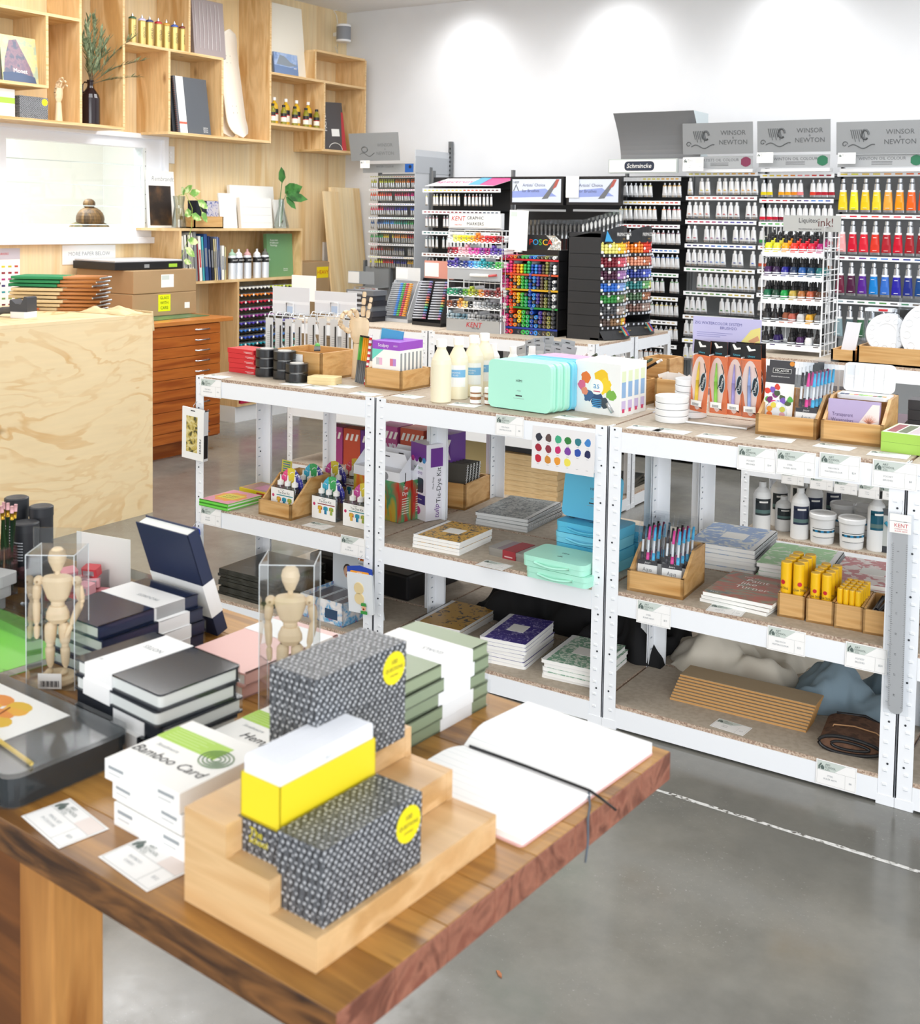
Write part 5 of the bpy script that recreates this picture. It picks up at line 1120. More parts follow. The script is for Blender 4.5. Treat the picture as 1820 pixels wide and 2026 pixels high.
# --- pastel case unit, middle shelf
random.seed(31)
stack('notebook', 4, 'ochre sprig patterned exercise book on the middle shelf', (-2.158, 3.262, MM_), R(2), .19, .215, .0105, YCOV, mat('#efefee', .5), 'notebook', 'ochre exercise books on the middle shelf', 'L', .002, True)
stack('sketchbook', 4, 'grey wire bound sketchbook with etched cover', (-2.135, 3.68, MM_), R(3), .215, .30, .011, GRCOV, mat('#c7c9c9', .5), 'sketchbook', 'grey wire bound sketchbooks', 'R', .008, False, True, True, mat('#dcdddc', .7))
t = thing('wooden_tray', 'bamboo box of wire bound pads on the rear middle shelf', 'box', (-2.455, 3.765, MM_), R(5)); add_parts(t, tray(.15, .21, .10))
for k in range(5):
    t = thing('pocket_sketchbook', 'small dark wire bound pad leaning in the rear bamboo box', 'sketchbook', (-2.455, 3.70+.022*k, MM_+.010), R(5), 'small pads in the rear bamboo box', R(-10))
    m = M(); m.box(-.06, -.004, 0, .055, .004, .155, mat('#58564f', .5)); m.build('cover', t); m = M(); m.box(-.0595, -.0032, .001, .0552, .0032, .1545, PG); m.build('page_block', t)
    m = M()
    for q in range(14): m.box(.052, -.0055, .01+.0102*q, .058, .0055, .013+.0102*q, SILV)
    m.build('wire_binding', t)
t = thing('pastel_tin', 'small grey tin with dark red paper band beside the mint cases', 'tin', (-1.905, 3.275, MM_), R(-4))
m = M(); m.rprism(.165, .11, .008, 0, .014, mat('#a7a49e', .35, .6)); m.build('base', t); m = M(); m.rprism(.168, .113, .009, .0145, .027, mat('#aaa7a2', .35, .6)); m.box(-.05, -.05, .027, .03, .05, .0274, mat('#8d7f86', .5)); m.build('lid', t); m = M(); m.box(-.022, -.058, -.0002, .03, .058, .0282, mat('#9e2f38', .45)); m.box(-.014, -.0585, .006, .018, -.058, .010, mat('#d9b0b0')); m.build('paper_band', t)
def case_flat(label, loc, rz, col, w=.225, d=.15, h=.034, text=True, group='flat gouache cases'):
    t = thing('gouache_case', label, 'paint case', loc, rz, group)
    m = M(); m.rprism(w*.985, d*.98, .018, 0, h*.5, col, None, 5, smooth=True); m.build('tray_shell', t, .003)
    m = M(); m.rprism(w, d, .02, h*.52, h, col, None, 5, smooth=True); m.build('lid_shell', t, .004)
    m = M(); N = 9; pts = [(-w*.28+w*.56*i/N, -d/2-.002-.007*math.sin(PI*i/N), h*.5-.006*math.sin(PI*i/N)) for i in range(N+1)]; m.tube(pts, .004, col, None, 6); m.build('handle', t)
    if text: m = M(); tt = T(.0, .01, h+.0003, 0, 0, R(0)); m.text('HIMI', .013, BLACK, tt); m.text('miya', .007, GREYT, tt @ T(0, -.025, 0), 1, .3); m.box(-.009, -.038, 0, .009, -.0345, .0003, INK, tt); m.build('lettering', t)
    return t
case_flat('mint gouache case, lower of the flat pair by the middle post', (-1.660, 3.165, MM_+.001), R(-2), MINT)
case_flat('mint gouache case, upper of the flat pair by the middle post', (-1.672, 3.165, MM_+.036), R(-2), MINT)
for k in range(4): case_flat('sky blue gouache case, %s of the flat blue stack' % ['lowest', 'second lowest', 'third from the bottom', 'topmost'][k], (-1.655+.003*(k % 2), 3.345, MM_+.001+.0355*k), R(-4), SKY2 if k % 2 else SKY, .225, .15)
for k in range(3): case_flat('sky blue gouache case in the right hand stack behind the middle post, %s' % ['lowest', 'middle', 'topmost'][k], (-1.60+.004*k, 3.46+.0, MM_+.001+.0355*k), R(4), SKY2, .20, .08, .034, False)
t = thing('gouache_case', 'blue gouache case standing upright on the flat blue stack', 'paint case', (-1.668, 3.335, MM_+.147), R(-4), None, R(-8)); add_parts(t, case_upright(SKY2, .205, .15)); m = M(); himi(m, up(.01, -.0154, .10), 1.0); m.build('lettering', t)
# --- brush pack unit, middle shelf
t = thing('wooden_tray', 'sloped bamboo box of water brush packs on the middle shelf', 'box', (-1.368, 3.265, MM_), R(3)); add_parts(t, tray(.178, .20, .062, .009, .125, 1))
for k in range(8):
    s_ = k % 2; aqua('clear pack of three water brushes, %s row %s side of the middle shelf box' % (['front', 'second', 'third', 'rear'][k//2], ['left', 'right'][s_]), (-1.408+.078*s_+.002*k, 3.205+.026*(k//2), MM_+.012), R(5), R(-8), 'water brush packs on the middle shelf')
TURN = mottle('painted_sunset_cover', ['#4f6a78', '#8f8a72', '#b5584a', '#7d7f6a', '#a9a184'], 9, .4, 1.2, (.8, 2.2, 1), .3, .7, 3)
for k in range(3):
    t = thing('art_book', 'painting guide with sunset cover, '+['lowest', 'middle', 'topmost with white title'][k]+' of three', 'book', (-1.115+.003*k, 3.305-.003*k, MM_+.0125*k), R(-5+2*k), 'painting guides')
    book(t, .21, .245, .012, mat('#8b8f88', .4), PAPER, soft=True, spine='L', rnd=.001)
    m = M(); m.box(-.105, -.1225, .012, .105, .1225, .0124, TURN)
    if k == 2:
        m.text('How to', .014, PAPER, T(-.03, .085, .0127)); m.text('Paint', .036, PAPER, T(0, .055, .0127)); m.text('like', .036, PAPER, T(-.015, .022, .0127)); m.text('Turner', .036, PAPER, T(.005, -.014, .0127)); m.text('TATE', .011, PAPER, T(-.075, -.108, .0127))
    m.build('cover_print', t)
stack('sketchbook', 6, 'blue cloud patterned wire bound book', (-1.30, 3.66, MM_), R(4), .22, .28, .0125, BLCOV, mat('#e5e6e6', .5), 'sketchbook', 'blue patterned sketchbooks', 'R', .004, True, True, True)
stack('sketchbook', 5, 'green cloud patterned wire bound book', (-1.05, 3.60, MM_), R(4), .22, .26, .0125, GNCOV, mat('#e5e6e6', .5), 'sketchbook', 'green patterned sketchbooks', 'R', .004, True, True, True)
stack('sketchbook', 6, 'red and white patterned wire bound book', (-.815, 3.52, MM_), R(4), .20, .26, .0125, PKCOV, mat('#e5e6e6', .5), 'sketchbook', 'red patterned sketchbooks', 'R', .004, True, True, True)
GY = mat('#f5c21a', .3)
xs = [-.967, -.885, -.806, -.728]
for k, x in enumerate(xs):
    t = thing('wooden_tray', 'narrow bamboo box, %s of four in a row before the red sketchbooks' % ['leftmost, thick glue sticks', 'second, medium glue sticks', 'third, slim glue sticks', 'rightmost, black pencils'][k], 'box', (x, 3.29, MM_), R(4)); add_parts(t, tray(.076, .17, .068, .006))
def glue(label, loc, r_, h_, grp, cap=True):
    t = thing('glue_stick', label, 'glue stick', loc, R(random.uniform(-30, 30)), grp)
    m = M(); m.lathe([(r_*.95, 0), (r_, .003), (r_, h_*.62)], GY, None, 14); tb = m.build('tube', t)
    m = M(); m.lathe([(r_*1.03, h_*.62), (r_*1.03, h_-.003), (r_*.95, h_), (.0001, h_)], GY, None, 14); m.build('cap', t)
    if r_ > .013: m = M(); m.lathe([(r_*.42, 0), (r_*.42, .0006)], RED, up(0, -r_-.0001, h_*.58), 12, False); m.text('Glue Stick', r_*.7, BLACK, up(0, -r_-.0008, h_*.46), .8); m.build('label_wrap', tb)
random.seed(8)
for i in range(8): glue('thick yellow glue stick upright in the leftmost narrow box', (xs[0]-.018+.036*(i % 2), 3.232+.037*(i//2), MM_+.007+.012), .0155, .135, 'thick glue sticks')
for i in range(8): glue('medium yellow glue stick upright in the second narrow box', (xs[1]-.016+.032*(i % 2), 3.232+.035*(i//2), MM_+.007+.01), .0135, .12, 'medium glue sticks')
for i in range(20): glue('slim yellow glue stick upright in the third narrow box', (xs[2]-.024+.0165*(i % 4), 3.226+.026*(i//4), MM_+.007+.01), .0078, .09, 'slim glue sticks')
for i in range(9):
    t = thing('graphite_pencil', 'black pencil lying in the rightmost narrow box', 'pencil', (xs[3]+.006*math.sin(i), 3.30, MM_+.03+.004*i), R(80+5*(i % 3)), 'black pencils in the narrow box'); m = M(); m.tube([(-.06, .012*(i % 3-1), 0), (.068, .012*(i % 3-1), .01)], .0038, BLACK, None, 6); m.build('barrel', t)
# steel ruler hanging on the post
RUL = mat('#c4c6c8', .4, .35)
a, b = Y(1783, 1030, 3.11), Y(1775, 1412, 3.11)
t = thing('steel_ruler', 'long steel ruler in a clear sleeve hanging from the right post', 'ruler', ((a.x+b.x)/2+.0, 3.105, b.z), 0, None, 0, R(-.5))
L_ = a.z-b.z; m = M(); m.prism([(-.019, 0.012), (-.012, .003), (0, 0), (.012, .003), (.019, .012), (.019, L_-.03), (-.019, L_-.03)], 0, .001, RUL, up(0, 0, 0)); m.build('blade', t)
m = M()
for q in range(80): z = .02+q*.0055; l_ = .006 if q % 10 == 0 else .0035; m.box(.019-l_, -.0014, z, .019, -.001, z+.0007, INK); m.box(-.019, -.0014, z, -.019+l_, -.001, z+.0007, INK)
for q in range(8): m.text(str(19-2*q), .007, INK, up(-.004, -.0016, .05+.055*q) @ T(rz=R(90)))
m.build('graduations', t)
m = M(); m.box(-.030, -.003, .0, .032, .003, L_+.02, FILM); m.build('sleeve', t)
m = M(); m.box(-.027, -.0042, L_-.032, .027, -.0032, L_-.002, PAPER); m.box(-.027, -.0042, L_, .027, -.0032, L_+.018, PAPER); m.text('KENT', .014, RED, up(.002, -.0044, L_-.012)); m.text('STAINLESS STEEL', .0045, RED, up(.002, -.0044, L_-.021)); m.text('RULER 40CM', .0055, RED, up(.002, -.0044, L_-.027)); m.build('header_card', t)
m = M(); m.tube([(0, .0, L_+.015), (.004, -.002, L_+.03), (.0, .018, L_+.05)], .0012, SILV, None, 5); m.build('hook', t)
# hanging packs on the posts
for (px0, py0, px1, py1, y, lab, kind) in ((362, 803, 404, 912, 3.10, 'white paint set box with gold picture hanging from the left end post', 0), (377, 1042, 400, 1102, 3.11, 'small blue and white sponge pack low on the left end post', 1), (694, 1108, 742, 1218, 3.095, 'blue and white face sponge pack hanging from the second post', 1)):
    a, b = Y(px0, py0, y), Y(px1, py1, y); w_, h_ = b.x-a.x, a.z-b.z
    t = thing('hanging_pack', lab, 'hanging pack', ((a.x+b.x)/2, y, b.z), 0, None, R(2), R(3 if kind == 0 else -3))
    if kind == 0:
        m = M(); m.box(-w_/2, -.006, 0, w_/2, 0, h_, PAPER); m.box(-w_*.30, -.0065, h_*.14, w_*.22, -.006, h_*.84, mottle('gold_picture', ['#4c4a2c', '#c9b25a', '#e0d49a'], 40, .5, 1)); m.box(-w_*.1, -.0066, h_-.012, w_*.1, -.006, h_-.008, INK); m.text('reeves', .022, INK, up(w_*.37, -.0066, h_*.28) @ T(rz=R(-90))); m.build('box', t)
        m = M(); m.box(w_/2, -.006, 0, w_/2+.001, .018, h_*.96, mat('#d9d9d9')); m.box(w_/2+.001, -.004, .01, w_/2+.0016, .016, h_*.5, BLACK); m.box(-w_/2, .0, 0, w_/2, .017, h_*.97, BLACK); m.build('backing_card', t)
    else:
        m = M(); m.rprism(w_, h_*.8, .004, -.002, .008, mat('#e9edf0', .25), up(0, 0, h_*.4), 3); m.build('bag', t)
        m = M(); m.prism([(-w_/2, 0), (w_/2, 0), (w_/2, .022), (0, .030), (-w_/2, .022)], 0, .003, mat('#2447b0', .35), up(0, -.002, h_*.78)); m.prism(rrect(w_*.75, .013, .005), 0, .0005, mat('#f0a02c'), up(0, -.0055, h_*.80)); m.text('JOVI', .011, PAPER, up(0, -.0065, h_*.80)); m.build('header_card', t)
        if w_ > .05:
            for q in range(2): m = M(); m.lathe([(.020, 0), (.0215, .003), (.02, .007), (.0001, .007)], CHAM, up(-.004, -.004, h_*.5-.036*q), 20); m.build('sponge', t)
            m = M(); m.lathe([(.0105, 0), (.0105, .001)], mat('#e9b48c'), up(.016, -.012, .022) @ Matrix.Diagonal((.85, 1.1, 1, 1)), 14, False); m.prism([(-.012, 0), (.012, 0), (.009, .011), (-.009, .011)], 0, .0012, mat('#3f9a48'), up(.016, -.012, .028)); m.box(.002, -.0132, 0, .03, -.012, .011, mat('#3f9a48')); m.lathe([(.0035, 0), (.0035, .0012)], mat('#7a1f22'), up(.016, -.0131, .018), 8, False); m.build('printed_face', t)
        else: m = M(); m.box(-w_*.3, -.009, .01, w_*.3, -.0082, .03, mat('#d05a3c')); m.build('printed_panel', t)
    m = M(); m.tube([(0, .0, h_-.008), (0, -.004, h_+.010), (.003, .012, h_+.024)], .0012, SILV, None, 5); m.build('hook', t)
# --- bottom shelves
random.seed(41)
DPAD = mottle('dark_wrapped_pad', ['#23241f', '#3d3f3a', '#8d8f8a'], 8, .25, 1.5, (.5, 2, 1), .45, .8)
for k in range(9):
    t = thing('black_paper_pad', 'film wrapped black paper pad on the bottom left shelf, '+(['lowest', 'second lowest', 'third lowest', 'fourth lowest', 'fifth lowest', 'sixth lowest', 'seventh lowest', 'second from the top', 'topmost'][k]), 'paper pad', (-3.04+.004*(k % 3), 3.31+.003*(k % 2), BB_+.0118*k), R(-2+1.5*(k % 3)), 'black paper pads')
    m = M(); m.box(-.15, -.14, 0, .15, .14, .010, DPAD); m.build('pad', t); m = M(); m.box(-.151, -.141, -.0005, .151, .141, .0112, FILM); m.build('film', t)
t = thing('portfolio_case', 'large black portfolio lying at the back of the bottom shelf', 'case', (-2.78, 3.70, BB_), R(-3)); m = M(); m.box(-.26, -.17, 0, .26, .17, .10, BLACK); m.build('case', t, .01); m = M(); m.tube([(-.05, -.175, .05), (-.03, -.195, .05), (.03, -.195, .05), (.05, -.175, .05)], .006, BLACK); m.build('handle', t)
t = thing('face_paint_display', 'carton of face paint tubs with a printed back card showing painted faces', 'display box', (-2.64, 3.255, BB_), R(-3))
m = M(); pr = mottle('party_print', ['#f2f2f2', '#e8e4e4', '#4fa8d8', '#d8405a'], 30, .4, .5, (1, 1, 1), .35, .75); m.box(-.125, -.09, 0, .085, -.086, .085, pr); m.box(-.125, -.09, 0, .085, .09, .003, pr); m.box(.081, -.09, 0, .085, .09, .085, pr); m.box(-.125, -.09, 0, -.121, .09, .085, pr); m.build('carton', t)
m = M(); m.box(-.125, .086, 0, .10, .09, .215, mat('#dfe5ea', .35)); m.prism(rrect(.085, .03, .012), 0, .002, mat('#e8952c'), up(.045, .0855, .205)); m.prism(rrect(.078, .024, .01), 0, .0026, mat('#c43a2c'), up(.045, .0855, .205)); m.text('JOVI', .022, mat('#f3d33c'), up(.045, .0826, .205)); m.text('FACE PAINT', .009, INK, up(.03, .0852, .178))
for x, c_ in ((-.05, '#33251f'), (.045, '#3f9a48')): m.lathe([(.020, 0), (.020, .001)], mat('#dba98a'), up(x, .0855, .135) @ Matrix.Diagonal((.9, 1.15, 1, 1)), 16, False); m.lathe([(.022, 0), (.022, .0006)], mat(c_), up(x, .0857, .143) @ Matrix.Diagonal((.95, 1, 1, 1)), 16, False); m.lathe([(.016, 0), (.016, .0016)], mat('#e3b596'), up(x, .085, .131), 14, False); m.lathe([(.005, 0), (.005, .002)], mat('#7a2324'), up(x, .085, .124), 8, False)
m.box(.015, .0853, .095, .08, .086, .11, mat('#3f9a48')); m.build('back_card', t)
for k in range(3):
    m = M(); m.box(-.117+.068*k, -.082, .004, -.055+.068*k, .082, .072, mat('#dfe6ec', .3)); m.box(-.112+.068*k, -.075, .072, -.060+.068*k, .075, .0725, mat('#6d6a72', .3)); m.build('paint_tray', t)
m = M(); m.lathe([(.021, 0), (.021, .001)], mat('#d8303c'), up(-.062, -.0902, .04), 18, False); m.text('5', .016, PAPER, up(-.062, -.0915, .04)); m.box(.0, -.0908, .02, .06, -.0902, .055, mat('#2f4a6a')); m.build('printed_panel', t)
t = thing('sponge_pack', 'pointed white and blue pack beside the face paint carton', 'pack', (-2.515, 3.30, BB_), R(-10)); m = M(); m.prism([(-.03, 0), (.03, 0), (.006, .13), (-.006, .13)], -.015, .015, mat('#e6ebee', .3), up(0, 0, 0)); m.box(-.02, -.0158, .01, .02, -.015, .03, mat('#4f9fd0')); m.build('bag', t)
stack('notebook', 3, 'gold butterfly exercise book, left on the bottom shelf', (-2.252, 3.43, BB_+.0), R(2), .19, .26, .0105, GOCOV, mat('#efefee', .5), 'notebook', 'gold exercise books', 'L', .003, False)
stack('notebook', 7, 'violet patterned exercise book on the bottom shelf', (-1.925, 3.315, BB_), R(6), .17, .25, .0115, PUCOV, mat('#e9e9ec', .5), 'notebook', 'violet exercise books', 'L', .002, True, rnd=.01)
stack('notebook', 5, 'green leaf patterned exercise book on the bottom shelf', (-1.665, 3.31, BB_), R(4), .195, .25, .0115, TGCOV, mat('#efefee', .5), 'notebook', 'green leaf exercise books', 'L', .006, True, rnd=.008)
def cloth(name, label, cat, loc, pts_w, pts_d, h, m_, seed, rz=0, folds=3.0):
    """crumpled cloth heap as a closed draped surface"""
    random.seed(seed); ph = [random.uniform(0, 6) for _ in range(8)]
    NX, NY = 44, 26; vs = []; fs = []
    for j in range(NY+1):
        for i in range(NX+1):
            u, v = i/NX*2-1, j/NY*2-1
            edge = max(0, 1-abs(u)**3)*max(0, 1-abs(v)**3)
            zz = h*edge**.6*(.55+.22*math.sin(folds*u*1.6+ph[0]+2.0*math.sin(v*2.0+ph[1]))+.16*math.sin(folds*1.7*v+ph[2]+2.5*u)+.05*math.sin(folds*5*(u+v*.8)+ph[3])+.03*math.sin(17*v-9*u+ph[6]))
            rr = 1+.09*math.sin(5*math.atan2(v, u)+ph[4])+.05*math.sin(11*math.atan2(v, u)+ph[5])
            vs.append((u*pts_w/2*rr, v*pts_d/2*rr, max(.002, zz)))
    for j in range(NY):
        for i in range(NX): a = j*(NX+1)+i; fs.append((a, a+1, a+NX+2, a+NX+1))
    n0 = len(vs); vs += [(x, y, .0005) for x, y, z in vs[:n0]]
    fs += [tuple(n0+q for q in f[::-1]) for f in fs[:]]
    bd = [i for i in range(NX+1)]+[j*(NX+1)+NX for j in range(1, NY+1)]+[NY*(NX+1)+i for i in range(NX-1, -1, -1)]+[j*(NX+1) for j in range(NY-1, 0, -1)]
    for k in range(len(bd)): a, b = bd[k], bd[(k+1) % len(bd)]; fs.append((b, a, a+n0, b+n0))
    m = M(); m.add(vs, fs, m_, None, True); return solo(name, label, cat, m, loc, rz)
cloth('folded_apron', 'heap of black cloth aprons filling the back of the bottom shelf', 'apron', (-2.02, 3.71, BB_), .50, .34, .27, mat('#0e0e11', .85), 3)
cloth('folded_apron', 'black cloth apron hanging down behind the green exercise books', 'apron', (-1.62, 3.64, BB_), .30, .34, .22, mat('#0f0f12', .85), 4)
cloth('tote_bag', 'crumpled cream canvas tote bag on the bottom shelf', 'cloth bag', (-1.27, 3.67, BB_), .42, .34, .17, mat('#ded7c8', .9), 5)
cloth('canvas_apron', 'rumpled blue grey cloth on the bottom shelf at the right', 'apron', (-.86, 3.55, BB_), .36, .26, .15, mat('#8499a6', .9), 6)
CORR = mat('#c9975a', .8); CORD = mat('#b7a181', .8)
for k in range(9):
    t = thing('cardboard_strip', 'long narrow kraft mount board strip, %s of the fanned pile' % (['lowest', 'second lowest', 'third lowest', 'fourth lowest', 'middle', 'fourth from the top', 'third from the top', 'second from the top', 'topmost'][k]), 'board', (-1.135+.0015*k, 3.31+.006*k, BB_+.0075*k), R(1.2), 'kraft board strips')
    m = M(); m.box(-.21, -.045, 0, .21, .045, .005, CORR); m.box(-.2095, -.0445, .005, .2095, .0445, .0062, CORD); m.build('strip', t)
t = thing('brush_roll', 'rolled brown suede brush roll with black edge on the bottom shelf', 'brush roll', (-.79, 3.275, BB_), R(7))
m = M(); sp = []
for i in range(30):
    a = i/29*2*PI; sp.append((.085*math.cos(a), .024+.023*math.sin(a)*(1-.2*math.cos(a))))
SUE = mottle('brown_suede', ['#5b4030', '#6b4c39', '#4c3527'], 30, .9)
tt = Matrix(((1, 0, 0, 0), (0, 0, 1, 0), (0, 1, 0, 0), (0, 0, 0, 1)))
m.prism(sp[:-1][::-1], -.075, .09, SUE, tt, True); m.build('roll', t)
m = M(); m.tube([(x, -.0765, z) for x, z in sp], .005, BLACK, None, 6); m.tube([(.6*x, -.0765, .024+(z-.024)*.45) for x, z in sp], .004, BLACK, None, 6); m.tube([(-.06, .088, .045), (.02, .089, .05), (.075, .088, .03)], .004, BLACK, None, 6); m.build('bound_edge', t)
m = M(); m.tube([(-.06, -.01, .035), (-.055, -.005, .048), (0, .005, .0495), (.06, -.0, .044), (.09, -.01, .03)], .0022, mat('#b98d63', .8), None, 5); m.build('tie_cord', t)
# --- gesso bottles on the unit behind
GES = mat('#f3f4f4', .35); DLAB = mat('#2c3438', .4)
def gesso(label, x, y, r_, h_, lab=(.35, .68), col=DLAB, grp='gesso bottles'):
    t = thing('gesso_bottle', label, 'bottle', (x, y, BB_), R(28), grp)
    m = M(); m.lathe([(r_*.95, 0), (r_, .004), (r_, h_*.72), (r_*.85, h_*.80), (r_*.38, h_*.90), (r_*.36, h_*.915)], GES, None, 20); m.build('body', t)
    m = M(); m.lathe([(r_*.42, h_*.90), (r_*.42, h_), (.0001, h_)], GES, None, 16); m.build('cap', t)
    m = M(); e = r_+.0006
    for q in range(8):
        a0, a1 = R(-145+q*14), R(-131+q*14)
        for z0, z1, c_ in ((lab[0], lab[1], col), (lab[0]+.04, lab[0]+.11, mat('#5d7a78', .4)), (lab[1]-.08, lab[1]-.045, PAPER if 1 < q < 6 else col)):
            ee = e+(.0003 if c_ is not col else 0); m.quad((ee*math.cos(a0), ee*math.sin(a0), h_*z0), (ee*math.cos(a1), ee*math.sin(a1), h_*z0), (ee*math.cos(a1), ee*math.sin(a1), h_*z1), (ee*math.cos(a0), ee*math.sin(a0), h_*z1), c_)
    m.build('label_wrap', t)
gesso('white litre bottle with dark label, leftmost at the front of the lower shelf behind', *Z(1506, 1050, BB_).xy, .042, .24)
gesso('white litre bottle just behind the leftmost one', *(Z(1524, 1042, BB_)+Vector((.02, .06, 0))).xy, .042, .24)
gesso('white litre bottle third in the leftmost file', *(Z(1538, 1035, BB_)+Vector((.06, .14, 0))).xy, .042, .24)
gesso('short wide white jar with dark label between the two bottle files', *Z(1549, 1048, BB_).xy, .040, .165)
gesso('white litre bottle with navy label, front of the second file', *Z(1581, 1064, BB_).xy, .042, .24, (.3, .66), mat('#27304a', .4))
gesso('white litre bottle, second in the second file', *(Z(1597, 1050, BB_)+Vector((.01, .06, 0))).xy, .042, .24, (.3, .66), mat('#27304a', .4))
gesso('white litre bottle, third in the second file', *(Z(1613, 1045, BB_)+Vector((.04, .14, 0))).xy, .042, .24, (.3, .66), mat('#27304a', .4))
gesso('tall white bottle with blue label right of the tubs', *Z(1732, 1088, BB_).xy, .040, .26, (.38, .72), mat('#12586e', .3))
gesso('tall white bottle hidden behind the blue labelled one', *(Z(1750, 1080, BB_)+Vector((.03, .10, 0))).xy, .040, .25, (.38, .72), mat('#12586e', .3))
for k, (px, py, dx) in enumerate(((1626, 1072, 0), (1684, 1082, 0), (1655, 1060, .10), (1700, 1066, .10))):
    p_ = Z(px, py, BB_); r_ = .057
    t = thing('medium_tub', 'round white tub of painting medium, '+['front left', 'front right', 'rear left', 'rear right'][k], 'tub', (p_.x, p_.y+dx, BB_), R(28), 'white tubs')
    m = M(); m.lathe([(r_*.88, 0), (r_*.9, .003), (r_, .115)], GES, None, 28); m.build('body', t)
    m = M(); m.lathe([(r_*1.03, .113), (r_*1.08, .118), (r_*1.08, .135), (r_*1.02, .139), (r_*.9, .135), (.0001, .135)], GES, None, 28); m.build('lid', t)
    m = M(); ml = [mat('#1d4a5c', .3), mat('#2f8fc0', .3), mat('#1a2630', .3)]
    for q in range(9):
        a0, a1 = R(-152+q*14), R(-138+q*14)
        for z0, z1, c_ in ((.034, .072, PAPER), (.056, .066, ml[q % 2]), (.072, .0745, ml[2]), (.032, .034, ml[2])):
            e = r_*(.91+.09*z0/.115)+.0012+(.0003 if c_ is not PAPER else 0); m.quad((e*math.cos(a0), e*math.sin(a0), z0), (e*math.cos(a1), e*math.sin(a1), z0), (e*math.cos(a1)*1.01, e*math.sin(a1)*1.01, z1), (e*math.cos(a0)*1.01, e*math.sin(a0)*1.01, z1), c_)
    m.build('label_wrap', t)
p_ = Z(1762, 1095, BB_)
t = thing('spray_box', 'grey carton with blue tube picture behind the steel ruler', 'box', (p_.x+.01, p_.y+.03, BB_), R(5)); m = M(); m.box(-.06, -.03, 0, .06, .03, .2, mat('#c9cdca', .4)); m.box(-.06, -.0305, .17, .06, -.03, .2, mat('#5c5f63')); m.box(-.06, -.0305, 0, .06, -.03, .03, mat('#3c4046')); m.tube([(-.04, -.033, .14), (.0, -.033, .10), (.02, -.033, .05)], .008, mat('#3fa8c8'), None, 6); m.build('box', t)
# ============================================================ tube racks along the white wall
YT = 7.22
GRP = mat('#8f9294', .5, .1); GRD = mat('#6f7274', .5, .1); BLKP = NT('black_pegboard')
_v = BLKP.coord(); _vo = BLKP.n('ShaderNodeTexVoronoi', i_Scale=38, i_Randomness=0); BLKP.l(_v, _vo.inputs['Vector'])
PEG = BLKP.fin(BLKP.mix(BLKP.ramp(_vo.outputs['Distance'], [(.0, 1.0), (.12, .0)]), '#1b1c1f', '#47494c'), .6)
TUBW = mat('#eceef0', .28, .25); TUBS = mat('#b9bcc0', .22, .85); WCAP = mat('#f4f4f4', .4)
def tube_mesh(w, h, body, cap, bandc=None, dotc=None, topm=None):
    """paint tube standing on its cap's opposite end: round shoulder at the top, wide flat crimp at the bottom"""
    m = M(); n = 10; rows = []; zs = [0, .012*h/.1, .3*h, .78*h, .86*h]
    prof = [(w*.52, .0012), (w*.50, .003), (w*.46, w*.2), (w*.36, w*.34), (w*.14, w*.14)]
    for (rx, ry), z in zip(prof, zs): rows.append([(rx*math.cos(2*PI*k/n), ry*math.sin(2*PI*k/n), z) for k in range(n)])
    for i in range(len(rows)-1):
        mm = TUBS if i == 0 else body
        if bandc and i in (1,): mm = bandc
        if topm and i >= 2: mm = topm
        m.add(rows[i]+rows[i+1], [(k, (k+1) % n, n+(k+1) % n, n+k) for k in range(n)], mm, None, True)
    m.add(rows[0], [tuple(range(n-1, -1, -1))], TUBS)
    m.lathe([(w*.2, .85*h), (w*.22, .86*h), (w*.2, h), (.0001, h)], cap, None, 8)
    if dotc: m.box(-w*.16, -w*.23, h*.24, w*.16, -w*.10, h*.29, dotc)
    return m
_tm = {}
def rack(name, label, x0, x1, rails, panel, railh=.026, y=YT, ztop=1.86, rail_tint=None, base=True):
    t = thing(name, label, 'paint rack', ((x0+x1)/2, y, 0)); w2 = (x1-x0)/2
    m = M(); m.box(-w2, .10, .1, w2, .115, ztop, panel); m.build('back_panel', t)
    if base: m = M(); m.box(-w2, -.32, .02, w2, .115, .10, mat('#1a1a1c', .5)); m.box(-w2, -.30, .10, w2, .11, .16, mat('#c9cbcc', .5)); m.build('base', t)
    for s in (-1, 1): m = M(); m.box(s*w2-.008, .09, 0, s*w2+.008, .125, ztop+.05, GRD); m.build('upright', t)
    for i, z in enumerate(rails):
        m = M(); m.box(-w2+.01, -.052, z-railh, w2-.01, -.048, z, WHITE); m.box(-w2+.01, -.048, z-.004, w2-.01, .10, z, GRP if panel is not PEG else BLACK); rl = m.build('label_rail', t)
        if rail_tint and i < len(rail_tint):
            m = M(); N = len(rail_tint[i]); m_w = (x1-x0-.04)/N
            for q, c_ in enumerate(rail_tint[i]): xx = -w2+.02+q*m_w; m.box(xx+m_w*.15, -.0526, z-railh*.62, xx+m_w*.8, -.0519, z-railh*.3, mat(c_, .5))
            m.build('colour_labels', rl)
    return t
def spread(cols, n): return [cols[min(len(cols)-1, int(i*len(cols)/n))] for i in range(n)]
def hue(h, s=.8, v=.8):
    import colorsys
    r, g, b = colorsys.hsv_to_rgb(h % 1, s, v); return '#%02x%02x%02x' % (int(r*255), int(g*255), int(b*255))
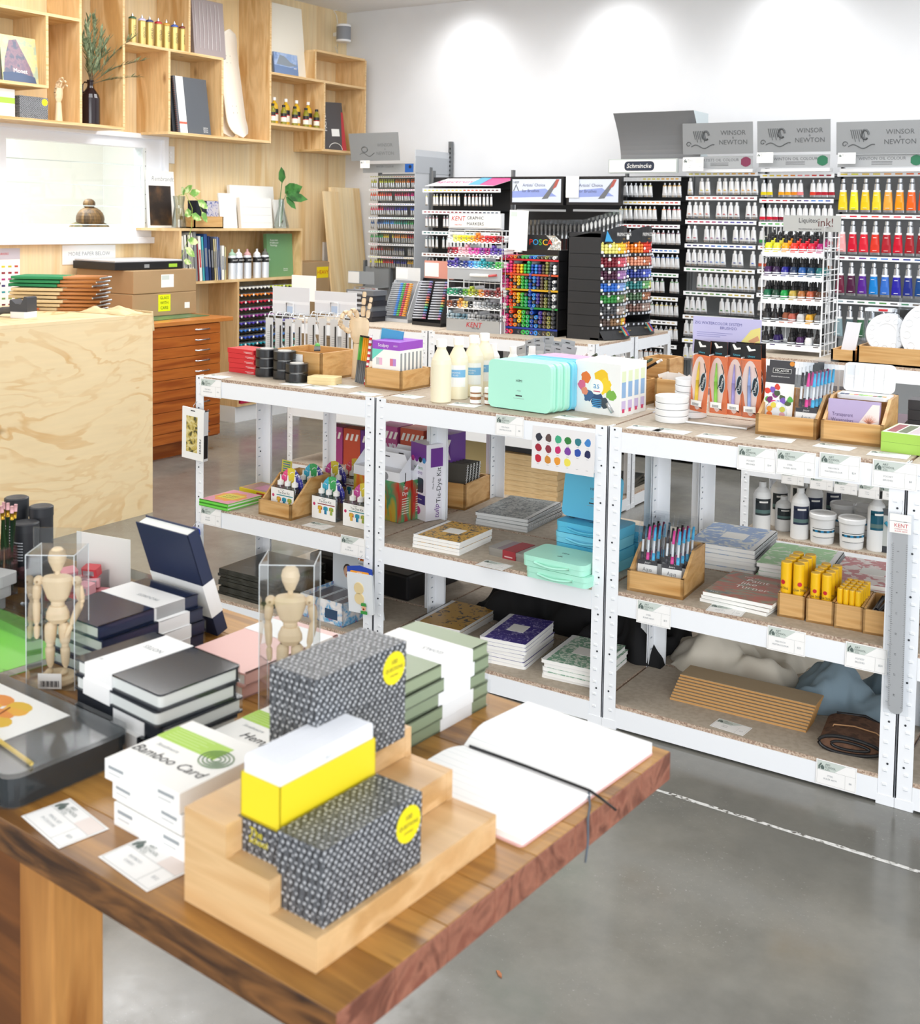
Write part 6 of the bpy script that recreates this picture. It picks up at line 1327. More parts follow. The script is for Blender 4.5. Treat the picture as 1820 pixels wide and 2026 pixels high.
def hang(rackname, rowname, cat_label, x0, x1, z, n, w, h, cols, style, group, gaps=(), y=YT, dy=-.03, rngj=0, names=None):
    for q in range(n):
        if q in gaps: continue
        c_ = cols[q] if q < len(cols) else cols[-1]
        key = (style, c_, w)
        loc = (x0+(q+.5)*(x1-x0)/n+random.uniform(-.002, .002), y+dy+random.uniform(-.004, .004), z-h-.012)
        lab = '%s in the %s row, %s' % (cat_label, rowname, names[q] if names else rackname)
        nmk = {'dot': 'paint_tube', 'half': 'paint_tube', 'cap': 'silver_paint_tube', 'band': 'watercolour_tube'}[style]
        if key not in _tm:
            C_ = mat(c_, .35)
            if style == 'dot': m = tube_mesh(w, h, TUBW, WCAP, None, C_)
            elif style == 'cap': m = tube_mesh(w, h, TUBW, TUBS, None, None, None); m.lathe([(w*.37, h*.76), (w*.30, h*.82)], C_, None, 10)
            elif style == 'half': m = tube_mesh(w, h, TUBW, TUBS, C_)
            elif style == 'band': m = tube_mesh(w, h, TUBS, C_, None, None, None); m.lathe([(w*.42, h*.60), (w*.37, h*.80)], C_, None, 10)
            o = solo(nmk, lab, 'paint tube', m, loc, random.uniform(-.15, .15), group); _tm[key] = o.data
        else: solo(nmk, lab, 'paint tube', _tm[key], loc, random.uniform(-.15, .15), group)
random.seed(77)
# oil colour racks with printed headers
def header(t, w2, zb, zt, kind, strip_z, text2, blob):
    m = M(); m.prism([(-w2, 0), (w2, 0), (w2, zt-zb), (-w2, zt-zb)], 0, .004, GRP, T(0, -.13, zb, R(97)))
    tt = T(0, -.1306, zb, R(97)) @ T(0, 0, .0045)
    # prism faces point back after the turn, so the print is laid on the viewer side
    ff = T(0, -.1345, zb, R(97)); INKH = mat('#55585a', .5)
    H_ = zt-zb; m.text('WINSOR', H_*.21, INKH, ff @ T(w2*.45, H_*.66, .0008)); m.text('&', H_*.10, INKH, ff @ T(w2*.45, H_*.51, .0008)); m.text('NEWTON', H_*.21, INKH, ff @ T(w2*.45, H_*.36, .0008))
    cx_, cy_ = -w2*.45, H_*.42
    for r_ in range(7): m.tube([ff @ Vector((cx_-.055+.012*r_+.004*a, cy_+.065-.018*a-.006*r_*0, .001)) for a in range(4+(r_ % 2))], .0022, INKH, None, 4)
    m.tube([ff @ Vector((cx_-.09+.018*math.cos(a*.5)*(1-a*.05), cy_-.02+.018*math.sin(a*.5)*(1-a*.05), .001)) for a in range(13)], .0024, INKH, None, 4)
    m.tube([ff @ Vector((cx_-.07+.013*a, cy_-.035+.012*math.sin(a*.7), .001)) for a in range(13)], .0028, INKH, None, 4)
    m.tube([ff @ Vector((cx_+.03+.02*math.cos(a*.6), cy_+.035+.028*math.sin(a*.6), .001)) for a in range(10)], .006, INKH, None, 4)
    m.build('header_sign', t)
    m = M(); m.box(-w2+.005, -.12, strip_z, w2-.005, -.117, strip_z+.075, mat('#a3a6a8', .4)); m.box(-w2+.02, -.12, strip_z-.028, w2-.005, -.05, strip_z-.008, mat('#dfe0e1', .4)); m.text(text2, .026, INKH, up(.01, -.1206, strip_z+.05), 1)
    for q in range(3): m.box(-.05, -.1206, strip_z+.014+.008*q, .07, -.12, strip_z+.017+.008*q, INKH)
    m.prism([(.032*math.cos(a*PI/6)*(1+.15*(a % 2)), .032*math.sin(a*PI/6)) for a in range(12)], 0, .001, mat(blob, .4), up(w2-.05, -.1204, strip_z+.038)); m.build('header_strip', t)
def zr(px, pys, y=YT-.05): return [Y(px, p, y).z for p in pys]
pY = ['#e8dc58', '#ecd24a', '#f0c83c', '#eeb83a', '#e9a23a']; pR = ['#d8744a', '#c8403a', '#b8303a', '#a02838', '#8a2a38']; pB = ['#6a4a8c', '#3a3a8a', '#2a4a9a', '#3a6ab8', '#5a98d0']; pG = ['#3f8a5a', '#6aa84a', '#4a7a4a', '#c0b04a', '#8a7a3a']; pE = ['#8a6a3a', '#9a5a3a', '#6a4a3a', '#4a4644', '#c8b48a']
bays = []
# bay e
x0, x1 = Y(1364, 350, YT).x, Y(1504, 350, YT).x
ra = zr(1365, [341, 388, 435, 482, 529, 576, 623, 670])
rows = [pY, pR, ['#b83048', '#a83a6a', '#6a4a8c', '#4a4aa0', '#3a3a7a'], ['#2a2a6a', '#3a5ab8', '#4a8ad0', '#2a3a8a', '#3a6ac8'], pG, ['#3a6a4a', '#7aa04a', '#4a8a4a', '#c8b84a', '#a08a3a'], pE, pY]
t = rack('paint_tube_rack', 'grey rack of white oil tubes under the left of three grey headers', x0-.01, x1+.01, ra, GRP, rail_tint=[spread(c_, 11) for c_ in rows])
header(t, (x1-x0)/2-.006, Y(1350, 306, 7.09).z, Y(1350, 245, 7.09).z, 0, Y(1365, 333, 7.1).z, 'ARTISTS OIL COLOUR', '#7a2a4a')
for i, z in enumerate(ra): hang('left grey header rack', ORD[i], 'white oil tube with small colour dot', x0, x1, z-.026, 12, .042, .107, spread(rows[i], 12), 'dot', 'white oil tubes', {(i*3+1) % 12, (i*5+4) % 12})
# bay f
x0, x1 = Y(1509, 350, YT).x, Y(1655, 350, YT).x
ra = zr(1510, [344, 393, 439, 486, 533, 580])
rows = [['#e9d21f', '#f0c81f', '#f0a81f', '#e88a1f', '#ef8a8a', '#e0402a', '#b81f30', '#a81f30'], ['#d8203a', '#b81a38', '#8a1a30', '#c02038', '#5a2038', '#3a2a5a', '#4a3a8a', '#2a6ac0', '#3a7ad0', '#2a4aa0'], ['#3a9a4a', '#5ab04a', '#8ac84a', '#c85a2a', '#9a4a2a'], ['#c8583a', '#a8402a', '#6a3a2a', '#8a5a3a'], ['#5a4a3a', '#3a3a3a', '#8a8a8a', '#e8e8e8'], ['#4a4a4a', '#2a2a2a']]
t = rack('paint_tube_rack', 'grey rack of part coloured oil tubes under the middle grey header', x0-.01, x1+.01, ra, GRP, rail_tint=[spread(c_, 10) for c_ in rows])
header(t, (x1-x0)/2-.006, Y(1500, 302, 7.09).z, Y(1500, 240, 7.09).z, 0, Y(1510, 331, 7.1).z, 'WINTON OIL COLOUR', '#1f6a4a')
for i, z in enumerate(ra): hang('middle grey header rack', ORD[i], 'silver oil tube, lower half coloured', x0, x1, z-.026, 12, .042, .108, spread(rows[i], 12), 'half', 'half coloured oil tubes', {(i*4+2) % 12, (7+i*3) % 12} if i != 1 else ())
# bay g large tubes
x0, x1 = Y(1661, 350, YT).x, Y(1842, 350, YT).x
ra = zr(1662, [341, 424, 506, 592])
rows = [[('#ecd01f', 'golden yellow'), ('#f0ea20', 'lemon'), ('#f0c81a', 'warm yellow'), ('#ecd42f', 'yellow'), ('#f3a842', 'peach orange'), ('#f09a14', 'orange'), ('#f0661a', 'red orange'), ('#e04a1a', 'scarlet')],
        [('#f2a8a8', 'pale pink'), ('#d00f30', 'crimson'), ('#dd2238', 'rose red'), ('#dd3826', 'vermilion'), ('#b0202e', 'dark red'), ('#cf1030', 'deep red'), ('#a81a26', 'maroon red'), ('#8a1a26', 'brown red')],
        [('#701a3a', 'wine'), ('#4f1a3f', 'plum'), ('#5a2394', 'violet'), ('#1a86d6', 'sky blue'), ('#3a74d0', 'mid blue'), ('#2a24a8', 'ultramarine'), ('#1f2f8a', 'dark blue'), ('#1a4a8a', 'blue')],
        [('#8fa8b0', 'grey blue'), ('#5a6a70', 'slate'), ('#3a6a4a', 'green'), ('#2a8a5a', 'emerald'), ('#4a8a3a', 'leaf green'), ('#3a3a3a', 'black'), ('#2f8a5a', 'sea green'), ('#5a4a3a', 'umber')]]
t = rack('paint_tube_rack', 'grey rack of large bright oil tubes at the right edge', x0-.01, x1+.01, ra, GRP, rail_tint=[[a[0] for a in r_] for r_ in rows])
header(t, (x1-x0)/2-.012, Y(1655, 306, 7.09).z, Y(1655, 242, 7.09).z, 0, Y(1662, 331, 7.1).z, 'WINTON OIL COLOUR', '#1f6a4a')
big0 = None
for i, z in enumerate(ra):
    for q, (c_, nm) in enumerate(rows[i]):
        if i == 2 and q == 0 and False: continue
        w_, h_ = .058, .205; xx = x0+(q+.5)*(x1-x0)/8; loc = (xx, YT-.03, z-.026-h_-.012)
        lab = 'large %s oil tube, %s row of the rack at the right edge' % (nm, ORD[i])
        t = thing('large_paint_tube', lab, 'paint tube', loc, R(random.uniform(-8, 8)), 'large oil tubes')
        m = M(); n = 14; pr = [(w_*.5, .0015, 0), (w_*.49, .004, .014), (w_*.46, w_*.22, .30*h_), (w_*.36, w_*.33, .60*h_), (w_*.35, w_*.34, .66*h_), (w_*.32, w_*.32, .84*h_), (w_*.2, w_*.2, .88*h_)]
        rws = [[(rx*math.cos(2*PI*k/n), ry*math.sin(2*PI*k/n), zz) for k in range(n)] for rx, ry, zz in pr]
        mm_ = [TUBS, mat(c_, .3), mat(c_, .3), WCAP, TUBS, TUBS]
        for a in range(len(rws)-1): m.add(rws[a]+rws[a+1], [(k, (k+1) % n, n+(k+1) % n, n+k) for k in range(n)], mm_[a], None, True)
        m.add(rws[0], [tuple(range(n-1, -1, -1))], TUBS); tb = m.build('tube_body', t)
        m = M(); m.lathe([(w_*.24, .87*h_), (w_*.26, .885*h_), (w_*.24, h_-.002), (.0001, h_)], TUBS, None, 14); m.build('cap', t)
        m = M(); m.box(-.010, -w_*.31, h_*.50, .010, -w_*.25, h_*.515, PAPER); m.box(-.012, -w_*.24, h_*.12, .012, -w_*.10, h_*.13, PAPER); m.build('lettering', tb)
# bay d
x0, x1 = Y(1230, 355, YT).x, Y(1353, 355, YT).x
ra = zr(1232, [351, 397, 443, 490, 537, 583, 629, 675])
rows = [['#f0f0f0', '#e8dc58', '#f0b83c'], ['#ecd24a', '#eeb83a', '#e9923a', '#c8403a'], ['#c83a3a', '#b8303a', '#8a2a38', '#5a2a4a'], pB, ['#3a6a9a', '#3a8a6a', '#4a8a4a'], pG, pE, ['#c8a84a', '#8a5a3a', '#3a3a3a']]
t = rack('paint_tube_rack', 'black rack of silver tubes under the curved grey hood', x0-.01, x1+.01, ra, PEG, rail_tint=[spread(c_, 13) for c_ in rows])
w2 = (x1-x0)/2
m = M(); a, b = Y(1238, 312, 7.0), Y(1225, 222, 7.0); H_ = b.z-a.z; N = 10; pf = [(-.02-.14*(i/N)**1.6, a.z+H_*i/N) for i in range(N+1)]
for i in range(N): m.add([(-w2-.0, pf[i][0], pf[i][1]), (w2+.12, pf[i][0], pf[i][1]), (w2+.12, pf[i+1][0], pf[i+1][1]), (-w2, pf[i+1][0], pf[i+1][1])], [(0, 1, 2, 3)], mat('#8d8f92', .4, .3), None, True)
m.add([(-w2, pf[-1][0], pf[-1][1]), (w2+.12, pf[-1][0], pf[-1][1]), (w2+.12, .1, pf[-1][1]), (-w2, .1, pf[-1][1])], [(0, 1, 2, 3)], mat('#cfdadd', .4))
for s in (-w2, w2+.12): m.add([(s, y_, z_) for y_, z_ in pf]+[(s, .1, pf[-1][1]), (s, .1, pf[0][1])], [tuple(range(N+3))], mat('#cfdadd', .4))
m.build('curved_hood', t)
m = M(); zz0, zz1 = Y(1222, 343, 7.05).z, Y(1222, 315, 7.05).z; m.box(-w2-.02, -.17, zz0, w2+.02, -.14, zz1, mat('#b9c0be', .4)); m.box(-w2-.012, -.173, zz0+.008, w2+.012, -.17, zz1-.008, PAPER); m.prism(rrect(.215, .062, .024), 0, .0015, mat('#1f2a40', .35), up(-.02, -.173, (zz0+zz1)/2)); m.text('Schmincke', .042, PAPER, up(-.02, -.1752, (zz0+zz1)/2), 1, .2); m.build('header_sign', t)
for i, z in enumerate(ra): hang('black rack under the hood', ORD[i], 'silver white oil tube with coloured shoulder', x0, x1, z-.026, 13, .038, .095, spread(rows[i], 13), 'cap' if i else 'cap', 'silver tubes in the black rack', {7, 8} if i == 0 else {(i*5+3) % 13})
# bay a, corner watercolour rack
YA = 7.40
x0, x1 = Y(738, 350, YA).x, Y(834, 350, YA).x
ra = zr(738, [348, 374, 402, 429, 456, 481, 506], YA-.05)
rows = [['#c8c83a', '#a8b03a', '#c8803a', '#d8642a'], ['#d8542a', '#c83a3a', '#b02a4a', '#c02a7a'], ['#c83a5a', '#6a3a7a', '#3a3a8a', '#3a5ab8'], ['#3a5a8a', '#4a8ac8', '#3a8a7a', '#4a9a5a'], ['#4a9a5a', '#c8b03a', '#c8803a', '#b03a3a'], ['#a83a3a', '#6a4a3a', '#4a4a5a', '#8a8a8a'], ['#d8d03a', '#c83a3a', '#3a3a7a', '#c8a03a']]
t = rack('paint_tube_rack', 'corner rack of tiny watercolour tubes beside the plywood wall', x0-.01, x1+.01, ra, GRP, .016, YA, 1.9, [spread(c_, 20) for c_ in rows])
w2 = (x1-x0)/2+.01
m = M(); z0_, z1_ = Y(740, 318, YA-.2).z, Y(740, 263, YA-.2).z; ff = T(-.05, -.2, z0_, R(97)); m.prism([(-w2, 0), (w2*.9, 0), (w2*.9, z1_-z0_), (-w2*1.05, z1_-z0_)], 0, .004, GRP, ff); ff = ff @ T(0, 0, .0048); IH = mat('#6f7273', .5); m.text('WINSOR', .038, IH, ff @ T(.09, .12, 0)); m.text('&', .02, IH, ff @ T(.09, .088, 0)); m.text('NEWTON', .038, IH, ff @ T(.09, .055, 0))
m.tube([ff @ Vector((-.16+.016*a, .05+.014*math.sin(a*.8), 0)) for a in range(10)], .003, IH, None, 4); m.tube([ff @ Vector((-.11+.03*math.cos(a*.7), .09+.022*math.sin(a*.7), 0)) for a in range(10)], .004, IH, None, 4); m.build('header_sign', t)
m = M(); sz = Y(740, 342, YA-.12).z; m.box(-w2, -.12, sz, w2, -.117, sz+.07, mat('#a3a6a8', .4)); m.text('WATER COLOUR', .022, IH, up(-.03, -.1206, sz+.048)); m.box(w2-.085, -.1206, sz+.002, w2-.004, -.12, sz+.068, mat('#1f5aa8', .4)); m.lathe([(.014, 0), (.014, .001)], mat('#16243c'), up(w2-.035, -.1207, sz+.045), 10, False); m.build('header_strip', t)
m = M(); m.box(w2-.004, -.1, sz-.9, w2, .40, sz+.18, mat('#c9ccd0', .5)); m.box(w2, -.1, sz+.0, w2+.004, .40, sz+.13, mat('#b3b7bc', .4)); m.build('side_panel', t)
m = M(); m.box(w2-.01, .37, .1, w2+.02, .40, sz+.27, GRD)
for q in range(24): m.box(w2+.004, .366, sz-.6+q*.035, w2+.012, .3702, sz-.585+q*.035, BLACK)
m.build('slotted_upright', t)
for i, z in enumerate(ra): hang('corner rack', ORD[i], 'tiny watercolour tube', x0, x1, z-.016, 22, .019, .066, spread(rows[i], 22), 'band', 'tiny watercolour tubes', {(i*7+3) % 22}, YA)
z = Y(738, 570, YA-.2).z
t = rack('paint_tube_rack', 'small low grey rack with a pale card below the corner tube rack', x0-.06, x0+.20, [z], GRP, .02, YA-.12, z+.16, [['#d8b03a', '#c8502a', '#e8e8e8', '#c8502a']], False)
m = M(); m.box(-.13, -.11, z+.03, .13, -.106, z+.13, mat('#9fa3a6', .4)); m.box(-.13, -.112, z+.035, -.02, -.11, z+.125, PAPER); m.build('header_strip', t)
hang('small low corner rack', 'only', 'tiny orange or yellow watercolour tube', x0-.05, x0+.19, z-.02, 9, .022, .085, spread(['#e8c81f', '#e8a01f', '#d8501f'], 9), 'half', 'tiny tubes in the low rack', (), YA-.12)
# bay b
YB = 7.15
x0, x1 = Y(846, 375, YB).x, Y(980, 375, YB).x
ra = zr(846, [373, 416, 457, 500], YB-.05)
rows = [['#e0d85a', '#e8b84a', '#c8603a', '#6a3a3a'], ['#a03a4a', '#8a2a3a', '#4a3a4a', '#5a6a7a'], ['#3a7a7a', '#3a6a5a', '#5a7a4a'], ['#8a5a4a', '#6a4a3a', '#5a5a5a']]
t = rack('paint_tube_rack', 'black pegboard rack of small white tubes with a sloping printed top', x0-.02, x1+.085, ra, PEG, .028, YB, 1.86, [spread(c_, 19) for c_ in rows])
m = M(); zt = Y(850, 366, YB).z; w2 = (x1-x0)/2
m.add([(-w2-.03, -.05, zt-.01), (w2-.02, -.05, zt-.01), (w2+.12, .12, zt+.06), (-w2+.1, .12, zt+.06)], [(0, 1, 2, 3)], mat('#f0eef0', .3)); m.add([(w2*.5, -.03, zt+.0), (w2-.02, -.045, zt-.007), (w2+.11, .11, zt+.058), (w2*.6, .11, zt+.058)], [(0, 1, 2, 3)], mat('#d8458c', .3)); m.add([(w2*.15, -.03, zt+.001), (w2*.5, -.03, zt+.001), (w2*.6, .11, zt+.06), (w2*.3, .11, zt+.06)], [(0, 1, 2, 3)], mat('#58b0dc', .3)); m.text('spectrum', .075, mat('#d8458c', .4), T(-w2*.3, .03, zt+.025, R(22)), 1.2); m.build('sloping_sign', t)
for i, z in enumerate(ra): hang('pegboard rack', ORD[i], 'small white tube with coloured shoulder', x0, x1, z-.028, 19, .024, .088, spread(rows[i], 19), 'cap', 'small white tubes on the pegboard', {1, 10} if i == 0 else {4}, YB)
# bay c brushes
x0, x1 = Y(1006, 400, YB).x, Y(1223, 400, YB).x
t = thing('brush_rack', 'black pegboard bay of hanging brushes with two framed header pictures', 'display rack', ((x0+x1)/2, YB, 0))
w2 = (x1-x0)/2; m = M(); m.box(-w2, .10, .1, w2, .115, 1.86, PEG); m.build('back_panel', t); m = M(); m.box(-w2, -.3, .02, w2, .115, .14, BLACK); m.build('base', t)
for k, (pa, pb) in enumerate(((1009, 1115), (1121, 1229))):
    a, b = Y(pa, 405, 7.05), Y(pb, 349, 7.05); xa, xb = a.x-(x0+x1)/2, b.x-(x0+x1)/2; m = M(); m.box(xa, -.1, a.z, xb, -.06, b.z, BLACK); m.build('sign_frame', t)
    m = M(); m.box(xa+.018, -.102, a.z+.018, xb-.018, -.1, b.z-.018, mat('#d3dbe8', .3)); m.add([(xa+.018, -.1025, a.z+.05), (xb-.05, -.1025, a.z+.06), (xb-.14, -.1025, a.z+.115), (xa+.018, -.1025, a.z+.095)], [(0, 1, 2, 3)], mat('#8f9fd8', .35)); m.add([(xb-.17, -.103, a.z+.04), (xb-.12, -.103, a.z+.045), (xb-.03, -.103, b.z-.02), (xb-.055, -.103, b.z-.02)], [(0, 1, 2, 3)], mat('#6d6f73', .4)); m.add([(xb-.055, -.1035, a.z+.125), (xb-.085, -.1035, a.z+.11), (xb-.055, -.1035, b.z-.02), (xb-.03, -.1035, b.z-.02)], [(0, 1, 2, 3)], mat('#b0584e', .4))
    m.text("Artists' Choice", .03, mat('#5d6488', .5), up((xa+xb)/2-.02, -.1035, b.z-.06)); m.text('for Brushes', .03, mat('#5d6488', .5), up((xa+xb)/2-.045, -.1035, b.z-.10))
    if k == 0: m.text('NEEF', .022, INK, up(xa+.05, -.1035, b.z-.04)); m.tube([(xa+.03, -.104, b.z-.10), (xa+.05, -.104, b.z-.055), (xa+.07, -.104, b.z-.10)], .003, INK, None, 4)
    m.build('header_picture', t)
    m = M(); m.box(xa+.03, -.06, a.z-.045, xb, -.055, a.z-.03, mat('#b9bcbf', .4)); m.build('price_rail', t)
if True:
    a = Y(1121, 350, 7.05); m = M(); m.box(a.x-.0-(x0+x1)/2, -.108, Y(1121, 391, 7.05).z, a.x+.10-(x0+x1)/2, -.106, a.z+.005, PAPER); m.build('notice_card', t)
for k in range(24):
    px = 1042+8.2*k; zt = Y(px, 432-max(0, k-14)*2.4, 7.0).z
    x = Y(px, 430, 7.0).x
    tk = thing('hanging_brush', 'clear bagged brush with %s tip hanging on the black pegboard' % ['pale' if k > 13 else 'dark'][0], 'paint brush', (x, 6.98, zt-.34), R(-30), 'bagged brushes on the pegboard')
    m = M(); m.tube([(0, 0, 0), (0, 0, .20)], .005, mat('#4a1f1c', .35), None, 6); m.build('handle', tk)
    m = M(); m.tube([(0, 0, .20), (0, 0, .25)], .007, SILV, None, 6); m.build('ferrule', tk)
    m = M(); m.tube([(0, 0, .25), (0, 0, .285), (0, 0, .30)], .009, mat('#d9d9d6', .6) if k > 13 else mat('#5a5856', .6), None, 6, [.007, .011, .004]); m.build('bristles', tk)
    m = M(); m.box(-.014, -.012, 0, .014, .012, .33, FILM); m.build('sleeve', tk)
# price cards on the headers
for (px, py, w_, s) in ((1371, 325, 1.35, 'left grey header'), (1513, 312, 1.0, 'middle grey header'), (1675, 313, 1.0, 'right grey header'), (722, 325, .9, 'corner rack header')):
    card('pale price card clipped to the %s over the tube racks' % s, tuple(Y(px, py, 7.06 if px > 800 else 7.15)), 0, True, pale=True, words=('OIL', 'PAINT'), price='$9', s=w_*1.0)

# ============================================================ displays on the middle shelving
KT = .93
def KD(px, py): return Z(px, py, KT)
# graphic marker stand
a, b = KD(884, 647), KD(988, 657)
kw = .455; kc = Vector(((a.x+b.x)/2+.01, 5.36, KT)); yk = 5.30
xl, xr = Y(886, 600, yk).x, Y(991, 600, yk).x; kc.x = (xl+xr)/2; kw = xr-xl
t = thing('marker_stand', 'clear and wire stand of white graphic markers with red lettered header', 'display stand', (kc.x, yk, KT))
w2 = kw/2
def kz(py, px=886): return Y(px, py, yk).z-KT
m = M(); m.box(-w2, -.004, kz(452), w2, .02, kz(421), mat('#c9cbce', .4)); m.box(-w2+.008, -.006, kz(449), w2-.008, -.004, kz(424), PAPER); zc = (kz(449)+kz(424))/2
m.text('KENT', .036, RED, up(-w2*.62, -.007, zc+.012), 1, .15); m.text('SPECTRA', .012, RED, up(-w2*.62, -.007, zc-.022)); m.text('GRAPHIC', .026, INK, up(w2*.02, -.007, zc+.016)); m.text('MARKERS', .026, INK, up(w2*.02, -.007, zc-.016)); m.box(w2*.35, -.008, kz(449), w2-.008, -.006, kz(424), mat('#f3ece6', .5)); m.build('header_sign', t)
m = M()
for s in (-1, 1):
    for y_ in (0, .16): m.tube([(s*w2, y_, .0), (s*w2, y_, kz(455))], .004, WIRE, None, 5)
for py in (455, 470, 495, 520, 556, 575, 600, 627):
    z_ = kz(py); m.tube([(-w2, 0, z_), (w2, 0, z_)], .003, WIRE, None, 4); m.tube([(w2, 0, z_), (w2, .16, z_)], .0025, WIRE, None, 4); m.tube([(-w2, .16, z_), (w2, .16, z_)], .0025, WIRE, None, 4)
for k in range(11): m.tube([(-w2+k*kw/10, .16, .0), (-w2+k*kw/10, .16, kz(456))], .0018, WIRE, None, 4)
for k in range(4): m.tube([(w2, .04*k, .0), (w2, .04*k, kz(456))], .0018, WIRE, None, 4)
m.build('wire_frame', t)
m = M(); m.box(-w2, -.012, .0, w2, .16, kz(628), mat('#b3b6b9', .35, .3)); m.text('KENT', .04, RED, up(.01, -.0135, kz(628)*.55), 1, .15); m.text('SPECTRA', .012, INK, up(.02, -.0135, kz(628)*.3)); m.build('base', t)
m = M(); m.box(-w2, -.008, kz(551), w2, -.004, kz(524), mat('#b0b3b6', .4)); m.text('Professional twin tip marker', .012, INK, up(0, -.009, kz(528))); m.tube([(-.02, -.011, kz(542)), (.10, -.011, kz(542))], .009, PAPER, None, 8); m.tube([(.10, -.011, kz(542)), (.15, -.011, kz(540))], .007, mat('#d05a5a'), None, 6); m.build('info_panel', t)
KROW = [(466, ['#f2f2f2', '#ecec7a', '#ecd83a', '#e6dc30', '#e8c040', '#ea8a2a', '#e0562a', '#cf2a3a', '#d01f2a', '#8a2030']), (490, ['#7a1f30', '#b0203a', '#f0b8c0', '#f3a8b8', '#d85aa8', '#d83aa0', '#8a3a9a', '#a82a7a', '#6a4aa8', '#4a3a94']),
        (516, ['#3a2f8a', '#5a4aa8', '#2a3a74', '#2f3f8f', '#4a8ad8', '#6ac0e8', '#3aa8b8', '#1a8a8a', '#2a8a6a', '#5ab85a']), (571, ['#1f9a6a', '#2a8a6a', '#1f5a4a', '#5a9a3a', '#a8b83a', '#8a8a2a', '#d88a3a', '#8a3a3a', '#5a2f2f', '#8a3a3a']),
        (595, ['#8a4a2f', '#4a2f2a', '#d8984a', '#d8c06a', '#2a2a2a', '#d8dadc', '#a8acb0', '#888c90', '#6a6e72', '#4a4e52']), (620, ['#a8b8c0', '#8aa0ac', '#6a8a98', '#5a7a8a', '#b8babc', '#a0a2a4', '#8a8c8e', '#787a7c', '#68696b', '#58595b'])]
_mk = {}
def marker_end(name, label, cat, loc, r_, cap, L=.11, barrel=None, group=None, rz=0, rx=0, tipw=False, ring=False):
    k = (cap, r_, L, tipw, ring, barrel)
    if k not in _mk:
        C_ = mat(cap, .35); B_ = mat(barrel or '#f3f4f5', .35)
        m = M(); tt = T(0, 0, 0, R(-90))
        if ring: m.lathe([(.0001, .004), (r_*.42, .004), (r_*.42, 0), (r_*.92, 0), (r_, .003), (r_, L)], C_, tt, 10, True, [BLACK, PAPER if tipw else C_, C_, C_, C_])
        else: m.lathe([(r_*(.35 if L < .06 else .55), 0), (r_, .004), (r_, .03), (r_, L)], C_, tt, 8, True, [PAPER if tipw else C_, C_, B_])
        o = solo(name, label, cat, m, loc, rz, group, rx); _mk[k] = o.data; return o
    return solo(name, label, cat, _mk[k], loc, rz, group, rx)
NMC = {}
for i, (py, cols) in enumerate(KROW):
    z = KT+kz(py)-.018; m = M(); m.box(-w2, -.01, kz(py)-.038, w2, -.006, kz(py)-.022, WHITE)
    for q, c_ in enumerate(cols): m.box(-w2+(q+.25)*kw/10, -.0105, kz(py)-.033, -w2+(q+.75)*kw/10, -.01, kz(py)-.027, mat(c_, .5))
    m.build('label_rail', t)
    for q, c_ in enumerate(cols):
        cxq = kc.x-w2+(q+.5)*kw/10
        for j, (dx, dz) in enumerate(((-.0115, 0), (.0115, 0), (-.0115, .018), (.0115, .018), (0, .034))):
            if j == 4 and (q*3+i) % 5: continue
            if j == 3 and (q+i*2) % 6 == 0: continue
            marker_end('graphic_marker', 'graphic marker end, cluster %d across in the %s tier of the wire stand' % (q+1, ORD[i]), 'marker', (cxq+dx, yk-.012, z-.004+dz), .0092, c_, .13, None, 'graphic markers in the wire stand')
# card on top of the paint marker stand
# paint marker stand
yp = 5.36; xl, xr = Y(988, 600, yp).x, Y(1104, 600, yp).x; pw = xr-xl; pcx = (xl+xr)/2; w2 = pw/2
def pz(py, px=1000): return Y(px, py, yp).z-KT
t = thing('marker_stand', 'black stand crowded with rainbow paint markers, coloured shelf lips and colourful header', 'display stand', (pcx, yp, KT))
m = M(); m.box(-w2, .03, 0, -w2+.008, .16, pz(492), BLACK); m.build('side_panel', t); m = M(); m.box(w2-.008, .0, 0, w2, .16, pz(492), BLACK); m.build('side_panel', t)
m = M(); m.box(-w2, .155, 0, w2, .16, pz(492), mat('#3a2f2b', .5)); m.build('back_panel', t)
m = M(); m.box(-w2*.35, .02, pz(492), w2, .024, pz(463), BLACK); 
for q, (ch, c_) in enumerate(zip('POSCA', ('#e0301f', '#2f9fe0', '#4fb83a', '#f0b81f', '#e0301f'))): m.text(ch, .045, mat(c_, .4), up(-w2*.35+.062+.029*q, .019, pz(478)), 1.05)
m.add([(w2*.55, .0195, pz(492)), (w2, .0195, pz(492)), (w2, .0195, pz(475)), (w2*.8, .0195, pz(464)), (w2*.5, .0195, pz(464)), (w2*.72, .0195, pz(477))], [(0, 1, 2, 3, 4, 5)], mottle('photo_collage', ['#d8dad8', '#8a8c8a', '#c8b8a0', '#f0f0f0'], 40, .4, 1)); m.build('header_sign', t)
m = M(); m.box(-w2, -.004, 0, w2, .16, .035, mat('#1c2030', .4)); m.text('P', .016, mat('#e0301f'), up(-.02, -.005, .018)); m.text('O', .016, mat('#2f9fe0'), up(-.008, -.005, .018)); m.text('S', .016, mat('#4fb83a'), up(.004, -.005, .018)); m.text('C', .016, mat('#f0b81f'), up(.015, -.005, .018)); m.text('A', .016, mat('#e0301f'), up(.027, -.005, .018)); m.build('base', t)
lips = [(512, '#c8202a'), (541, '#c8502a'), (571, '#d8a81f'), (606, '#1f8a3a'), (646, '#1f3a9a')]
for py, c_ in lips: m = M(); m.box(-w2, -.006, pz(py)-.006, w2, -.002, pz(py)+.004, mat(c_, .4)); m.box(-w2, -.002, pz(py)-.006, w2, .155, pz(py)-.002, mat('#2a2a2c', .5)); m.build('shelf_lip', t)
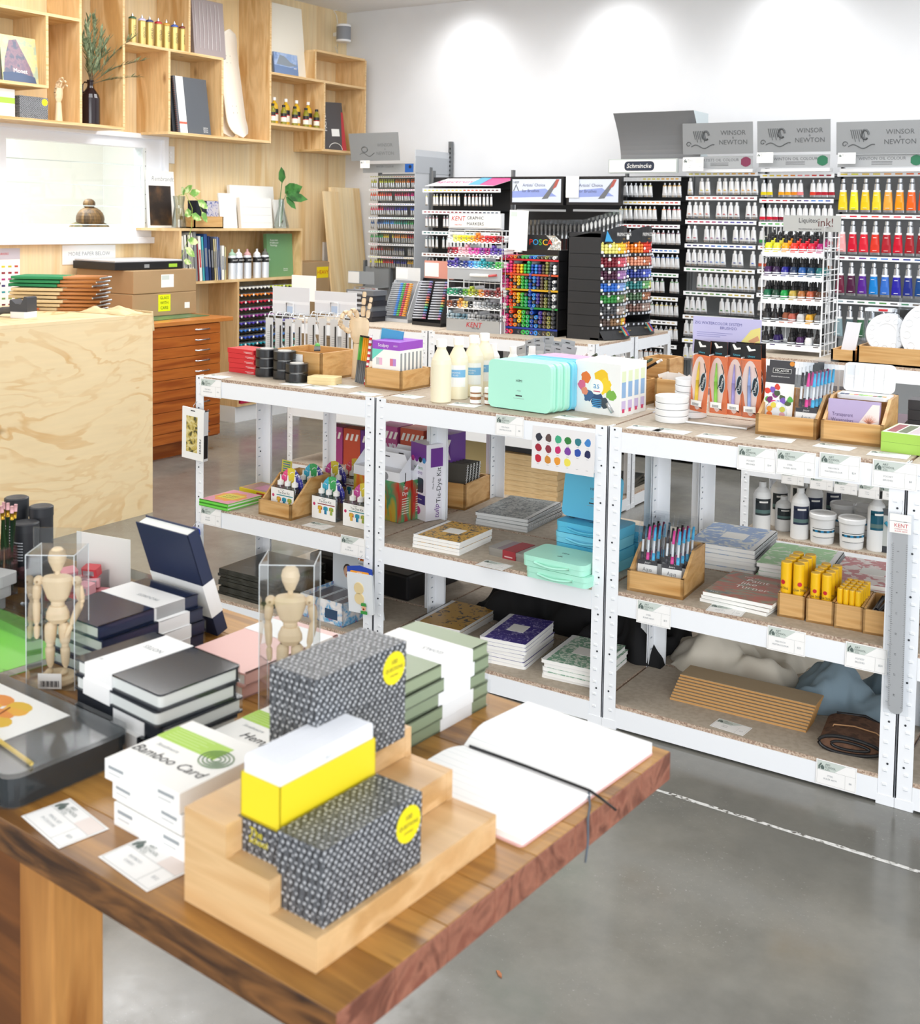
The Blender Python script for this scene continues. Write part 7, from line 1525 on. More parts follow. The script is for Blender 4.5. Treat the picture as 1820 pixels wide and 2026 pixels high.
PC = ['#ec4a9a', '#d83a7a', '#f0502a', '#f08a2a', '#f0c81f', '#3fb84a', '#2fae6a', '#1f4aa8', '#3a8ad8', '#4a3a94', '#5a4a3a', '#8a8a4a', '#3a3c40', '#f2f2f2']
random.seed(13)
tiers = [(512, 14, 1, .0095, True, False, 'top'), (541, 15, 3, .0085, False, True, 'second'), (571, 14, 4, .0088, True, False, 'third'), (606, 14, 4, .0095, True, False, 'fourth'), (646, 13, 4, .0115, True, False, 'fifth'), (662, 13, 1, .0135, True, False, 'bottom')]
for py, nc, nr, r_, ring, white, nm in tiers:
    for c in range(nc):
        for rr in range(nr + (1 if c % 5 == 2 and nr > 1 else 0)):
            col = PC[min(13, int(c*14/nc))]
            if random.random() < .06 and rr == nr-1: continue
            z = KT+(pz(py)+.004 if py != 662 else .030)+r_+rr*r_*2.02
            if py == 662: z = KT+pz(655)+.002
            col2 = '#3a3d42' if (rr+c) % 5 == 4 and not white else col
            marker_end('paint_marker', 'paint marker end in column %d of the %s tier of the rainbow stand' % (c+1, nm), 'marker', (pcx-w2+.014+(c+.5)*(pw-.028)/nc, yp-.008-.002*(rr % 2), z), r_, col2, .12, '#f3f4f5', 'paint markers in the rainbow stand', 0, 0, ring and not white, ring)
t = thing('notice_card', 'large white price sheet standing on top of the rainbow marker stand', 'sign', (Y(1024, 470, yp-.02).x, yp-.02, KT+pz(494)), 0, None, 0, R(2))
m = M(); m.box(-.058, -.001, 0, .058, .001, .215, PAPER); m.box(-.05, -.0015, .18, -.01, -.001, .205, CARDG); m.build('sheet', t); m = M(); m.box(-.02, .001, -.01, .02, .018, .02, PAPER); m.build('foot', t)
# coloured pencil towers
QX = -2.655
for tw, (ya_, yb_, nm) in enumerate(((5.355, 5.665, 'left'), (5.67, 5.99, 'right'))):
    w_ = yb_-ya_; t = thing('pencil_tower', 'black curved tower of coloured pencils, %s of the joined pair' % nm, 'display stand', (QX, (ya_+yb_)/2, KT), R(90))
    def qz(py): return X(1177, py, QX).z-KT
    DK = mat('#232427', .45); N = 10; arc = [(-w_/2+w_*i/N, -.055*math.sin(PI*i/N)) for i in range(N+1)]
    m = M(); m.prism(arc+[(w_/2, .05), (-w_/2, .05)], 0, .012, DK); m.box(-w_/2, .185, 0, w_/2, .19, qz(460), DK); m.box(-w_/2, .0, qz(470), w_/2, .19, qz(462), DK); m.build('back_panel', t)
    m = M(); sx_ = -w_/2 if tw == 0 else w_/2-.006; m.prism([(-.004, 0), (.19, 0), (.19, qz(472)), (0, qz(455))], 0, .006, DK, Matrix(((0, 0, 1, sx_), (1, 0, 0, 0), (0, 1, 0, 0), (0, 0, 0, 1)))); m.build('side_panel', t)
    m = M()
    for i in range(N):
        (x0_, y0_), (x1_, y1_) = arc[i], arc[i+1]; za = qz(446)-.04*abs(2*i/N-1)**2; zb_ = qz(446)-.04*abs(2*(i+1)/N-1)**2
        m.add([(x0_, y0_, qz(481)), (x1_, y1_, qz(481)), (x1_, y1_, zb_), (x0_, y0_, za)], [(0, 1, 2, 3)], DK)
        m.add([(x0_, y0_-.03, .004), (x1_, y1_-.03, .004), (x1_, y1_+.01, .07), (x0_, y0_+.01, .07)], [(0, 1, 2, 3)], DK)
    m.text('PRISMACOLOR', .026, PAPER, up(0, -.0595, qz(464))); m.text('PREMIER', .008, mat('#c8a04a'), up(0, -.0585, qz(473)))
    for q, c_ in enumerate(('#2fa8a0', '#e8a070', '#c83a4a', '#3a5ab8')): m.tube([(-.02+.014*q, -.092, .02), (-.026+.014*q, -.062, .066)], .003, mat(c_), None, 5)
    m.text('PREMIER', .012, mat('#b8963c'), T(-.045, -.075, .042, R(57))); m.text('SOFT CORE', .010, mat('#b8963c'), T(.05, -.075, .042, R(57)))
    if tw == 0: m.add([(-w_/2+.005, -.022, qz(478)), (-w_/2+.05, -.045, qz(478)), (-w_/2+.012, -.03, qz(456))], [(0, 1, 2)], mat('#3fa0d8')); m.box(.035, -.058, qz(474), .065, -.0565, qz(464), PAPER)
    m.build('header_sign', t)
    tiersP = [(502, 0), (529, 1), (554, 2), (578, 3), (601, 4), (625, 5), (647, 6)]
    PAL = [[['#e8e07a', '#f0c83a', '#f09a2a'], ['#f08a2a', '#d8402a', '#b8202a']], [['#7a1a2a', '#d05a6a', '#e08aa0'], ['#e8a080', '#c87a5a', '#c0404a']], [['#4a1f3a', '#a87ab0', '#b08ac0'], ['#3a4a9a', '#5a6ac8', '#6a8ad8']], [['#2a6ac8', '#8aa8e0', '#7ab8e0'], ['#3a8a8a', '#7ab87a', '#c8d84a']],
           [['#2f8a3a', '#6a8a5a', '#a08a6a'], ['#5a7a5a', '#b07a5a', '#8a4a3a']], [['#4a4c50', '#b0a098', '#a8a8a8'], ['#8a6a60', '#b09a90', '#a0786a']], [['#5a4a44', '#8a6a4a', '#e8c03a', '#f0605a'], None]]
    for py, ti in tiersP:
        z = qz(py); m = M()
        for i in range(N):
            (x0_, y0_), (x1_, y1_) = arc[i], arc[i+1]; m.add([(x0_, y0_-.004, z-.020), (x1_, y1_-.004, z-.020), (x1_, y1_-.004, z-.003), (x0_, y0_-.004, z-.003)], [(0, 1, 2, 3)], BLACK); xm, ym = (x0_+x1_)/2, (y0_+y1_)/2
            m.box(xm-.0085, ym-.0072, z-.0165, xm+.0085, ym-.0046, z-.006, mat('#d9dde6', .4))
        m.prism(arc+[(w_/2, .18), (-w_/2, .18)], z-.004, z-.002, DK); m.build('curved_tray', t)
        pal = PAL[ti][tw]
        if not pal: continue
        bm = M(); NCOL = 14
        for c in range(NCOL):
            u = (c+.5)/NCOL; x = -w_/2+w_*u; y = -.055*math.sin(PI*u); ang = -.055*PI*math.cos(PI*u)/w_
            col = pal[min(len(pal)-1, int(u*len(pal)))]
            nl = 3+((c*7+ti*3) % 3 == 0)
            for l_ in range(nl):
                lz = z+.005+l_*.0165
                if tw == 0: marker_end('coloured_pencil', 'coloured pencil end, column %d of the %s tier of the left black tower' % (c+1, ORD[ti]), 'pencil', (QX-y+.001, (ya_+yb_)/2+x, KT+lz), .0108, col, .05, col, 'coloured pencils in the left tower', R(90)+math.atan(ang), 0, (c+l_*3) % 8 == 0)
                else: bm.lathe([(.0052, 0), (.0095, .004), (.0095, .04)], mat(col, .35), T(x, y-.001, lz, 0, 0, math.atan(ang)) @ T(rx=R(-90)), 6, True, [PAPER if (c+l_*3) % 8 == 0 else mat(col, .35), mat(col, .35)])
        if tw == 1:
            o = bm.build('coloured_pencils', t); o['kind'] = 'stuff'
# small pen displays at the left end
def pen_display(label, pa, pb, ytop, yhd, ybase, yy, hdr, body, cols, n, two):
    xa, xb = Y(pa, ybase, yy).x, Y(pb, ybase, yy).x; w_ = xb-xa
    def z_(py): return Y((pa+pb)/2, py, yy).z-KT
    t = thing('pen_display', label, 'display stand', ((xa+xb)/2, yy, KT), R(-8))
    m = M(); m.box(-w_/2, .10, 0, w_/2, .106, z_(yhd), body); m.box(-w_/2, -.01, 0, w_/2, .10, .02, body); m.build('back_panel', t)
    for s in (-1, 1): m = M(); m.prism([(-.01, 0), (.1, 0), (.1, z_(yhd)), (.08, z_(yhd)), (-.01, .05)], 0, .004, body, Matrix(((0, 0, 1, s*w_/2-(.004 if s > 0 else 0)), (1, 0, 0, 0), (0, 1, 0, 0), (0, 0, 0, 1)))); m.build('side_panel', t)
    m = M(); m.box(-w_/2, .09, z_(yhd), w_/2, .094, z_(ytop), hdr); m.box(-w_/2+.004, .088, z_(yhd)+.01, w_*.0, .09, z_(ytop)-.012, PAPER); m.build('header_card', t)
    for k in range(n):
        f = (k+.5)/n; z = .035+(z_(yhd)-.05)*f; y = .0+.075*f
        for s in ((-1, 1) if two else (0,)):
            c_ = cols[k % len(cols)]; L_ = w_*(.43 if two else .86)
            tk = thing('pen', '%s pen lying across the %s, %s' % (['pale', 'colour barred'][0 if two else 1], 'white sided pen display' if two else 'clear pen display', ORD[n-1-k] if n-1-k < 12 else 'lower') + (' row' if True else ''), 'pen', ((xa+xb)/2+s*w_*.24, yy+y-.012, KT+z), R(-8), 'pens in the %s' % ('white sided display' if two else 'clear display'))
            m = M(); m.tube([(-L_/2, 0, 0), (L_/2*.6, 0, .003)], .0052, mat('#b9bcc6' if two else '#9a9ca0', .3), None, 6); m.build('barrel', tk)
            m = M()
            if two: m.tube([(L_/2*.6, 0, .003), (L_/2, 0, .004)], .0054, mat(c_, .3), None, 6)
            else:
                for q, cc in enumerate(('#4a8ad8', '#4aa84a', '#c83a4a', '#e8a03a')): m.tube([(-L_*.1+q*L_*.14, -.0004, .0015), (-L_*.1+(q+1)*L_*.14, -.0004, .0022)], .0056, mat(cc, .3), None, 6)
            m.build('cap', tk)
    return t
pen_display('clear display of silver pens with rainbow bars beside the pastel pen display', 758, 812, 530, 556, 636, 5.50, mat('#dfe2e4', .4), mat('#c9ccd0', .3), ['#aaa'*2 and '#aaaaaa'], 16, False)
pen_display('white sided display of pastel pens with pink and white header', 814, 878, 517, 552, 640, 5.42, mat('#dc9a8c', .4), mat('#2a2a2d', .4), ['#d88aa8', '#b08ac0', '#8a9ad0', '#5aa8d0', '#5ac0a8', '#9ac87a', '#e8b86a', '#e88a5a', '#d87a7a', '#b07aa0', '#8a8ac0', '#7a9ac0'], 15, True)
for k in range(6):
    p_ = Y(722, 645, 5.45); m = M(); m.box(-.11, -.06, 0, .11, .06, .030, [mat('#2a2a30', .4), mat('#3a3c44', .4), mat('#6a6e74', .4)][k % 3]); m.box(-.10, -.0606, .008, .02, -.06, .022, mat('#b9bcc2', .4)); solo('pen_set_box', 'dark flat pen set box, %s of the stack behind the jointed hand' % ['lowest', 'second lowest', 'third lowest', 'third from the top', 'second from the top', 'topmost'][k], 'box', m, (p_.x+.01*(k % 2), 5.45, KT+.031*k), R(-5), 'dark pen set boxes')
a = Y(601, 578, 5.30); t = thing('display_sign', 'blank white sign standing above the wire brush racks', 'sign', (a.x, 5.30, KT)); zh = Y(601, 545, 5.30).z-KT
m = M(); m.box(-.095, -.002, zh-.155, .095, .002, zh, PAPER); m.build('card', t); m = M(); m.tube([(0, .004, 0), (0, .004, zh-.1)], .004, WIRE); m.box(-.05, -.04, 0, .05, .05, .005, WHITE); m.build('stand', t)
# things on the shelves under the stands
SB = .08; random.seed(19)
p_ = Z(1000, 985, SB)
for k in range(8): m = M(); m.box(-.17, -.15, 0, .17, .15, .0275, wood('raw_pine_panel', ['#e0bf8c', '#ebcf9f', '#d3ae78'], (1, .3, 8), 4, .5, .6) if k == 0 else PANELR); PANELR = m.mats[0]; solo('painting_board', 'pale timber painting panel, %s of the stack on the low shelf behind' % ['lowest', 'second lowest', 'third lowest', 'fourth lowest', 'fourth from the top', 'third from the top', 'second from the top', 'topmost'][k], 'panel', m, (-2.98, 5.37, SB+.0285*k), R(1.5*(k % 2)), 'timber painting panels')
m = M(); m.box(-.17, -.15, 0, .17, .15, .06, mat('#3f434c', .6)); solo('dark_box', 'dark grey flat box on top of the timber panels', 'box', m, (-2.98, 5.40, SB+.229), R(-3))
m = M(); m.box(-.14, -.11, 0, .14, .11, .28, mat('#b9a878', .6)); solo('storage_box', 'pale box on the low shelf left of the timber panels', 'box', m, (-3.34, 5.42, SB), R(3))
for k in range(4): m = M(); m.box(-.12, -.012, 0, .12, .012, .30, CREAM); solo('stretched_canvas', 'cream canvas upright on the low shelf, %s of four' % ['frontmost', 'second', 'third', 'rearmost'][k], 'canvas', m, (-3.62+.13*(k > 1)*0, 5.26+.03*k, SB), R(2), 'upright cream canvases')
for k in range(3):
    p_ = Z(1256, 978-9*k, SB); m = M(); m.box(-.10, -.13, 0, .10, .13, .016, DPAD); solo('black_pad', 'black pad on the low shelf right of the stands, %s' % ['lowest', 'middle', 'topmost'][k], 'pad', m, (-2.72, 5.80, SB+.017*k), R(4*k), 'black pads on the low shelf')
for k in range(9):
    m = M(); h_ = .16+.05*((k*5) % 3)/2; m.box(-.05, -.09, 0, .05, .09, h_, [mat('#25262b', .5), mat('#34384a', .5), mat('#4a4c52', .5), mat('#2b2f3f', .5)][k % 4]); m.box(-.04, -.0905, h_*.5, .03, -.09, h_*.7, mat('#c3c7cf', .5)); solo('stock_box', 'dark stock box on the middle shelf under the stands, number %s from the left' % ['one', 'two', 'three', 'four', 'five', 'six', 'seven', 'eight', 'nine'][k], 'box', m, (-3.50+.105*k, 5.32, .43), R(2*(k % 3)), 'dark stock boxes')
for k in range(5):
    m = M(); m.box(-.06, -.05, 0, .06, .05, .22, [mat('#b04a8c', .4), mat('#c9543c', .4), mat('#6a3a94', .4)][k % 3])
    for q in range(3): m.prism([(-.012, 0), (.004, 0), (.016, .04), (0, .04)], 0, .0004, PAPER, up(-.035+.034*q, -.0502, .15))
    solo('tie_dye_kit_box', 'pink or purple printed box on the far low shelf, %s from the left' % ORD[k].replace('top', 'first'), 'box', m, (-4.35+.128*k, 5.33, SB), R(3*(k % 2)), 'printed boxes on the far low shelf')

# ============================================================ ink rack and palettes
yi_ = 5.40; xl, xr = Y(1506, 600, yi_).x, Y(1626, 600, yi_).x; w_ = xr-xl; w2 = w_/2
t = thing('ink_rack', 'white wire rack of dropper ink bottles with silver printed sign', 'display rack', ((xl+xr)/2, yi_, KT))
def iz(py): return Y(1510, py, yi_).z-KT
m = M(); zt = iz(447); D_ = .26
for s in (-1, 1):
    for y_ in (0, D_): m.tube([(s*w2, y_, 0), (s*w2, y_, zt)], .0042, WIRE, None, 5)
    m.tube([(s*w2, 0, zt), (s*w2, D_, zt)], .0042, WIRE, None, 5)
    for k in range(1, 4): m.tube([(s*w2, D_*k/4, 0), (s*w2, D_*k/4, zt)], .0026, WIRE, None, 4)
    for k in range(12): m.tube([(s*w2, 0, zt*k/12), (s*w2, D_, zt*k/12)], .0026, WIRE, None, 4)
m.tube([(-w2, D_, zt), (w2, D_, zt)], .004, WIRE, None, 5)
for k in range(1, 7): m.tube([(-w2+w_*k/7, D_, 0), (-w2+w_*k/7, D_, zt)], .002, WIRE, None, 4)
m.build('wire_frame', t)
m = M(); sa, sb = Y(1549, 457, yi_+.05), Y(1664, 427, yi_+.05); ox = (xl+xr)/2; m.box(sa.x-ox, .05, sa.z-KT, sb.x-ox, .054, sb.z-KT, mat('#b4b5b1', .35, .3)); sc_ = (sb.z-sa.z); m.text('Liquitex', sc_*.42, INK, up(sa.x-ox+.12, .049, sb.z-KT-sc_*.32), .9); m.text('PROFESSIONAL ACRYLIC', sc_*.13, INK, up(sa.x-ox+.13, .049, sa.z-KT+sc_*.14)); m.text('ink!', sc_*.75, mat('#5a2a2a'), up(sb.x-ox-.07, .049, sa.z-KT+sc_*.55), .9); m.build('header_sign', t)
IK = [(493, ['#d8d82a', '#d8d040', '#f0a01f', '#e03a2a', '#d8202f', '#c8203a', '#a8206a'], ['lemon', 'yellow', 'orange', 'scarlet', 'red', 'crimson', 'magenta']), (540, ['#4a2a5a', '#3a2a4a', '#2a2a8a', '#2a3a5a', '#2a5a9a', '#1f4a6a', '#1f6a6a'], ['plum', 'dark violet', 'ultramarine', 'indigo', 'blue', 'navy', 'teal']),
      (586, ['#1f6a4a', '#2a4a3a', '#1f9a4a', '#b8a04a', '#a86a3a', '#b0583a', '#5a3a2a'], ['green', 'dark green', 'emerald', 'ochre', 'sienna', 'copper', 'umber']), (631, ['#3a3a3a', '#2a2a2c', '#c87a5a', '#b05a4a', '#c8c8c8', '#d8a02a', '#6a6a6a'], ['grey', 'black', 'rose copper', 'red brown', 'silver', 'gold', 'slate']), (676, ['#2a2a2c', '#3a2a6a', '#f0f0f0', '#2a2a2c', '#4a2a5a', '#e8e8e8', '#2a2a2c'], ['black', 'violet', 'white', 'deep black', 'purple', 'pale', 'jet black'])]
ib = {}
for i, (py, cols, nm) in enumerate(IK):
    z = iz(py); m = M(); m.box(-w2, -.006, z-.032, w2, -.002, z-.004, WHITE); m.box(-w2, -.002, z-.006, w2, D_, z-.004, mat('#dfe3e6', .4))
    for q, c_ in enumerate(cols): m.box(-w2+(q+.2)*w_/7, -.0066, z-.011, -w2+(q+.8)*w_/7, -.006, z-.007, mat(c_, .5))
    m.build('shelf', t)
    for q, c_ in enumerate(cols):
        for dp in range(3):
            if (q+i+dp) % 6 == 5 and i in (3, 4) or (i == 4 and q == 2): continue
            loc = (ox-w2+(q+.5)*w_/7, yi_+.02+.042*dp, KT+z-.0035+.010*dp*(1 if i == 0 else 0))
            lab = '%s dropper ink bottle, %s tier of the wire ink rack' % (nm[q], ORD[i])+['', ', second deep', ', third deep'][dp]
            k = (c_,)
            if k not in ib:
                r = thing('ink_bottle', lab, 'ink bottle', loc, 0, 'dropper ink bottles')
                m = M(); m.lathe([(.0165, 0), (.0185, .003), (.0185, .022), (.014, .034), (.009, .038)], mat(c_, .15), None, 12); gb = m.build('glass', r)
                m = M(); m.lathe([(.0105, .037), (.0105, .052), (.007, .055), (.0065, .072), (.004, .078), (.0001, .079)], BLACK, None, 10); m.build('dropper_cap', r)
                m = M(); m.lathe([(.0188, .004), (.0188, .010)], mat('#d9dde0', .4), None, 12); m.build('label_wrap', gb); ib[k] = r
            else: dup(ib[k], loc, 0, lab)
p0 = Z(1674, 727, KT); p1 = Z(1850, 745, KT)
t = thing('wooden_tray', 'long bamboo tray of plastic palettes on the rear shelf unit', 'box', (-1.16, 5.40, KT), R(0)); pw_ = .50
t.location = (p0.x+pw_/2, 5.37, KT); add_parts(t, tray(pw_, .22, Y(1674, 682, 5.26).z-KT))
t2 = thing('wooden_tray', 'small bamboo tray left of the long palette tray', 'box', (p0.x-.063, 5.36, KT), R(0)); add_parts(t2, tray(.105, .20, Y(1640, 690, 5.26).z-KT))
PW = mat('#f5f6f7', .3)
def pal_round(label, loc, rz, rx=R(-14)):
    t = thing('plastic_palette', label, 'palette', loc, rz, 'white plastic palettes', rx)
    m = M(); tt = up(0, 0, .09); m.lathe([(.088, 0), (.090, .003), (.086, .008), (.045, .006), (.04, .003), (.0001, .003)], PW, tt, 36)
    m.build('dish', t)
    m = M()
    for q in range(10): m.lathe([(.0125, .0075), (.0115, .0095), (.009, .0065), (.0001, .0055)], PW, tt @ T(.066*math.cos(q*PI/5+.3), .066*math.sin(q*PI/5+.3), 0), 14)
    m.build('wells', t)
    m = M(); m.box(-.10, -.014, -.01, .10, .004, .20, FILM); m.build('bag', t); m = M(); m.box(-.10, -.013, .185, .02, -.006, .20, mat('#dfe2e6')); m.box(-.04, -.014, .187, .0, -.012, .197, RED); m.build('header_card', t)
for k in range(3): pal_round('round white ten well palette in clear bag, %s from the front of the long tray' % ['first', 'second', 'third'][k], (p0.x+.105, 5.32+.03*k, KT+.05), R(0))
for k in range(2):
    t = thing('plastic_palette', 'kidney shaped white palette, %s in the long tray' % ['front', 'rear'][k], 'palette', (p0.x+.285, 5.31+.03*k, KT+.055), R(0), 'white plastic palettes', R(-12))
    kid = []
    for a in range(36):
        th = a/36*2*PI; r_ = .13*(1-.30*max(0, math.cos(th-R(48)))**10); kid.append((r_*.9*math.cos(th), r_*math.sin(th)))
    m = M(); m.prism(kid, 0, .005, PW, up(0, 0, .10)); m.build('dish', t)
    m = M()
    for q in range(7): m.lathe([(.018, .005), (.0165, .0085), (.012, .0055), (.0001, .0052)], PW, up(0, 0, .10) @ T(.088*math.cos(2.2+q*.55), .098*math.sin(2.2+q*.55), 0), 16)
    m.build('wells', t); m = M(); m.box(-.13, -.014, -.02, .13, .004, .245, FILM); m.build('bag', t)
m = M(); m.box(-.04, -.001, 0, .04, .001, .15, mat('#d9dbe4', .4)); solo('packet', 'clear packet with white header in the small tray left of the palettes', 'packet', m, (p0.x-.063, 5.34, KT+.03), R(-25), rx=R(-15))
for k in range(3):
    p_ = Z(1795, 835, KT); m = M(); m.box(-.10, -.035, 0, .10, .035, .03, mat('#34343a', .35)); m.box(-.02, -.0356, .008, .05, -.035, .022, PAPER); m.text('MONO', .011, INK, up(.015, -.0362, .015)); solo('eraser_carton', 'black carton with white lettering, %s of the stack behind the palette box' % ['lowest', 'middle', 'topmost'][k], 'box', m, (-.66, 3.70, TT_+.031*k), R(3), 'black cartons')
m = M(); m.box(-.16, -.10, 0, .16, .10, .02, mat('#5a3f52', .4)); solo('sketchbook', 'plum coloured flat book under the black cartons side', 'book', m, (-.93, 3.72, TT_), R(4))
for k in range(5):
    m = M(); m.box(-.035, -.003, 0, .035, .003, .17, mat('#dfe1e3', .4)); m.box(-.03, -.0034, .02, .03, -.003, .12, mat('#8a8f9a', .4)); solo('marker_pack', 'white and grey pen pack standing behind the water brush tray', 'pack', m, (-.99+.03*k, 3.62, TT_), R(-10+6*k), 'white and grey pen packs')
# ============================================================ plywood wall: box shelves
XS = -6.03
def xl(px, py, x=-6.10): return X(px, py, x)
t = thing('box_shelf', 'large pine plywood box shelf hung along the wall above the window', 'wall shelf', (0, 0, 0)); t.location = (-6.19, 5.5, 2.1)
def wv(y, z0, z1): m = M(); m.box(XW+.002+6.19, y-.009-5.5, z0-2.1, XS+6.19, y+.009-5.5, z1-2.1, PLYV); m.box(XS+6.19, y-.009-5.5, z0-2.1, XS+6.1905, y+.009-5.5, z1-2.1, EDGE); m.build('upright_panel', t)
def wh(y0, y1, z): m = M(); m.box(XW+.002+6.19, y0-5.5, z-.009-2.1, XS+6.1895, y1-5.5, z+.009-2.1, PLYSH); m.box(XS+6.1895, y0-5.5, z-.009-2.1, XS+6.19, y1-5.5, z+.009-2.1, EDGE); m.build('shelf_board', t)
for y, z0, z1 in ((4.548, 2.322, 2.742), (4.795, 2.113, 3.29), (5.135, 2.113, 3.29), (5.525, 2.113, 2.655), (5.708, 2.673, 3.29), (6.025, 2.113, 2.655), (6.525, 2.095, 3.29), (7.155, 2.09, 2.615), (7.682, 2.09, 2.857), (7.042, 2.633, 2.85)): wv(y, z0, z1)
for y0, y1, z in ((3.4, 4.786, 2.751), (3.4, 4.557, 2.313), (3.4, 5.144, 2.104), (5.144, 6.034, 2.664), (5.516, 6.534, 2.104), (6.534, 7.673, 2.624), (6.534, 7.146, 2.242), (7.146, 7.691, 2.081), (7.051, 7.673, 2.859)): wh(y0, y1, z)
WX = Matrix(((0, 0, 1, 0), (1, 0, 0, 0), (0, 1, 0, 0), (0, 0, 0, 1)))  # drawing plane facing +x: local x -> world y, local y -> z
def wt_(x, y, z): return Matrix.Translation((x, y, z)) @ WX
def wall_book(name, label, cat, y0, y1, z, h, col, d=.02, x=-6.10, lean=7, art=None, group=None, spine=None):
    t = thing(name, label, cat, (x, (y0+y1)/2, z), 0, group, 0, R(-lean)); w_ = y1-y0
    m = M(); m.box(-d, -w_/2, 0, 0, w_/2, h, col); 
    cv = m.build('cover', t); m = M(); m.box(-d+.002, -w_/2+.002, .002, -.002, w_/2+.0006, h+.0006, PG); m.build('page_block', t)
    if art: m = M(); art(m, w_, h); m.build('cover_print', cv)
    return t
def art_hill(m, w, h):
    m.prism([(-w/2, 0), (w/2, 0), (w/2, h), (-w/2, h)], 0, .0006, mottle('pale_sky_print', ['#b9c4a0', '#d8cf94', '#a9b8a4'], 14, .4), WX)
    m.prism([(-w*.48, .02*h), (w*.42, .02*h), (w*.30, h*.35), (w*.14, h*.62), (-w*.05, h*.93), (-w*.25, h*.9), (-w*.4, h*.5)], 0, .0012, mottle('mauve_hill_print', ['#7a6a7c', '#8d7480', '#5f6478'], 22, .4), WX)
    m.prism([(-w*.48, 0), (w*.44, 0), (w*.4, h*.16), (-w*.1, h*.24), (-w*.48, h*.2)], 0, .0016, mat('#4a5a78', .5), WX); m.text('Monet', h*.13, PAPER, WX @ T(0, h*.26, .0022))
a, b = xl(0, 155), xl(77, 155)
wall_book('art_book', 'square art book with hazy mauve hill cover on the upper left shelf', 'book', a.y+.02, b.y, 2.323, .285, mat('#8d8c78', .4), art=art_hill)
wall_book('art_book', 'dark book cut by the photo edge beside the mauve hill book', 'book', a.y-.25, a.y+.01, 2.323, .33, mat('#3a2f34', .4))
t = thing('card_pack', 'small white card box with green band at the far left of the long shelf', 'stationery box', (-6.10, xl(10, 230).y, 2.114), R(90)); m = M(); m.box(-.06, -.01, 0, .06, .03, .165, PAPER); m.box(-.06, -.0106, .08, .06, -.01, .115, GRN); m.build('box', t)
for r_ in (.012, .02): pass
t = qbox('small dark patterned box with yellow dot on the shelf above the window', (-6.08, xl(35, 230).y, 2.114), .075, .20, .135)
t.rotation_euler = (0, 0, R(0))
joint_hand('jointed wooden hand with curled fingers on the shelf above the window', (-6.12, xl(120, 240).y, 2.114), R(100), .98, False)
AMBG = mat('#1d1014', .08); 
p_ = xl(183, 240); t = thing('amber_bottle', 'dark brown growler bottle with looped handle on the shelf above the window', 'bottle', (-6.12, p_.y, 2.114), R(60))
m = M(); m.lathe([(.055, 0), (.060, .006), (.060, .17), (.052, .195), (.024, .235), (.019, .25), (.019, .275), (.022, .28), (.022, .287), (.014, .288)], AMBG, None, 28); m.build('body', t)
m = M(); m.tube([(-.02, 0, .27), (-.035, 0, .272), (-.048, 0, .255), (-.050, 0, .225), (-.046, 0, .2)], .006, AMBG, None, 8); m.build('handle', t)
OLV = mottle('olive_leaf', ['#6f7d5c', '#8f9b78', '#566648'], 30, .55); STEM = mat('#6b5d44', .7)
t = thing('olive_branch', 'spray of olive branches standing in the brown growler bottle', 'plant', (-6.12, p_.y, 2.114+.27))
random.seed(23)
sm = M(); lm = M()
def leaf_add(m, p, d, L_, W_, mt, up_=Vector((0, 0, 1))):
    d = d.normalized(); s = d.cross(up_); s = s.normalized() if s.length > .01 else Vector((1, 0, 0)); nn = s.cross(d)
    pts = [p, p+d*L_*.3+s*W_/2+nn*.002, p+d*L_*.7+s*W_*.4, p+d*L_, p+d*L_*.7-s*W_*.4, p+d*L_*.3-s*W_/2+nn*.002]
    m.add(pts, [(0, 1, 2, 3), (0, 3, 4, 5)], mt, None, False)
for k, (dy, dz, dx) in enumerate(((-.06, .36, .03), (.0, .44, .04), (.05, .42, .0), (-.09, .26, .06), (.10, .30, .05), (.26, .34, .1), (.33, .22, .13), (.02, .33, .09), (-.03, .30, -.02), (.32, .10, .1), (-.05, .42, .05), (.07, .24, .07))):
    pts = []; N = 9
    for i in range(N+1):
        u = i/N; pts.append(Vector((dx*u+.01*math.sin(i+k), dy*u**1.4, -.02+dz*u*(1.0 if dz > .25 else 1.2-.3*u))))
    sm.tube(pts, .002, STEM, None, 5, [.0032-.0022*i/N for i in range(N+1)])
    for i in range(3, N+1):
        for s in (-1, 1, 0, -.6, .7, .3):
            d = (pts[min(i, N)]-pts[i-1]).normalized()+Vector((random.uniform(-.5, .5), s*random.uniform(.2, .6), random.uniform(-.1, .4))); leaf_add(lm, pts[i]+(pts[i-1]-pts[i])*random.random(), d, random.uniform(.05, .08), .013, OLV)
sm.build('stems', t); o = lm.build('foliage', t)
GOLD = mat('#c9b26c', .3, .5)
for k, (px, py, c_) in enumerate(((262, 84, '#2f5a3a'), (281, 87, '#c8c4e8'), (296, 89, '#2a3470'), (313, 92, '#c01f2f'), (329, 94, '#d8a03a'), (345, 97, '#3a5ab0'), (361, 99, '#7a2a26'))):
    p_ = xl(px, py, -6.09+.0)
    t = thing('spray_can', 'gold spray can with %s collar on the upper shelf by the olive branches' % ['green', 'lilac', 'navy', 'red', 'orange', 'blue', 'maroon'][k], 'spray can', (-6.09, p_.y, 2.6735), 0, 'gold spray cans')
    m = M(); m.lathe([(.025, 0), (.0265, .004), (.0265, .155), (.0245, .162)], GOLD, None, 18); m.build('can', t)
    m = M(); m.lathe([(.0255, .162), (.0255, .172), (.012, .180)], mat(c_, .4), None, 18); m.build('collar', t); m = M(); m.lathe([(.008, .18), (.008, .192), (.003, .194), (.003, .202), (.0001, .202)], SILV, None, 10); m.build('nozzle', t)
    m = M(); m.text('GOLD', .026, BLACK, Matrix.Translation((.0270, 0, .085)) @ WX @ T(rz=R(90))); m.build('lettering', t)
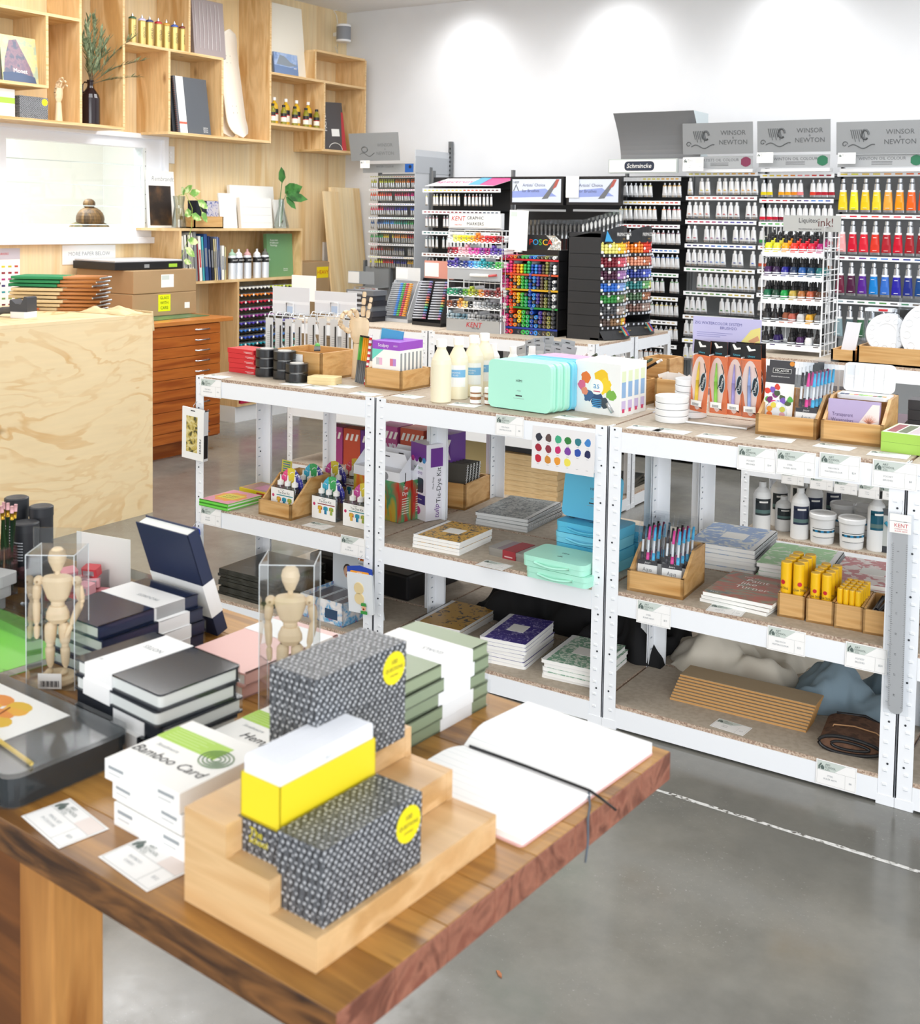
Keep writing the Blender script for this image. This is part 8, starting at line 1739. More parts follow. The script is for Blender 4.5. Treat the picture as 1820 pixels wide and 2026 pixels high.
a, b = xl(379, 110), xl(441, 110); t = thing('wrapped_boards', 'pack of grey mauve boards in creased clear wrap on the upper shelf', 'board pack', (-6.07, (a.y+b.y)/2, 2.6735), 0, None, 0, R(-5)); w_ = b.y-a.y
m = M(); m.box(-.03, -w_/2, 0, 0, w_/2, .40, mat('#a89a98', .5)); m.build('boards', t); m = M(); m.box(-.032, -w_/2-.002, -.001, .003, w_/2+.002, .402, FILM); m.build('wrap', t)
m = M(); 
for q in range(7): m.tube([(.004, -w_/2+.02+q*w_/8, .05), (.005, -w_/2+.025+q*w_/8, .2), (.004, -w_/2+.02+q*w_/8+.01*(q % 2), .38)], .0016, mat('#e9e6e6', .1), None, 4)
m.build('wrap_creases', t)
a, b = xl(345, 255), xl(416, 262)
for k in range(4):
    last = k == 3
    def art_sp(m, w, h, last=last):
        if not last: return
        m.prism([(-w/2+.02, 0), (-w*.22, 0), (-w*.22, h), (-w/2+.02, h)], 0, .0008, PAPER, WX); m.prism([(-w/2+.02, h*.16), (-w*.22, h*.16), (-w*.22, h*.20), (-w/2+.02, h*.20)], 0, .0014, mat('#d8604a'), WX)
        for q in range(3): m.text('SKETCH', .012, PAPER, WX @ T(w*.34, h*.12-.014*q, .001))
    t = wall_book('spiral_sketchbook', 'dark wire bound sketchbook, '+['rearmost', 'third from the front', 'second from the front', 'front one with a white band'][k]+' in the centre box shelf', 'sketchbook', a.y-.018*(3-k)-.01*(not last), b.y-.03-.018*(3-k), 2.1135, .40, mat('#55595f' if last else '#2f3236', .35), .014, -6.06-.022*(3-k), 8, art_sp, 'wire bound sketchbooks on the wall')
    m = M(); w_ = b.y-a.y-.03
    for q in range(26): m.lathe([(.009, 0), (.009, .002)], mat('#9a5a4a' if last else '#2a2a2a', .4), T(-.007, -w_/2+.003, .012+q*.0148), 8)
    m.build('wire_binding', t)
# skateboard decks
def deck(label, x, y, z, lean, rxx):
    t = thing('skateboard_deck', label, 'skateboard deck', (x, y, z), 0, 'blank skateboard decks', rxx, R(-lean))
    N = 26; outl = []; L_ = .80; Wd = .098
    def halfw(u): 
        e = min(u, 1-u)*L_; return Wd*math.sqrt(max(0, 1-(1-min(1, e/.11))**2))
    rows = []
    for i in range(N+1):
        u = i/N; z_ = u*L_; bend = .045*(max(0, (.2-u)/.2)**1.6+max(0, (u-.8)/.2)**1.6); hw = max(.004, halfw(u)); rows.append([(bend, -hw, z_), (bend-.006, 0, z_), (bend, hw, z_), (bend-.011, hw, z_), (bend-.017, 0, z_), (bend-.011, -hw, z_)])
    vs = [p for r in rows for p in r]; fs = []
    for i in range(N):
        for k in range(6): fs.append((i*6+k, i*6+(k+1) % 6, (i+1)*6+(k+1) % 6, (i+1)*6+k))
    fs += [tuple(range(5, -1, -1)), tuple(N*6+k for k in range(6))]
    m = M(); m.add(vs, fs, mat('#efe3d2', .35), None, True); m.build('deck', t)
    m = M(); 
    for zz in (.19, .24, .56, .61):
        for yy in (-.02, .02): m.lathe([(.003, 0), (.003, .0006)], INK, Matrix.Translation((-.0036, yy, zz)) @ Matrix.Rotation(R(90), 4, 'Y'), 6, False)
    m.build('truck_holes', t)
p_ = xl(470, 268); deck('front blank pale skateboard deck leaning in the wall shelf', -6.085, p_.y, 2.1138, 7, R(3.5)); deck('rear skateboard deck mostly hidden behind the front one', -6.15, p_.y-.05, 2.1138, 5, R(3))
# right cluster
a, b = xl(538, 145), xl(610, 155)
m = M(); m.box(-.02, 0, 0, 0, b.y-a.y, .56, CREAM); solo('stretched_canvas', 'tall blank cream canvas on the upper shelf beside the speaker', 'canvas', m, (-6.12, a.y, 2.6335), 0, None, 0, R(-6))
def art_land(m, w, h): m.prism([(-w/2, 0), (w/2, 0), (w/2, h), (-w/2, h)], 0, .0006, mottle('lake_print', ['#8fa8d0', '#a9bcdc', '#7a94c0'], 12, .4), WX); m.prism([(-w*.4, h*.45), (w*.1, h*.4), (w*.5, h*.5), (w*.2, h*.6), (-w*.05, h*.85), (-w*.25, h*.9)], 0, .001, mat('#8a939c', .5), WX); m.prism([(-w/2, 0), (w/2, 0), (w/2, h*.35), (-w/2, h*.4)], 0, .001, mat('#6f86ac', .5), WX); m.text('ART', .02, PAPER, WX @ T(w*.38, h*.35, .0016))
wall_book('art_book', 'small landscape book with blue lake cover in front of the cream canvas', 'book', a.y-.01, xl(583, 145).y, 2.6335, .165, mat('#7f93b8', .4), .012, -6.06, 6, art_land)
OILY = mat('#d8ac2a', .1); OLB = mat('#23221f', .4)
def oil(label, y, x, big):
    t = thing('oil_bottle', label, 'bottle', (x, y, 2.2515), 0, 'painting oil bottles'); s = 1.0 if big else .72; r_ = .032*s
    m = M(); m.lathe([(r_*.95, 0), (r_, .004), (r_, .14*s), (r_*.8, .158*s), (.011, .178*s), (.011, .188*s)], OILY if big else mat('#8a8426', .12), None, 18); m.build('glass', t)
    m = M(); m.lathe([(.0135, .186*s), (.0135, .21*s), (.0001, .212*s)], PAPER if big else BLACK, None, 12); m.build('cap', t)
    m = M(); m.lathe([(r_+.0006, .085*s), (r_+.0006, .12*s)], OLB, None, 18); m.lathe([(r_+.0006, .03*s), (r_+.0006, .078*s)], CREAM, None, 18); m.lathe([(r_+.0008, .078*s), (r_+.0008, .085*s)], RED, None, 18); m.build('label_wrap', t)
for k, px in enumerate((546, 569, 590, 613)): oil('large yellow oil bottle with white cap, %s from the left' % ['first', 'second', 'third', 'fourth'][k], xl(px, 240, -6.13).y, -6.15, True)
for k, px in enumerate((541, 563, 585, 607, 628)): oil('small dark capped oil bottle in front, %s from the left' % ['first', 'second', 'third', 'fourth', 'fifth'][k], xl(px, 240, -6.07).y, -6.08, False)
def art_cat(m, w, h): m.prism([(w*.30, 0), (w/2, 0), (w/2, h*.8), (w*.42, h*.8)], 0, .0008, mat('#b8303a', .4), WX); m.prism([(-w*.1, h*.3), (w*.25, h*.3), (w*.25, h*.45), (-w*.1, h*.45)], 0, .0012, PAPER, WX); m.text('PASTEL', .05, PAPER, WX @ T(-w*.35, h*.6, .001, 0, 0, R(90))); m.tube([WX @ Vector((w*.3*math.cos(a*.2)+.0, h*.02+w*.2*math.sin(a*.2), .002)) for a in range(15)], .003, PAPER, None, 4)
t = wall_book('catalogue', 'dark grey and red catalogue leaning in the lower right box shelf', 'book', xl(646, 290).y, xl(685, 290).y+.03, 2.0905, .40, mat('#4a4648', .35), .012, -6.12, 6, art_cat); t.rotation_euler[0] = R(3)
p_ = X(689, 67, -6.2); t = thing('speaker', 'small grey and white wall speaker near the ceiling corner', 'speaker', (-6.2, 7.62, p_.z), R(-20)); t.location.y = X(689, 67, -6.15).y
m = M(); m.lathe([(.06, -.06), (.06, .06)], mat('#8d9096', .6), Matrix.Diagonal((1, 1.0, 1, 1)), 24); m.build('grille', t); m = M(); m.lathe([(.0001, .066), (.055, .066), (.062, .06), (.062, .075), (.056, .08), (.0001, .08)], WHITE, T(0, 0, -.012), 24); m.lathe([(.0001, -.078), (.056, -.078), (.062, -.072), (.062, -.06)], WHITE, None, 24); m.build('end_caps', t)
m = M(); m.box(-.15, -.015, -.015, -.05, .015, .015, WHITE); m.build('bracket', t); m = M(); m.tube([(-.10, 0, .09), (-.12, 0, .16), (-.135, -.02, .20), (-.14, .02, .21)], .004, PAPER); m.tube([(-.10, 0, -.08), (-.10, .0, -.14), (-.13, .02, -.16), (-.14, 0, -.10)], .003, PAPER); m.build('cable', t)

# ============================================================ lower wall
a, b = X(123, 524, XW+.002), X(228, 484, XW+.002); t = thing('paper_sign', 'white paper sign reading MORE PAPER BELOW under the window', 'sign', (XW+.004, (a.y+b.y)/2, (a.z+b.z)/2)); w_, h_ = b.y-a.y, b.z-a.z
m = M(); m.box(-.0015, -w_/2, -h_/2, 0, w_/2, h_/2, PAPER); m.build('sheet', t); m = M(); m.text('MORE PAPER BELOW', .036, GREYT, WX @ T(0, .005, .0006)); m.text('PLEASE ASK', .010, GREYT, WX @ T(0, -.032, .0006)); m.build('lettering', t)
a, b = X(-6, 625, XW+.002), X(39, 491, XW+.002); t = thing('colour_poster', 'white marker colour chart poster on the plywood at the left edge', 'poster', (XW+.004, (a.y+b.y)/2, (a.z+b.z)/2)); w_, h_ = b.y-a.y, b.z-a.z
m = M(); m.box(-.0015, -w_/2, -h_/2, 0, w_/2, h_/2, PAPER); m.build('sheet', t); m = M(); m.box(0, -w_/2, h_/2-.07, .0005, w_/2, h_/2, mat('#c9c4cc', .4)); m.text('MARKERS', .02, RED, WX @ T(-w_*.25, h_/2-.035, .001))
for i in range(11):
    for j in range(3): m.box(0, -w_*.30+j*w_*.28, h_/2-.12-i*.04, .0006, -w_*.30+j*w_*.28+.025, h_/2-.108-i*.04, mat([['#d8d03a', '#c8c03a', '#c0503a'], ['#8a2030', '#8a2030', '#a83040'], ['#a82a7a', '#b03a7a', '#c85aa0'], ['#2a2a6a', '#2a3a7a', '#3a2a6a'], ['#3aa0a8', '#5ab8a8', '#4a9a7a'], ['#7aa05a', '#8aa85a', '#b8b04a'], ['#6a2a2a', '#8a4a3a', '#5a6a6a']][i % 7][j], .5))
m.build('swatches', t)
# bookcase
BX = -6.05
t = thing('bookcase', 'pine plywood bookcase against the wall right of the window', 'bookcase', (-6.2, 6.2, 0))
def bb(n, y0, z0, y1, z1, mt, x0=XW+.002, x1=BX): m = M(); m.box(x0+6.2, y0-6.2, z0, x1+6.2, y1-6.2, z1, mt); m.build(n, t)
bb('top_board', 5.50, 1.432, 6.925, 1.45, PLYSH); bb('shelf_board', 5.646, 1.055, 6.925, 1.073, PLYSH); bb('side_panel', 5.637, 1.073, 5.655, 1.432, PLYV); bb('side_panel', 6.907, 1.073, 6.925, 1.432, PLYV)
bb('side_panel', 6.205, .12, 6.223, 1.055, PLYV); bb('side_panel', 6.907, .12, 6.925, 1.055, PLYV); bb('base_board', 6.223, .12, 6.907, .14, PLYSH); bb('plinth', 6.205, 0, 6.925, .12, mat('#eceef0', .4), XW+.002, BX-.02); bb('back_panel', 5.655, 1.073, 6.907, 1.432, PLYV, XW+.002, XW+.01)
bb('left_leg', 5.646, .0, 5.664, 1.055, PLYV)
sz = .14
for k in range(14):
    z = .30+k*.053; m = M(); m.box(-.14, -.33+.365, z, .14, .345+.365-.01, z+.004, BLACK); m.box(.138, -.33+.365, z, .146, .345+.365-.01, z+.014, BLACK); m.build('marker_tray', t)
bb('front_poster', 6.24, .14, 6.89, .285, mat('#b81f48', .4), BX-.02, BX+.004)
m = M(); m.box(BX+.004+6.2, 6.56-6.2, .14, BX+.005+6.2, 6.89-6.2, .285, mottle('purple_splash', ['#a02a80', '#c0409a', '#7a3ab0'], 18, .4, 1)); m.text('ROUND SOFT PASTELS', .045, PAPER, Matrix.Translation((BX+.0062+6.2, .365, .17)) @ WX, .95); m.build('poster_print', t)
RNB = ['#e8e6dc', '#f08a2a', '#d0203a', '#e060a0', '#a0409a', '#5a4ab8', '#3a7ad0', '#3a5ac8', '#2aa0b0', '#2a9a7a', '#3aa04a', '#8aa03a', '#8a5a3a', '#5a5a5a']
RN2 = ['#c8d84a', '#e04a2a', '#e04a4a', '#7a2040', '#e8c8e8', '#8a7ad8', '#3a4a8a', '#2a7ad0', '#3ab8a8', '#3ac08a', '#9ad04a', '#c8a83a', '#c88a5a', '#8a8a8a']
for k in range(14):
    z = .30+k*.053+.005
    for q in range(15):
        i_ = 13-k; c_ = RNB[i_] if q < 8 else RN2[i_]
        marker_end('drawing_marker', 'twin marker lying end outwards in the %s tray of the black marker rack' % (ORD[i_] if i_ < 12 else 'lowest'), 'marker', (-6.045, 6.25+q*.042, z+.009), .0095, c_, .13, None, 'markers in the bookcase rack', R(90), 0, (q+k) % 3 == 0)
# items on the bookcase top (z 1.45)
ZT = 1.4505
def art_por(m, w, h): m.prism([(-w*.44, h*.04), (w*.36, h*.04), (w*.36, h*.74), (-w*.44, h*.74)], 0, .0008, mottle('dark_portrait_print', ['#2a211c', '#3a2c22', '#59402a'], 9, .4), WX); m.text('Rembrandt', .045, GREYT, WX @ T(w*.08, h*.86, .0008), 1, .2)
wall_book('art_book', 'tall pale art book with dark cover picture beside the window frame', 'book', xl(322, 440).y, xl(376, 440).y, ZT, .40, mat('#eceae6', .5), .012, -6.24, 4, art_por)
GL = clear('vase_glass', '#f2f6f5', .3, .05, .02, .4)
p_ = X(354, 443, -6.12); t = thing('glass_carafe', 'waisted glass carafe holding trailing ivy on the bookcase', 'vase', (-6.12, p_.y, ZT))
m = M(); m.lathe([(.0001, .002), (.052, .004), (.048, .06), (.035, .14), (.034, .16), (.042, .215), (.044, .225), (.041, .225), (.031, .16), (.032, .14), (.045, .06), (.048, .008), (.0001, .006)], GL, None, 24); m.build('glass', t)
VINE = mottle('ivy_leaf', ['#6fa04a', '#9cc06a', '#d8e0a8'], 25, .5); 
t = thing('trailing_ivy', 'variegated trailing ivy spilling from the carafe over the shelf edge', 'plant', (-6.12, p_.y, ZT+.2))
m = M(); pts = [Vector(q) for q in ((0, 0, -.1), (0, 0, .03), (.05, .02, .035), (.10, .03, -.06), (.125, .0, -.2), (.13, -.05, -.30), (.13, -.10, -.40), (.128, -.09, -.48), (.13, -.03, -.52))]; m.tube(pts, .002, mat('#9ab04a', .6), None, 5); m.tube([(0, 0, .03), (.05, .05, .05), (.09, .09, .0), (.1, .12, -.08)], .002, mat('#9ab04a', .6), None, 5); m.build('stems', t)
lm = M(); 
for i, (p, d, L_) in enumerate((((.05, .05, .04), (.2, .8, .2), .09), ((.09, .09, .0), (.3, .7, -.6), .10), ((.1, .12, -.08), (.2, .4, -.9), .09), ((.10, .02, -.08), (.3, -.9, -.3), .10), ((.11, .01, -.1), (.3, .9, -.5), .09), ((.13, -.04, -.28), (.2, .9, -.2), .09), ((.13, -.06, -.33), (.2, .7, -.7), .10), ((.13, -.03, -.50), (.2, .6, -.8), .08), ((.05, .0, .03), (.3, -.5, .6), .08), ((.13, -.08, -.42), (.2, .8, -.3), .07), ((.02, .03, .05), (.4, .6, .7), .08))): leaf_add(lm, Vector(p), Vector(d), L_, L_*.62, VINE, Vector((1, .1, .1)))
lm.build('foliage', t)
a, b = xl(384, 440, -6.06), xl(441, 445, -6.06); t = thing('wooden_tray', 'bamboo tray of dark journals on the bookcase top', 'box', (-6.13, (a.y+b.y)/2, ZT), R(90)); add_parts(t, tray(b.y-a.y, .15, .085)); yc_ = (a.y+b.y)/2
MTN = mottle('blue_mandala_cover', ['#c9c3c6', '#b9b6c8', '#4a5a98'], 34, .4, 1.5, (1, 1, 1), .45, .62)
for k in range(5):
    t = thing('journal', 'dark journal with blue mandala cover standing in the bamboo tray, %s from the front' % ORD[k].replace('top', 'first'), 'notebook', (-6.08-.018*k, yc_, ZT+.012), 0, 'mandala journals'); m = M(); m.box(-.0155, -.10, 0, 0, .115, .185, mat('#23262e', .4)); m.build('cover', t); m = M(); m.box(0, .0, 0.002, .0008, .115, .183, MTN); m.build('cover_print', t)
for k, (pa, pb, zt_, x_, dd) in enumerate(((437, 470, 382, -6.14, .012), (460, 546, 367, -6.25, .03), (478, 540, 391, -6.16, .03), (545, 566, 395, -6.18, .012))):
    a, b = X(pa, 445, x_), X(pb, 445, x_); zt = X((pa+pb)/2, zt_, x_).z; m = M(); m.box(-dd, 0, 0, 0, b.y-a.y, zt-ZT, mat('#f3f2ee', .7)); 
    if k == 2:
        for q in range(3): m.box(.0, .01, .04+.06*q, .0006, b.y-a.y-.01, .0412+.06*q, GREYT)
    solo('stretched_canvas', 'blank white canvas or pad on the bookcase top, '+['narrow one right of the journals', 'largest at the back', 'front one with faint ruled lines', 'slim one behind the leafy vase'][k], 'canvas', m, (x_, a.y, ZT), 0, 'white canvases on the bookcase', 0, R(-6))
p_ = X(556, 444, -6.10); t = thing('glass_flask', 'conical glass flask with monstera cutting on the bookcase end', 'vase', (-6.10, p_.y, ZT))
m = M(); m.lathe([(.0001, .002), (.062, .003), (.064, .012), (.022, .17), (.020, .225), (.024, .23), (.020, .23), (.017, .17), (.058, .014), (.0001, .008)], GL, None, 24); m.build('glass', t)
t = thing('monstera_cutting', 'green monstera leaves standing in the conical flask', 'plant', (-6.10, p_.y, ZT+.01)); MON = mottle('monstera_leaf', ['#2f5a2a', '#3f7a38', '#4f8a42'], 12, .4)
m = M(); m.tube([(0, 0, 0), (.0, -.015, .2), (.0, .01, .36)], .003, mat('#4a7a3a', .5), None, 6); m.tube([(0, 0, 0), (.01, .01, .2), (.03, .04, .28)], .003, mat('#4a7a3a', .5), None, 6); m.tube([(0, .0, 0), (0, .02, .05), (.02, -.02, .02)], .005, mat('#6a5a3a'), None, 6); m.build('stems', t)
lm = M()
for p, d, L_, w_ in (((0, .01, .34), (.1, -.2, 1), .13, .09), ((.02, .03, .26), (.2, .9, .35), .17, .10), ((.02, .03, .25), (.3, .9, -.15), .2, .08), ((.02, .03, .24), (.3, .5, -.7), .13, .07), ((.02, .02, .26), (.2, .6, .6), .12, .09)): leaf_add(lm, Vector(p), Vector(d), L_, w_, MON, Vector((1, .05, .1)))
lm.build('foliage', t)
# row of books
ZB = 1.0735; y = 5.675; bk = [('#efece4', .038, .32, 'thick cream'), ('#f1efe8', .022, .33, 'white'), ('#4a4c50', .006, .33, 'thin black'), ('#efe9da', .028, .33, 'ivory'), ('#e8e4d6', .016, .345, 'pale'), ('#8a8c8c', .03, .35, 'grey'), ('#c8404a', .008, .30, 'red'), ('#eceae4', .028, .32, 'white red lettered'), ('#4fb0b8', .02, .315, 'turquoise'), ('#2f4f86', .036, .335, 'navy blue'), ('#1f2f5c', .022, .32, 'dark blue'), ('#2a2c38', .026, .31, 'black patterned'), ('#e8d8a0', .012, .30, 'yellow'), ('#c9c0a8', .016, .30, 'sand'), ('#8a9ac8', .014, .315, 'lavender'), ('#5a6aa0', .010, .31, 'blue'), ('#f0eee6', .030, .25, 'short white'), ('#d8cf9a', .014, .24, 'short straw')]
for k, (c_, w_, h_, nm) in enumerate(bk):
    t = thing('shelf_book', nm+' spined book in the row on the bookcase shelf', 'book', (-6.07, y, ZB), 0, 'books in the bookcase row', R(4 if k < 16 else 1)); d_ = .22
    m = M(); m.box(-d_, 0, 0, 0, .002, h_, mat(c_, .45)); m.box(-d_, w_-.002, 0, 0, w_, h_, mat(c_, .45)); m.box(-.002, 0, 0, 0, w_, h_, mat(c_, .45)); m.build('cover', t); m = M(); m.box(-d_+.002, .002, .002, -.002, w_-.002, h_-.003, PG); m.build('page_block', t)
    m = M(); m.box(0, w_*.25, h_*.3, .0005, w_*.75, h_*.7, mat('#c03a3a' if 'red' in nm else '#8a8c90', .5)); m.build('spine_title', t); y += w_+.0035
for k, (px, c_) in enumerate(((459, '#a9c8b0'), (472, '#eceef0'), (489, '#d8a8a8'), (508, '#eceef0'), (524, '#6a6c66'))):
    p_ = X(px, 540, -6.09); t = thing('spray_can', 'white spray can with black band and %s cap, bookcase shelf' % ['mint', 'left white', 'pink', 'right white', 'dark'][k], 'spray can', (-6.09, p_.y, ZB), 0, 'white spray cans'); m = M(); m.lathe([(.029, 0), (.031, .004), (.031, .165), (.026, .175)], mat('#e9eef4', .25, .2), None, 20); m.build('can', t); m = M(); m.lathe([(.0314, .12), (.0314, .158)], BLACK, None, 20); m.build('band', t); m = M(); m.lathe([(.0265, .174), (.0255, .188), (.012, .200), (.008, .203), (.008, .222), (.0001, .222)], mat(c_, .4), None, 16); m.build('cap', t)
    m = M(); m.text('BASICS', .016, PAPER, Matrix.Translation((.0318, 0, .14)) @ WX); m.build('lettering', t)
def art_grn(m, w, h): m.text('Australian', .022, PAPER, WX @ T(-w*.22, h*.85, .0008)); m.text('Wildflower', .022, PAPER, WX @ T(-w*.22, h*.79, .0008)); m.text('Paintings', .022, PAPER, WX @ T(-w*.24, h*.73, .0008)); m.text('Dorothy', .014, PAPER, WX @ T(w*.2, h*.18, .0008)); m.text('Gardiner', .014, PAPER, WX @ T(w*.2, h*.14, .0008))
wall_book('art_book', 'large sage green book facing out on the bookcase shelf', 'book', X(530, 540, -6.12).y, X(577, 540, -6.12).y+.02, ZB, .335, mat('#6f9c6c', .5), .035, -6.12, 3, art_grn)
# carton, leaning boards
a, b = X(597, 570, -6.08), X(664, 570, -6.08); t = thing('cardboard_box', 'brown carton with yellow HEAVY sticker right of the bookcase', 'box', (-6.2, (a.y+b.y)/2, .60)); w_ = b.y-a.y; zt = X(640, 518, -6.08).z
t.location.z = 0
m = M(); m.box(-.15, -w_/2, .55, .12, w_/2, zt, KRAFT); m.build('carton', t, .003); m = M(); m.box(.12, -.03, zt-.13, .1206, .115, zt-.04, mat('#f2d61c', .4)); m.text('HEAVY', .045, RED, Matrix.Translation((.1212, .045, zt-.085)) @ WX); m.build('sticker', t)
m = M(); m.box(-.145, -w_/2+.005, .0, .115, w_/2-.005, .549, KRAFT); m.build('lower_carton', t)
a, b = X(657, 372, -6.2), X(735, 372, -6.2)
t = thing('plywood_sheet', 'tall pine plywood sheets leaning in the corner beside the tube racks', 'board', (-5.95, (a.y+b.y)/2-.13, 0), 0, None, 0, R(-7)); w_ = b.y-a.y-.16
m = M(); m.box(-.03, -w_/2, 0, 0, w_/2, a.z+.02, PANEL); m.build('sheet', t); m = M(); m.box(.0005, -w_/2-.12, 0, .018, w_/2-.28, a.z-.02, PANEL); m.build('offcut', t)
m = M(); m.box(0, 0, 0, .02, .08, .30, WHITE); solo('wall_box', 'small white box on the plywood wall above the carton', 'box', m, (XW+.002, X(655, 520, XW).y-.12, 1.03))
# plan chest
PX_ = -5.48
t = thing('plan_chest', 'orange brown wooden plan chest of many shallow drawers with steel handles', 'chest of drawers', (-5.9, 5.0, 0)); cx_, cy_ = -5.9, 5.0
def pc_(n, x0, y0, z0, x1, y1, z1, mt, par=None, bev=0): m = M(); m.box(x0-cx_, y0-cy_, z0, x1-cx_, y1-cy_, z1, mt); return m.build(n, par or t, bev)
pc_('body', XW+.003, 4.25, .09, PX_-.022, 5.47, .845, PLAN); pc_('top_board', XW+.003, 4.23, .846, PX_+.012, 5.571, .873, PLANT, None, .003); pc_('plinth', XW+.03, 4.30, 0, PX_-.06, 5.40, .09, PLAN)
nd = 11; z0 = .10; dh = (.842-z0)/nd
for k in range(nd):
    z = z0+k*dh; d_ = pc_('drawer', PX_-.02, 4.262, z+.0015, PX_, 5.462, z+dh-.0015, PLAN, None, .0015)
    for yy in (5.30, 4.45):
        m = M(); m.tube([(PX_-cx_, yy-.055-cy_, z+dh/2), (PX_+.018-cx_, yy-.052-cy_, z+dh/2), (PX_+.018-cx_, yy+.052-cy_, z+dh/2), (PX_-cx_, yy+.055-cy_, z+dh/2)], .0045, CHROME, None, 6); m.build('handle', d_)
m = M(); m.box(0, 0, 0, .36, .50, .004, mat('#4f7a54', .3)); solo('cutting_mat', 'green cutting mat lying on the plan chest', 'mat', m, (-5.95, 4.98, .8735), R(3))
for k in range(2):
    z = .8785+k*.152; m = M()
    t = thing('cardboard_box', ['lower flat brown carton with yellow GLASS WITH CARE sticker', 'upper flat brown carton with white label'][k]+' on the plan chest', 'box', (-6.06, 5.27, z), R([0, 1][k]), 'flat cartons on the plan chest'); m = M(); m.box(-.27, -.275, 0, .27, .275, .150, KRAFT); m.build('carton', t, .004)
    m = M()
    if k == 0: m.box(.27, -.06, .03, .2706, .045, .14, mat('#ecf21c', .4)); [m.text(s, .027, mat('#3a5a1a'), Matrix.Translation((.2712, -.008, .118-.033*i)) @ WX) for i, s in enumerate(('GLASS', 'WITH', 'CARE'))]; m.box(.27, .17, .04, .2706, .215, .08, PAPER); m.build('sticker', t)
    else: m.box(.27, -.04, .035, .2706, .07, .12, PAPER); m.box(.2706, -.035, .085, .271, .03, .115, CARDG); m.build('address_label', t)
t = thing('lightbox', 'flat black case with silver lid on the upper carton', 'case', (-6.08, 5.23, .8785+.304), R(-3)); m = M(); m.box(-.22, -.29, 0, .22, .26, .05, BLACK); m.build('base', t, .003); m = M(); m.box(-.21, -.285, .051, .215, .255, .062, mat('#c9c9cc', .35)); m.build('lid', t, .002); m = M(); m.box(.22, .14, .012, .2206, .21, .035, mat('#9cc83a')); m.box(.22, -.06, .012, .2206, -.02, .035, SILV); m.build('front_labels', t)
# counter
t = thing('counter', 'waist high counter of swirling softwood plywood at the left', 'counter', (-5.05, 3.0, 0)); y1_ = 4.075-3.0
m = M(); m.box(.44, -1.6, 0, .48, y1_, 1.018, COUNTER); m.build('front_panel', t); m = M(); m.box(-.48, y1_-.04, 0, .44, y1_, 1.018, COUNTER); m.build('end_panel', t); m = M(); m.box(-.48, -1.6, 1.018, .48, y1_, 1.036, COUNTER); m.build('top_board', t, .001); m = M(); m.box(-.48, -1.6, 0, -.46, y1_-.04, 1.018, COUNTER); m.build('back_panel', t)
HC = 1.0365
p_ = Z(47, 628, HC); t = thing('card_terminal', 'black and white payment terminal in a dock on the counter', 'card reader', (p_.x, p_.y, HC), R(20)); m = M(); m.rprism(.09, .10, .012, 0, .03, mat('#e9eaec', .3)); m.build('dock', t, .003); m = M(); m.prism([(-.05, 0), (.045, 0), (.045, .07), (.03, .075), (.01, .035), (-.02, .04), (-.045, .06), (-.05, .05)], -.04, .04, mat('#3b3f48', .35), T(0, 0, .03, R(90))); m.build('terminal', t, .003); m = M(); m.tube([(-.03, 0, .035), (-.12, .01, .03), (-.16, .02, .02)], .018, mat('#4a4e58', .35), None, 10); m.build('handset', t)
p_ = Z(112, 610, HC); t = thing('clipboard', 'clipboard with white papers lying on the counter', 'clipboard', (p_.x, p_.y, HC), R(35)); m = M(); m.box(-.11, -.15, 0, .11, .15, .004, mat('#8a5a3a')); m.build('board', t); m = M(); m.box(-.105, -.145, .004, .105, .145, .012, PAPER); m.build('papers', t); m = M(); m.box(-.105, -.15, .004, .10, -.145, .013, mat('#e0703a')); m.build('orange_edge', t)
p_ = Z(4, 625, HC); m = M(); m.tube([(0, 0, 0), (.03, .04, .16)], .004, BLACK, None, 6); solo('paint_brush', 'dark brush leaning upright at the very left of the counter', 'brush', m, (p_.x-.1, p_.y, HC))
CANG = mat('#2f8a5a', .8); CANN = mat('#d9c39a', .85); SLAT = mat('#b87a44', .5)
base = Z(235, 611, HC)
for k in range(9):
    gcol = CANG if k > 5 else CANN; t = thing('folding_stool', 'folded %s canvas artist stool, %s in the pile on the counter' % ('green' if k > 5 else 'natural', ['lowest', 'second lowest', 'third lowest', 'fourth lowest', 'fifth', 'sixth', 'third from the top', 'second from the top', 'topmost'][k]), 'stool', (-5.13+.012*(k % 3), 3.92, HC+.0205*k), R(24+4*(k % 3)), 'folded canvas stools')
    m = M(); m.box(-.22, -.10, .0, .05, .10, .016, gcol); m.build('canvas_seat', t, .005)
    for yy in (-.08, -.02, .04, .09): m = M(); m.tube([(.03, yy, .008), (.24, yy*.9, .009)], .0085, SLAT, None, 7); m.build('leg', t)
    m = M(); m.tube([(.245, -.085, .009), (.245, .085, .009)], .005, SILV, None, 6); m.build('hinge_bar', t)
cloth('canvas_bag', 'crumpled natural canvas bag lying on the counter corner', 'cloth bag', (-4.76, 3.97, HC), .34, .16, .04, CANN, 15, R(5))
t = thing('canvas_apron', 'natural canvas corner hanging down the far end of the counter', 'cloth', (-4.72, 4.09, HC)); m = M(); m.prism([(-.25, .01), (.13, .01), (.14, -.09), (.05, -.12), (.0, -.10), (-.05, -.14), (-.2, -.08)], -.006, .004, CANN, up(0, 0, 0)); m.build('cloth', t, .003)
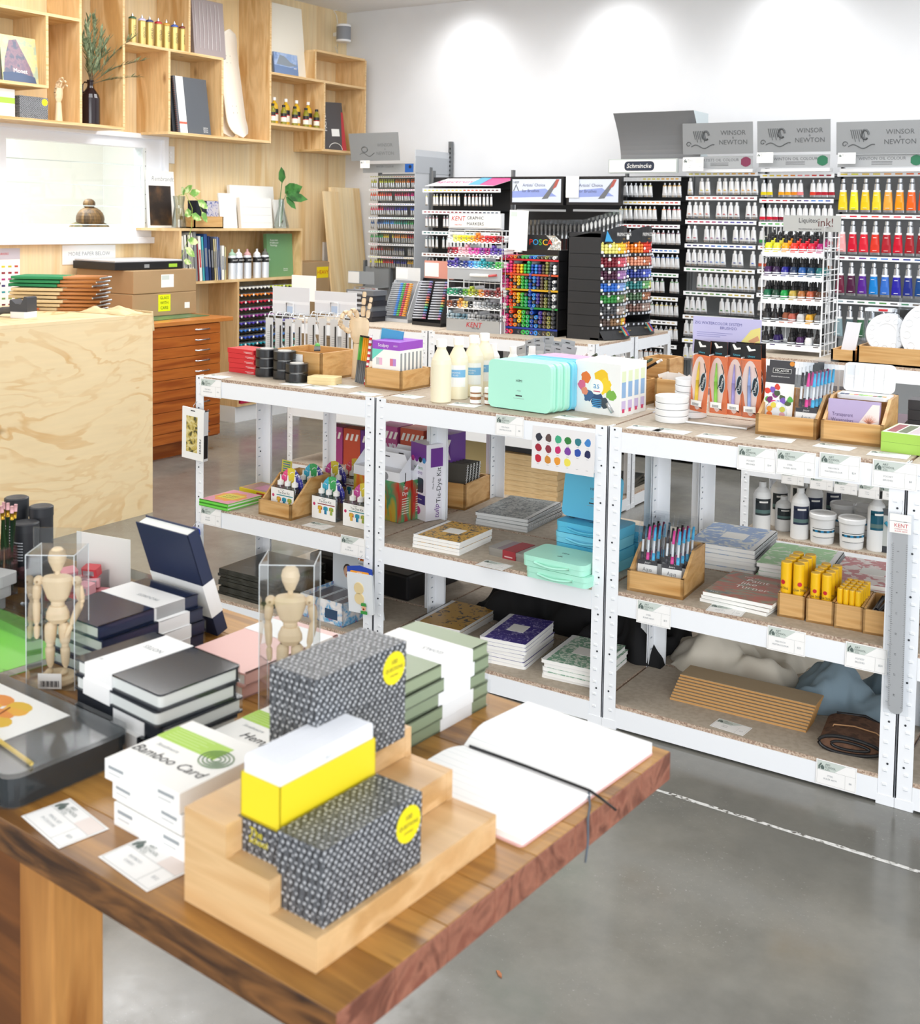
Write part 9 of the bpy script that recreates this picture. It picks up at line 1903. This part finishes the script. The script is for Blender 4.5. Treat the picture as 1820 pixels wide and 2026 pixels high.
# person in the side room
t = thing('person', 'person seen from behind through the louvre window, brown hair in a bun, olive patterned top', 'person', (-7.2, 5.80, 0), R(245))
sk = [(0, 0, .92), (0, .01, 1.10), (0, .01, 1.26), (0, 0, 1.36), (0, -.01, 1.44), (0, -.015, 1.53), (.16, .01, 1.31), (.22, .02, 1.08), (.20, -.14, .98), (-.16, .01, 1.31), (-.22, .02, 1.08), (-.20, -.14, .98), (.09, 0, .86), (.10, .0, .48), (.10, 0, .08), (.10, -.14, .04), (-.09, 0, .86), (-.10, 0, .48), (-.10, 0, .08), (-.10, -.14, .04)]
ed = [(0, 1), (1, 2), (2, 3), (3, 4), (4, 5), (2, 6), (6, 7), (7, 8), (2, 9), (9, 10), (10, 11), (0, 12), (12, 13), (13, 14), (14, 15), (0, 16), (16, 17), (17, 18), (18, 19)]
rad = [.13, .12, .13, .06, .055, .075, .055, .042, .03, .055, .042, .03, .085, .06, .045, .035, .085, .06, .045, .035]
me = bpy.data.meshes.new('body'); me.from_pydata(sk, ed, []); o = bpy.data.objects.new('body', me); COL.objects.link(o); o.parent = t
md = o.modifiers.new('skin', 'SKIN'); 
if not me.skin_vertices: me.attributes  # layer is made by the modifier below
bpy.context.view_layer.objects.active = o
if not me.skin_vertices:
    try: bpy.ops.mesh.customdata_skin_add()
    except Exception: pass
for i, v in enumerate(me.skin_vertices[0].data): v.radius = (rad[i], rad[i]*.85); v.use_root = (i == 0)
sb = o.modifiers.new('sub', 'SUBSURF'); sb.levels = 2; sb.render_levels = 2
me.materials.append(mat('#d9a98c', .6)); md.use_smooth_shade = True
HAIR = wood('brown_hair', ['#4a3a2c', '#6b5238', '#8f7048'], (9, 9, 1), 4, 1, .5, None, 3, .4)
m = M(); m.ball((0, .02, 1.50), .10, HAIR, None, 18, 12, (1.05, 1.05, .95)); m.build('hair', t); m = M(); m.ball((.01, .03, 1.615), .047, HAIR, None, 14, 9, (1.0, .9, .85)); m.build('hair_bun', t)
m = M(); m.lathe([(.165, .93), (.16, 1.1), (.175, 1.25), (.155, 1.39), (.12, 1.46), (.06, 1.49)], mottle('olive_pattern', ['#5b5a3c', '#8a7a52', '#3c3b2c'], 24, .8), Matrix.Diagonal((1.15, .8, 1, 1)), 24); m.build('top', t)
m = M(); m.ball((0, -.035, 1.485), .088, mat('#d9a98c', .6), None, 14, 10, (.85, .9, 1.1)); m.ball((0, -.118, 1.475), .014, mat('#d9a98c', .6), None, 8, 6); m.build('face', t)
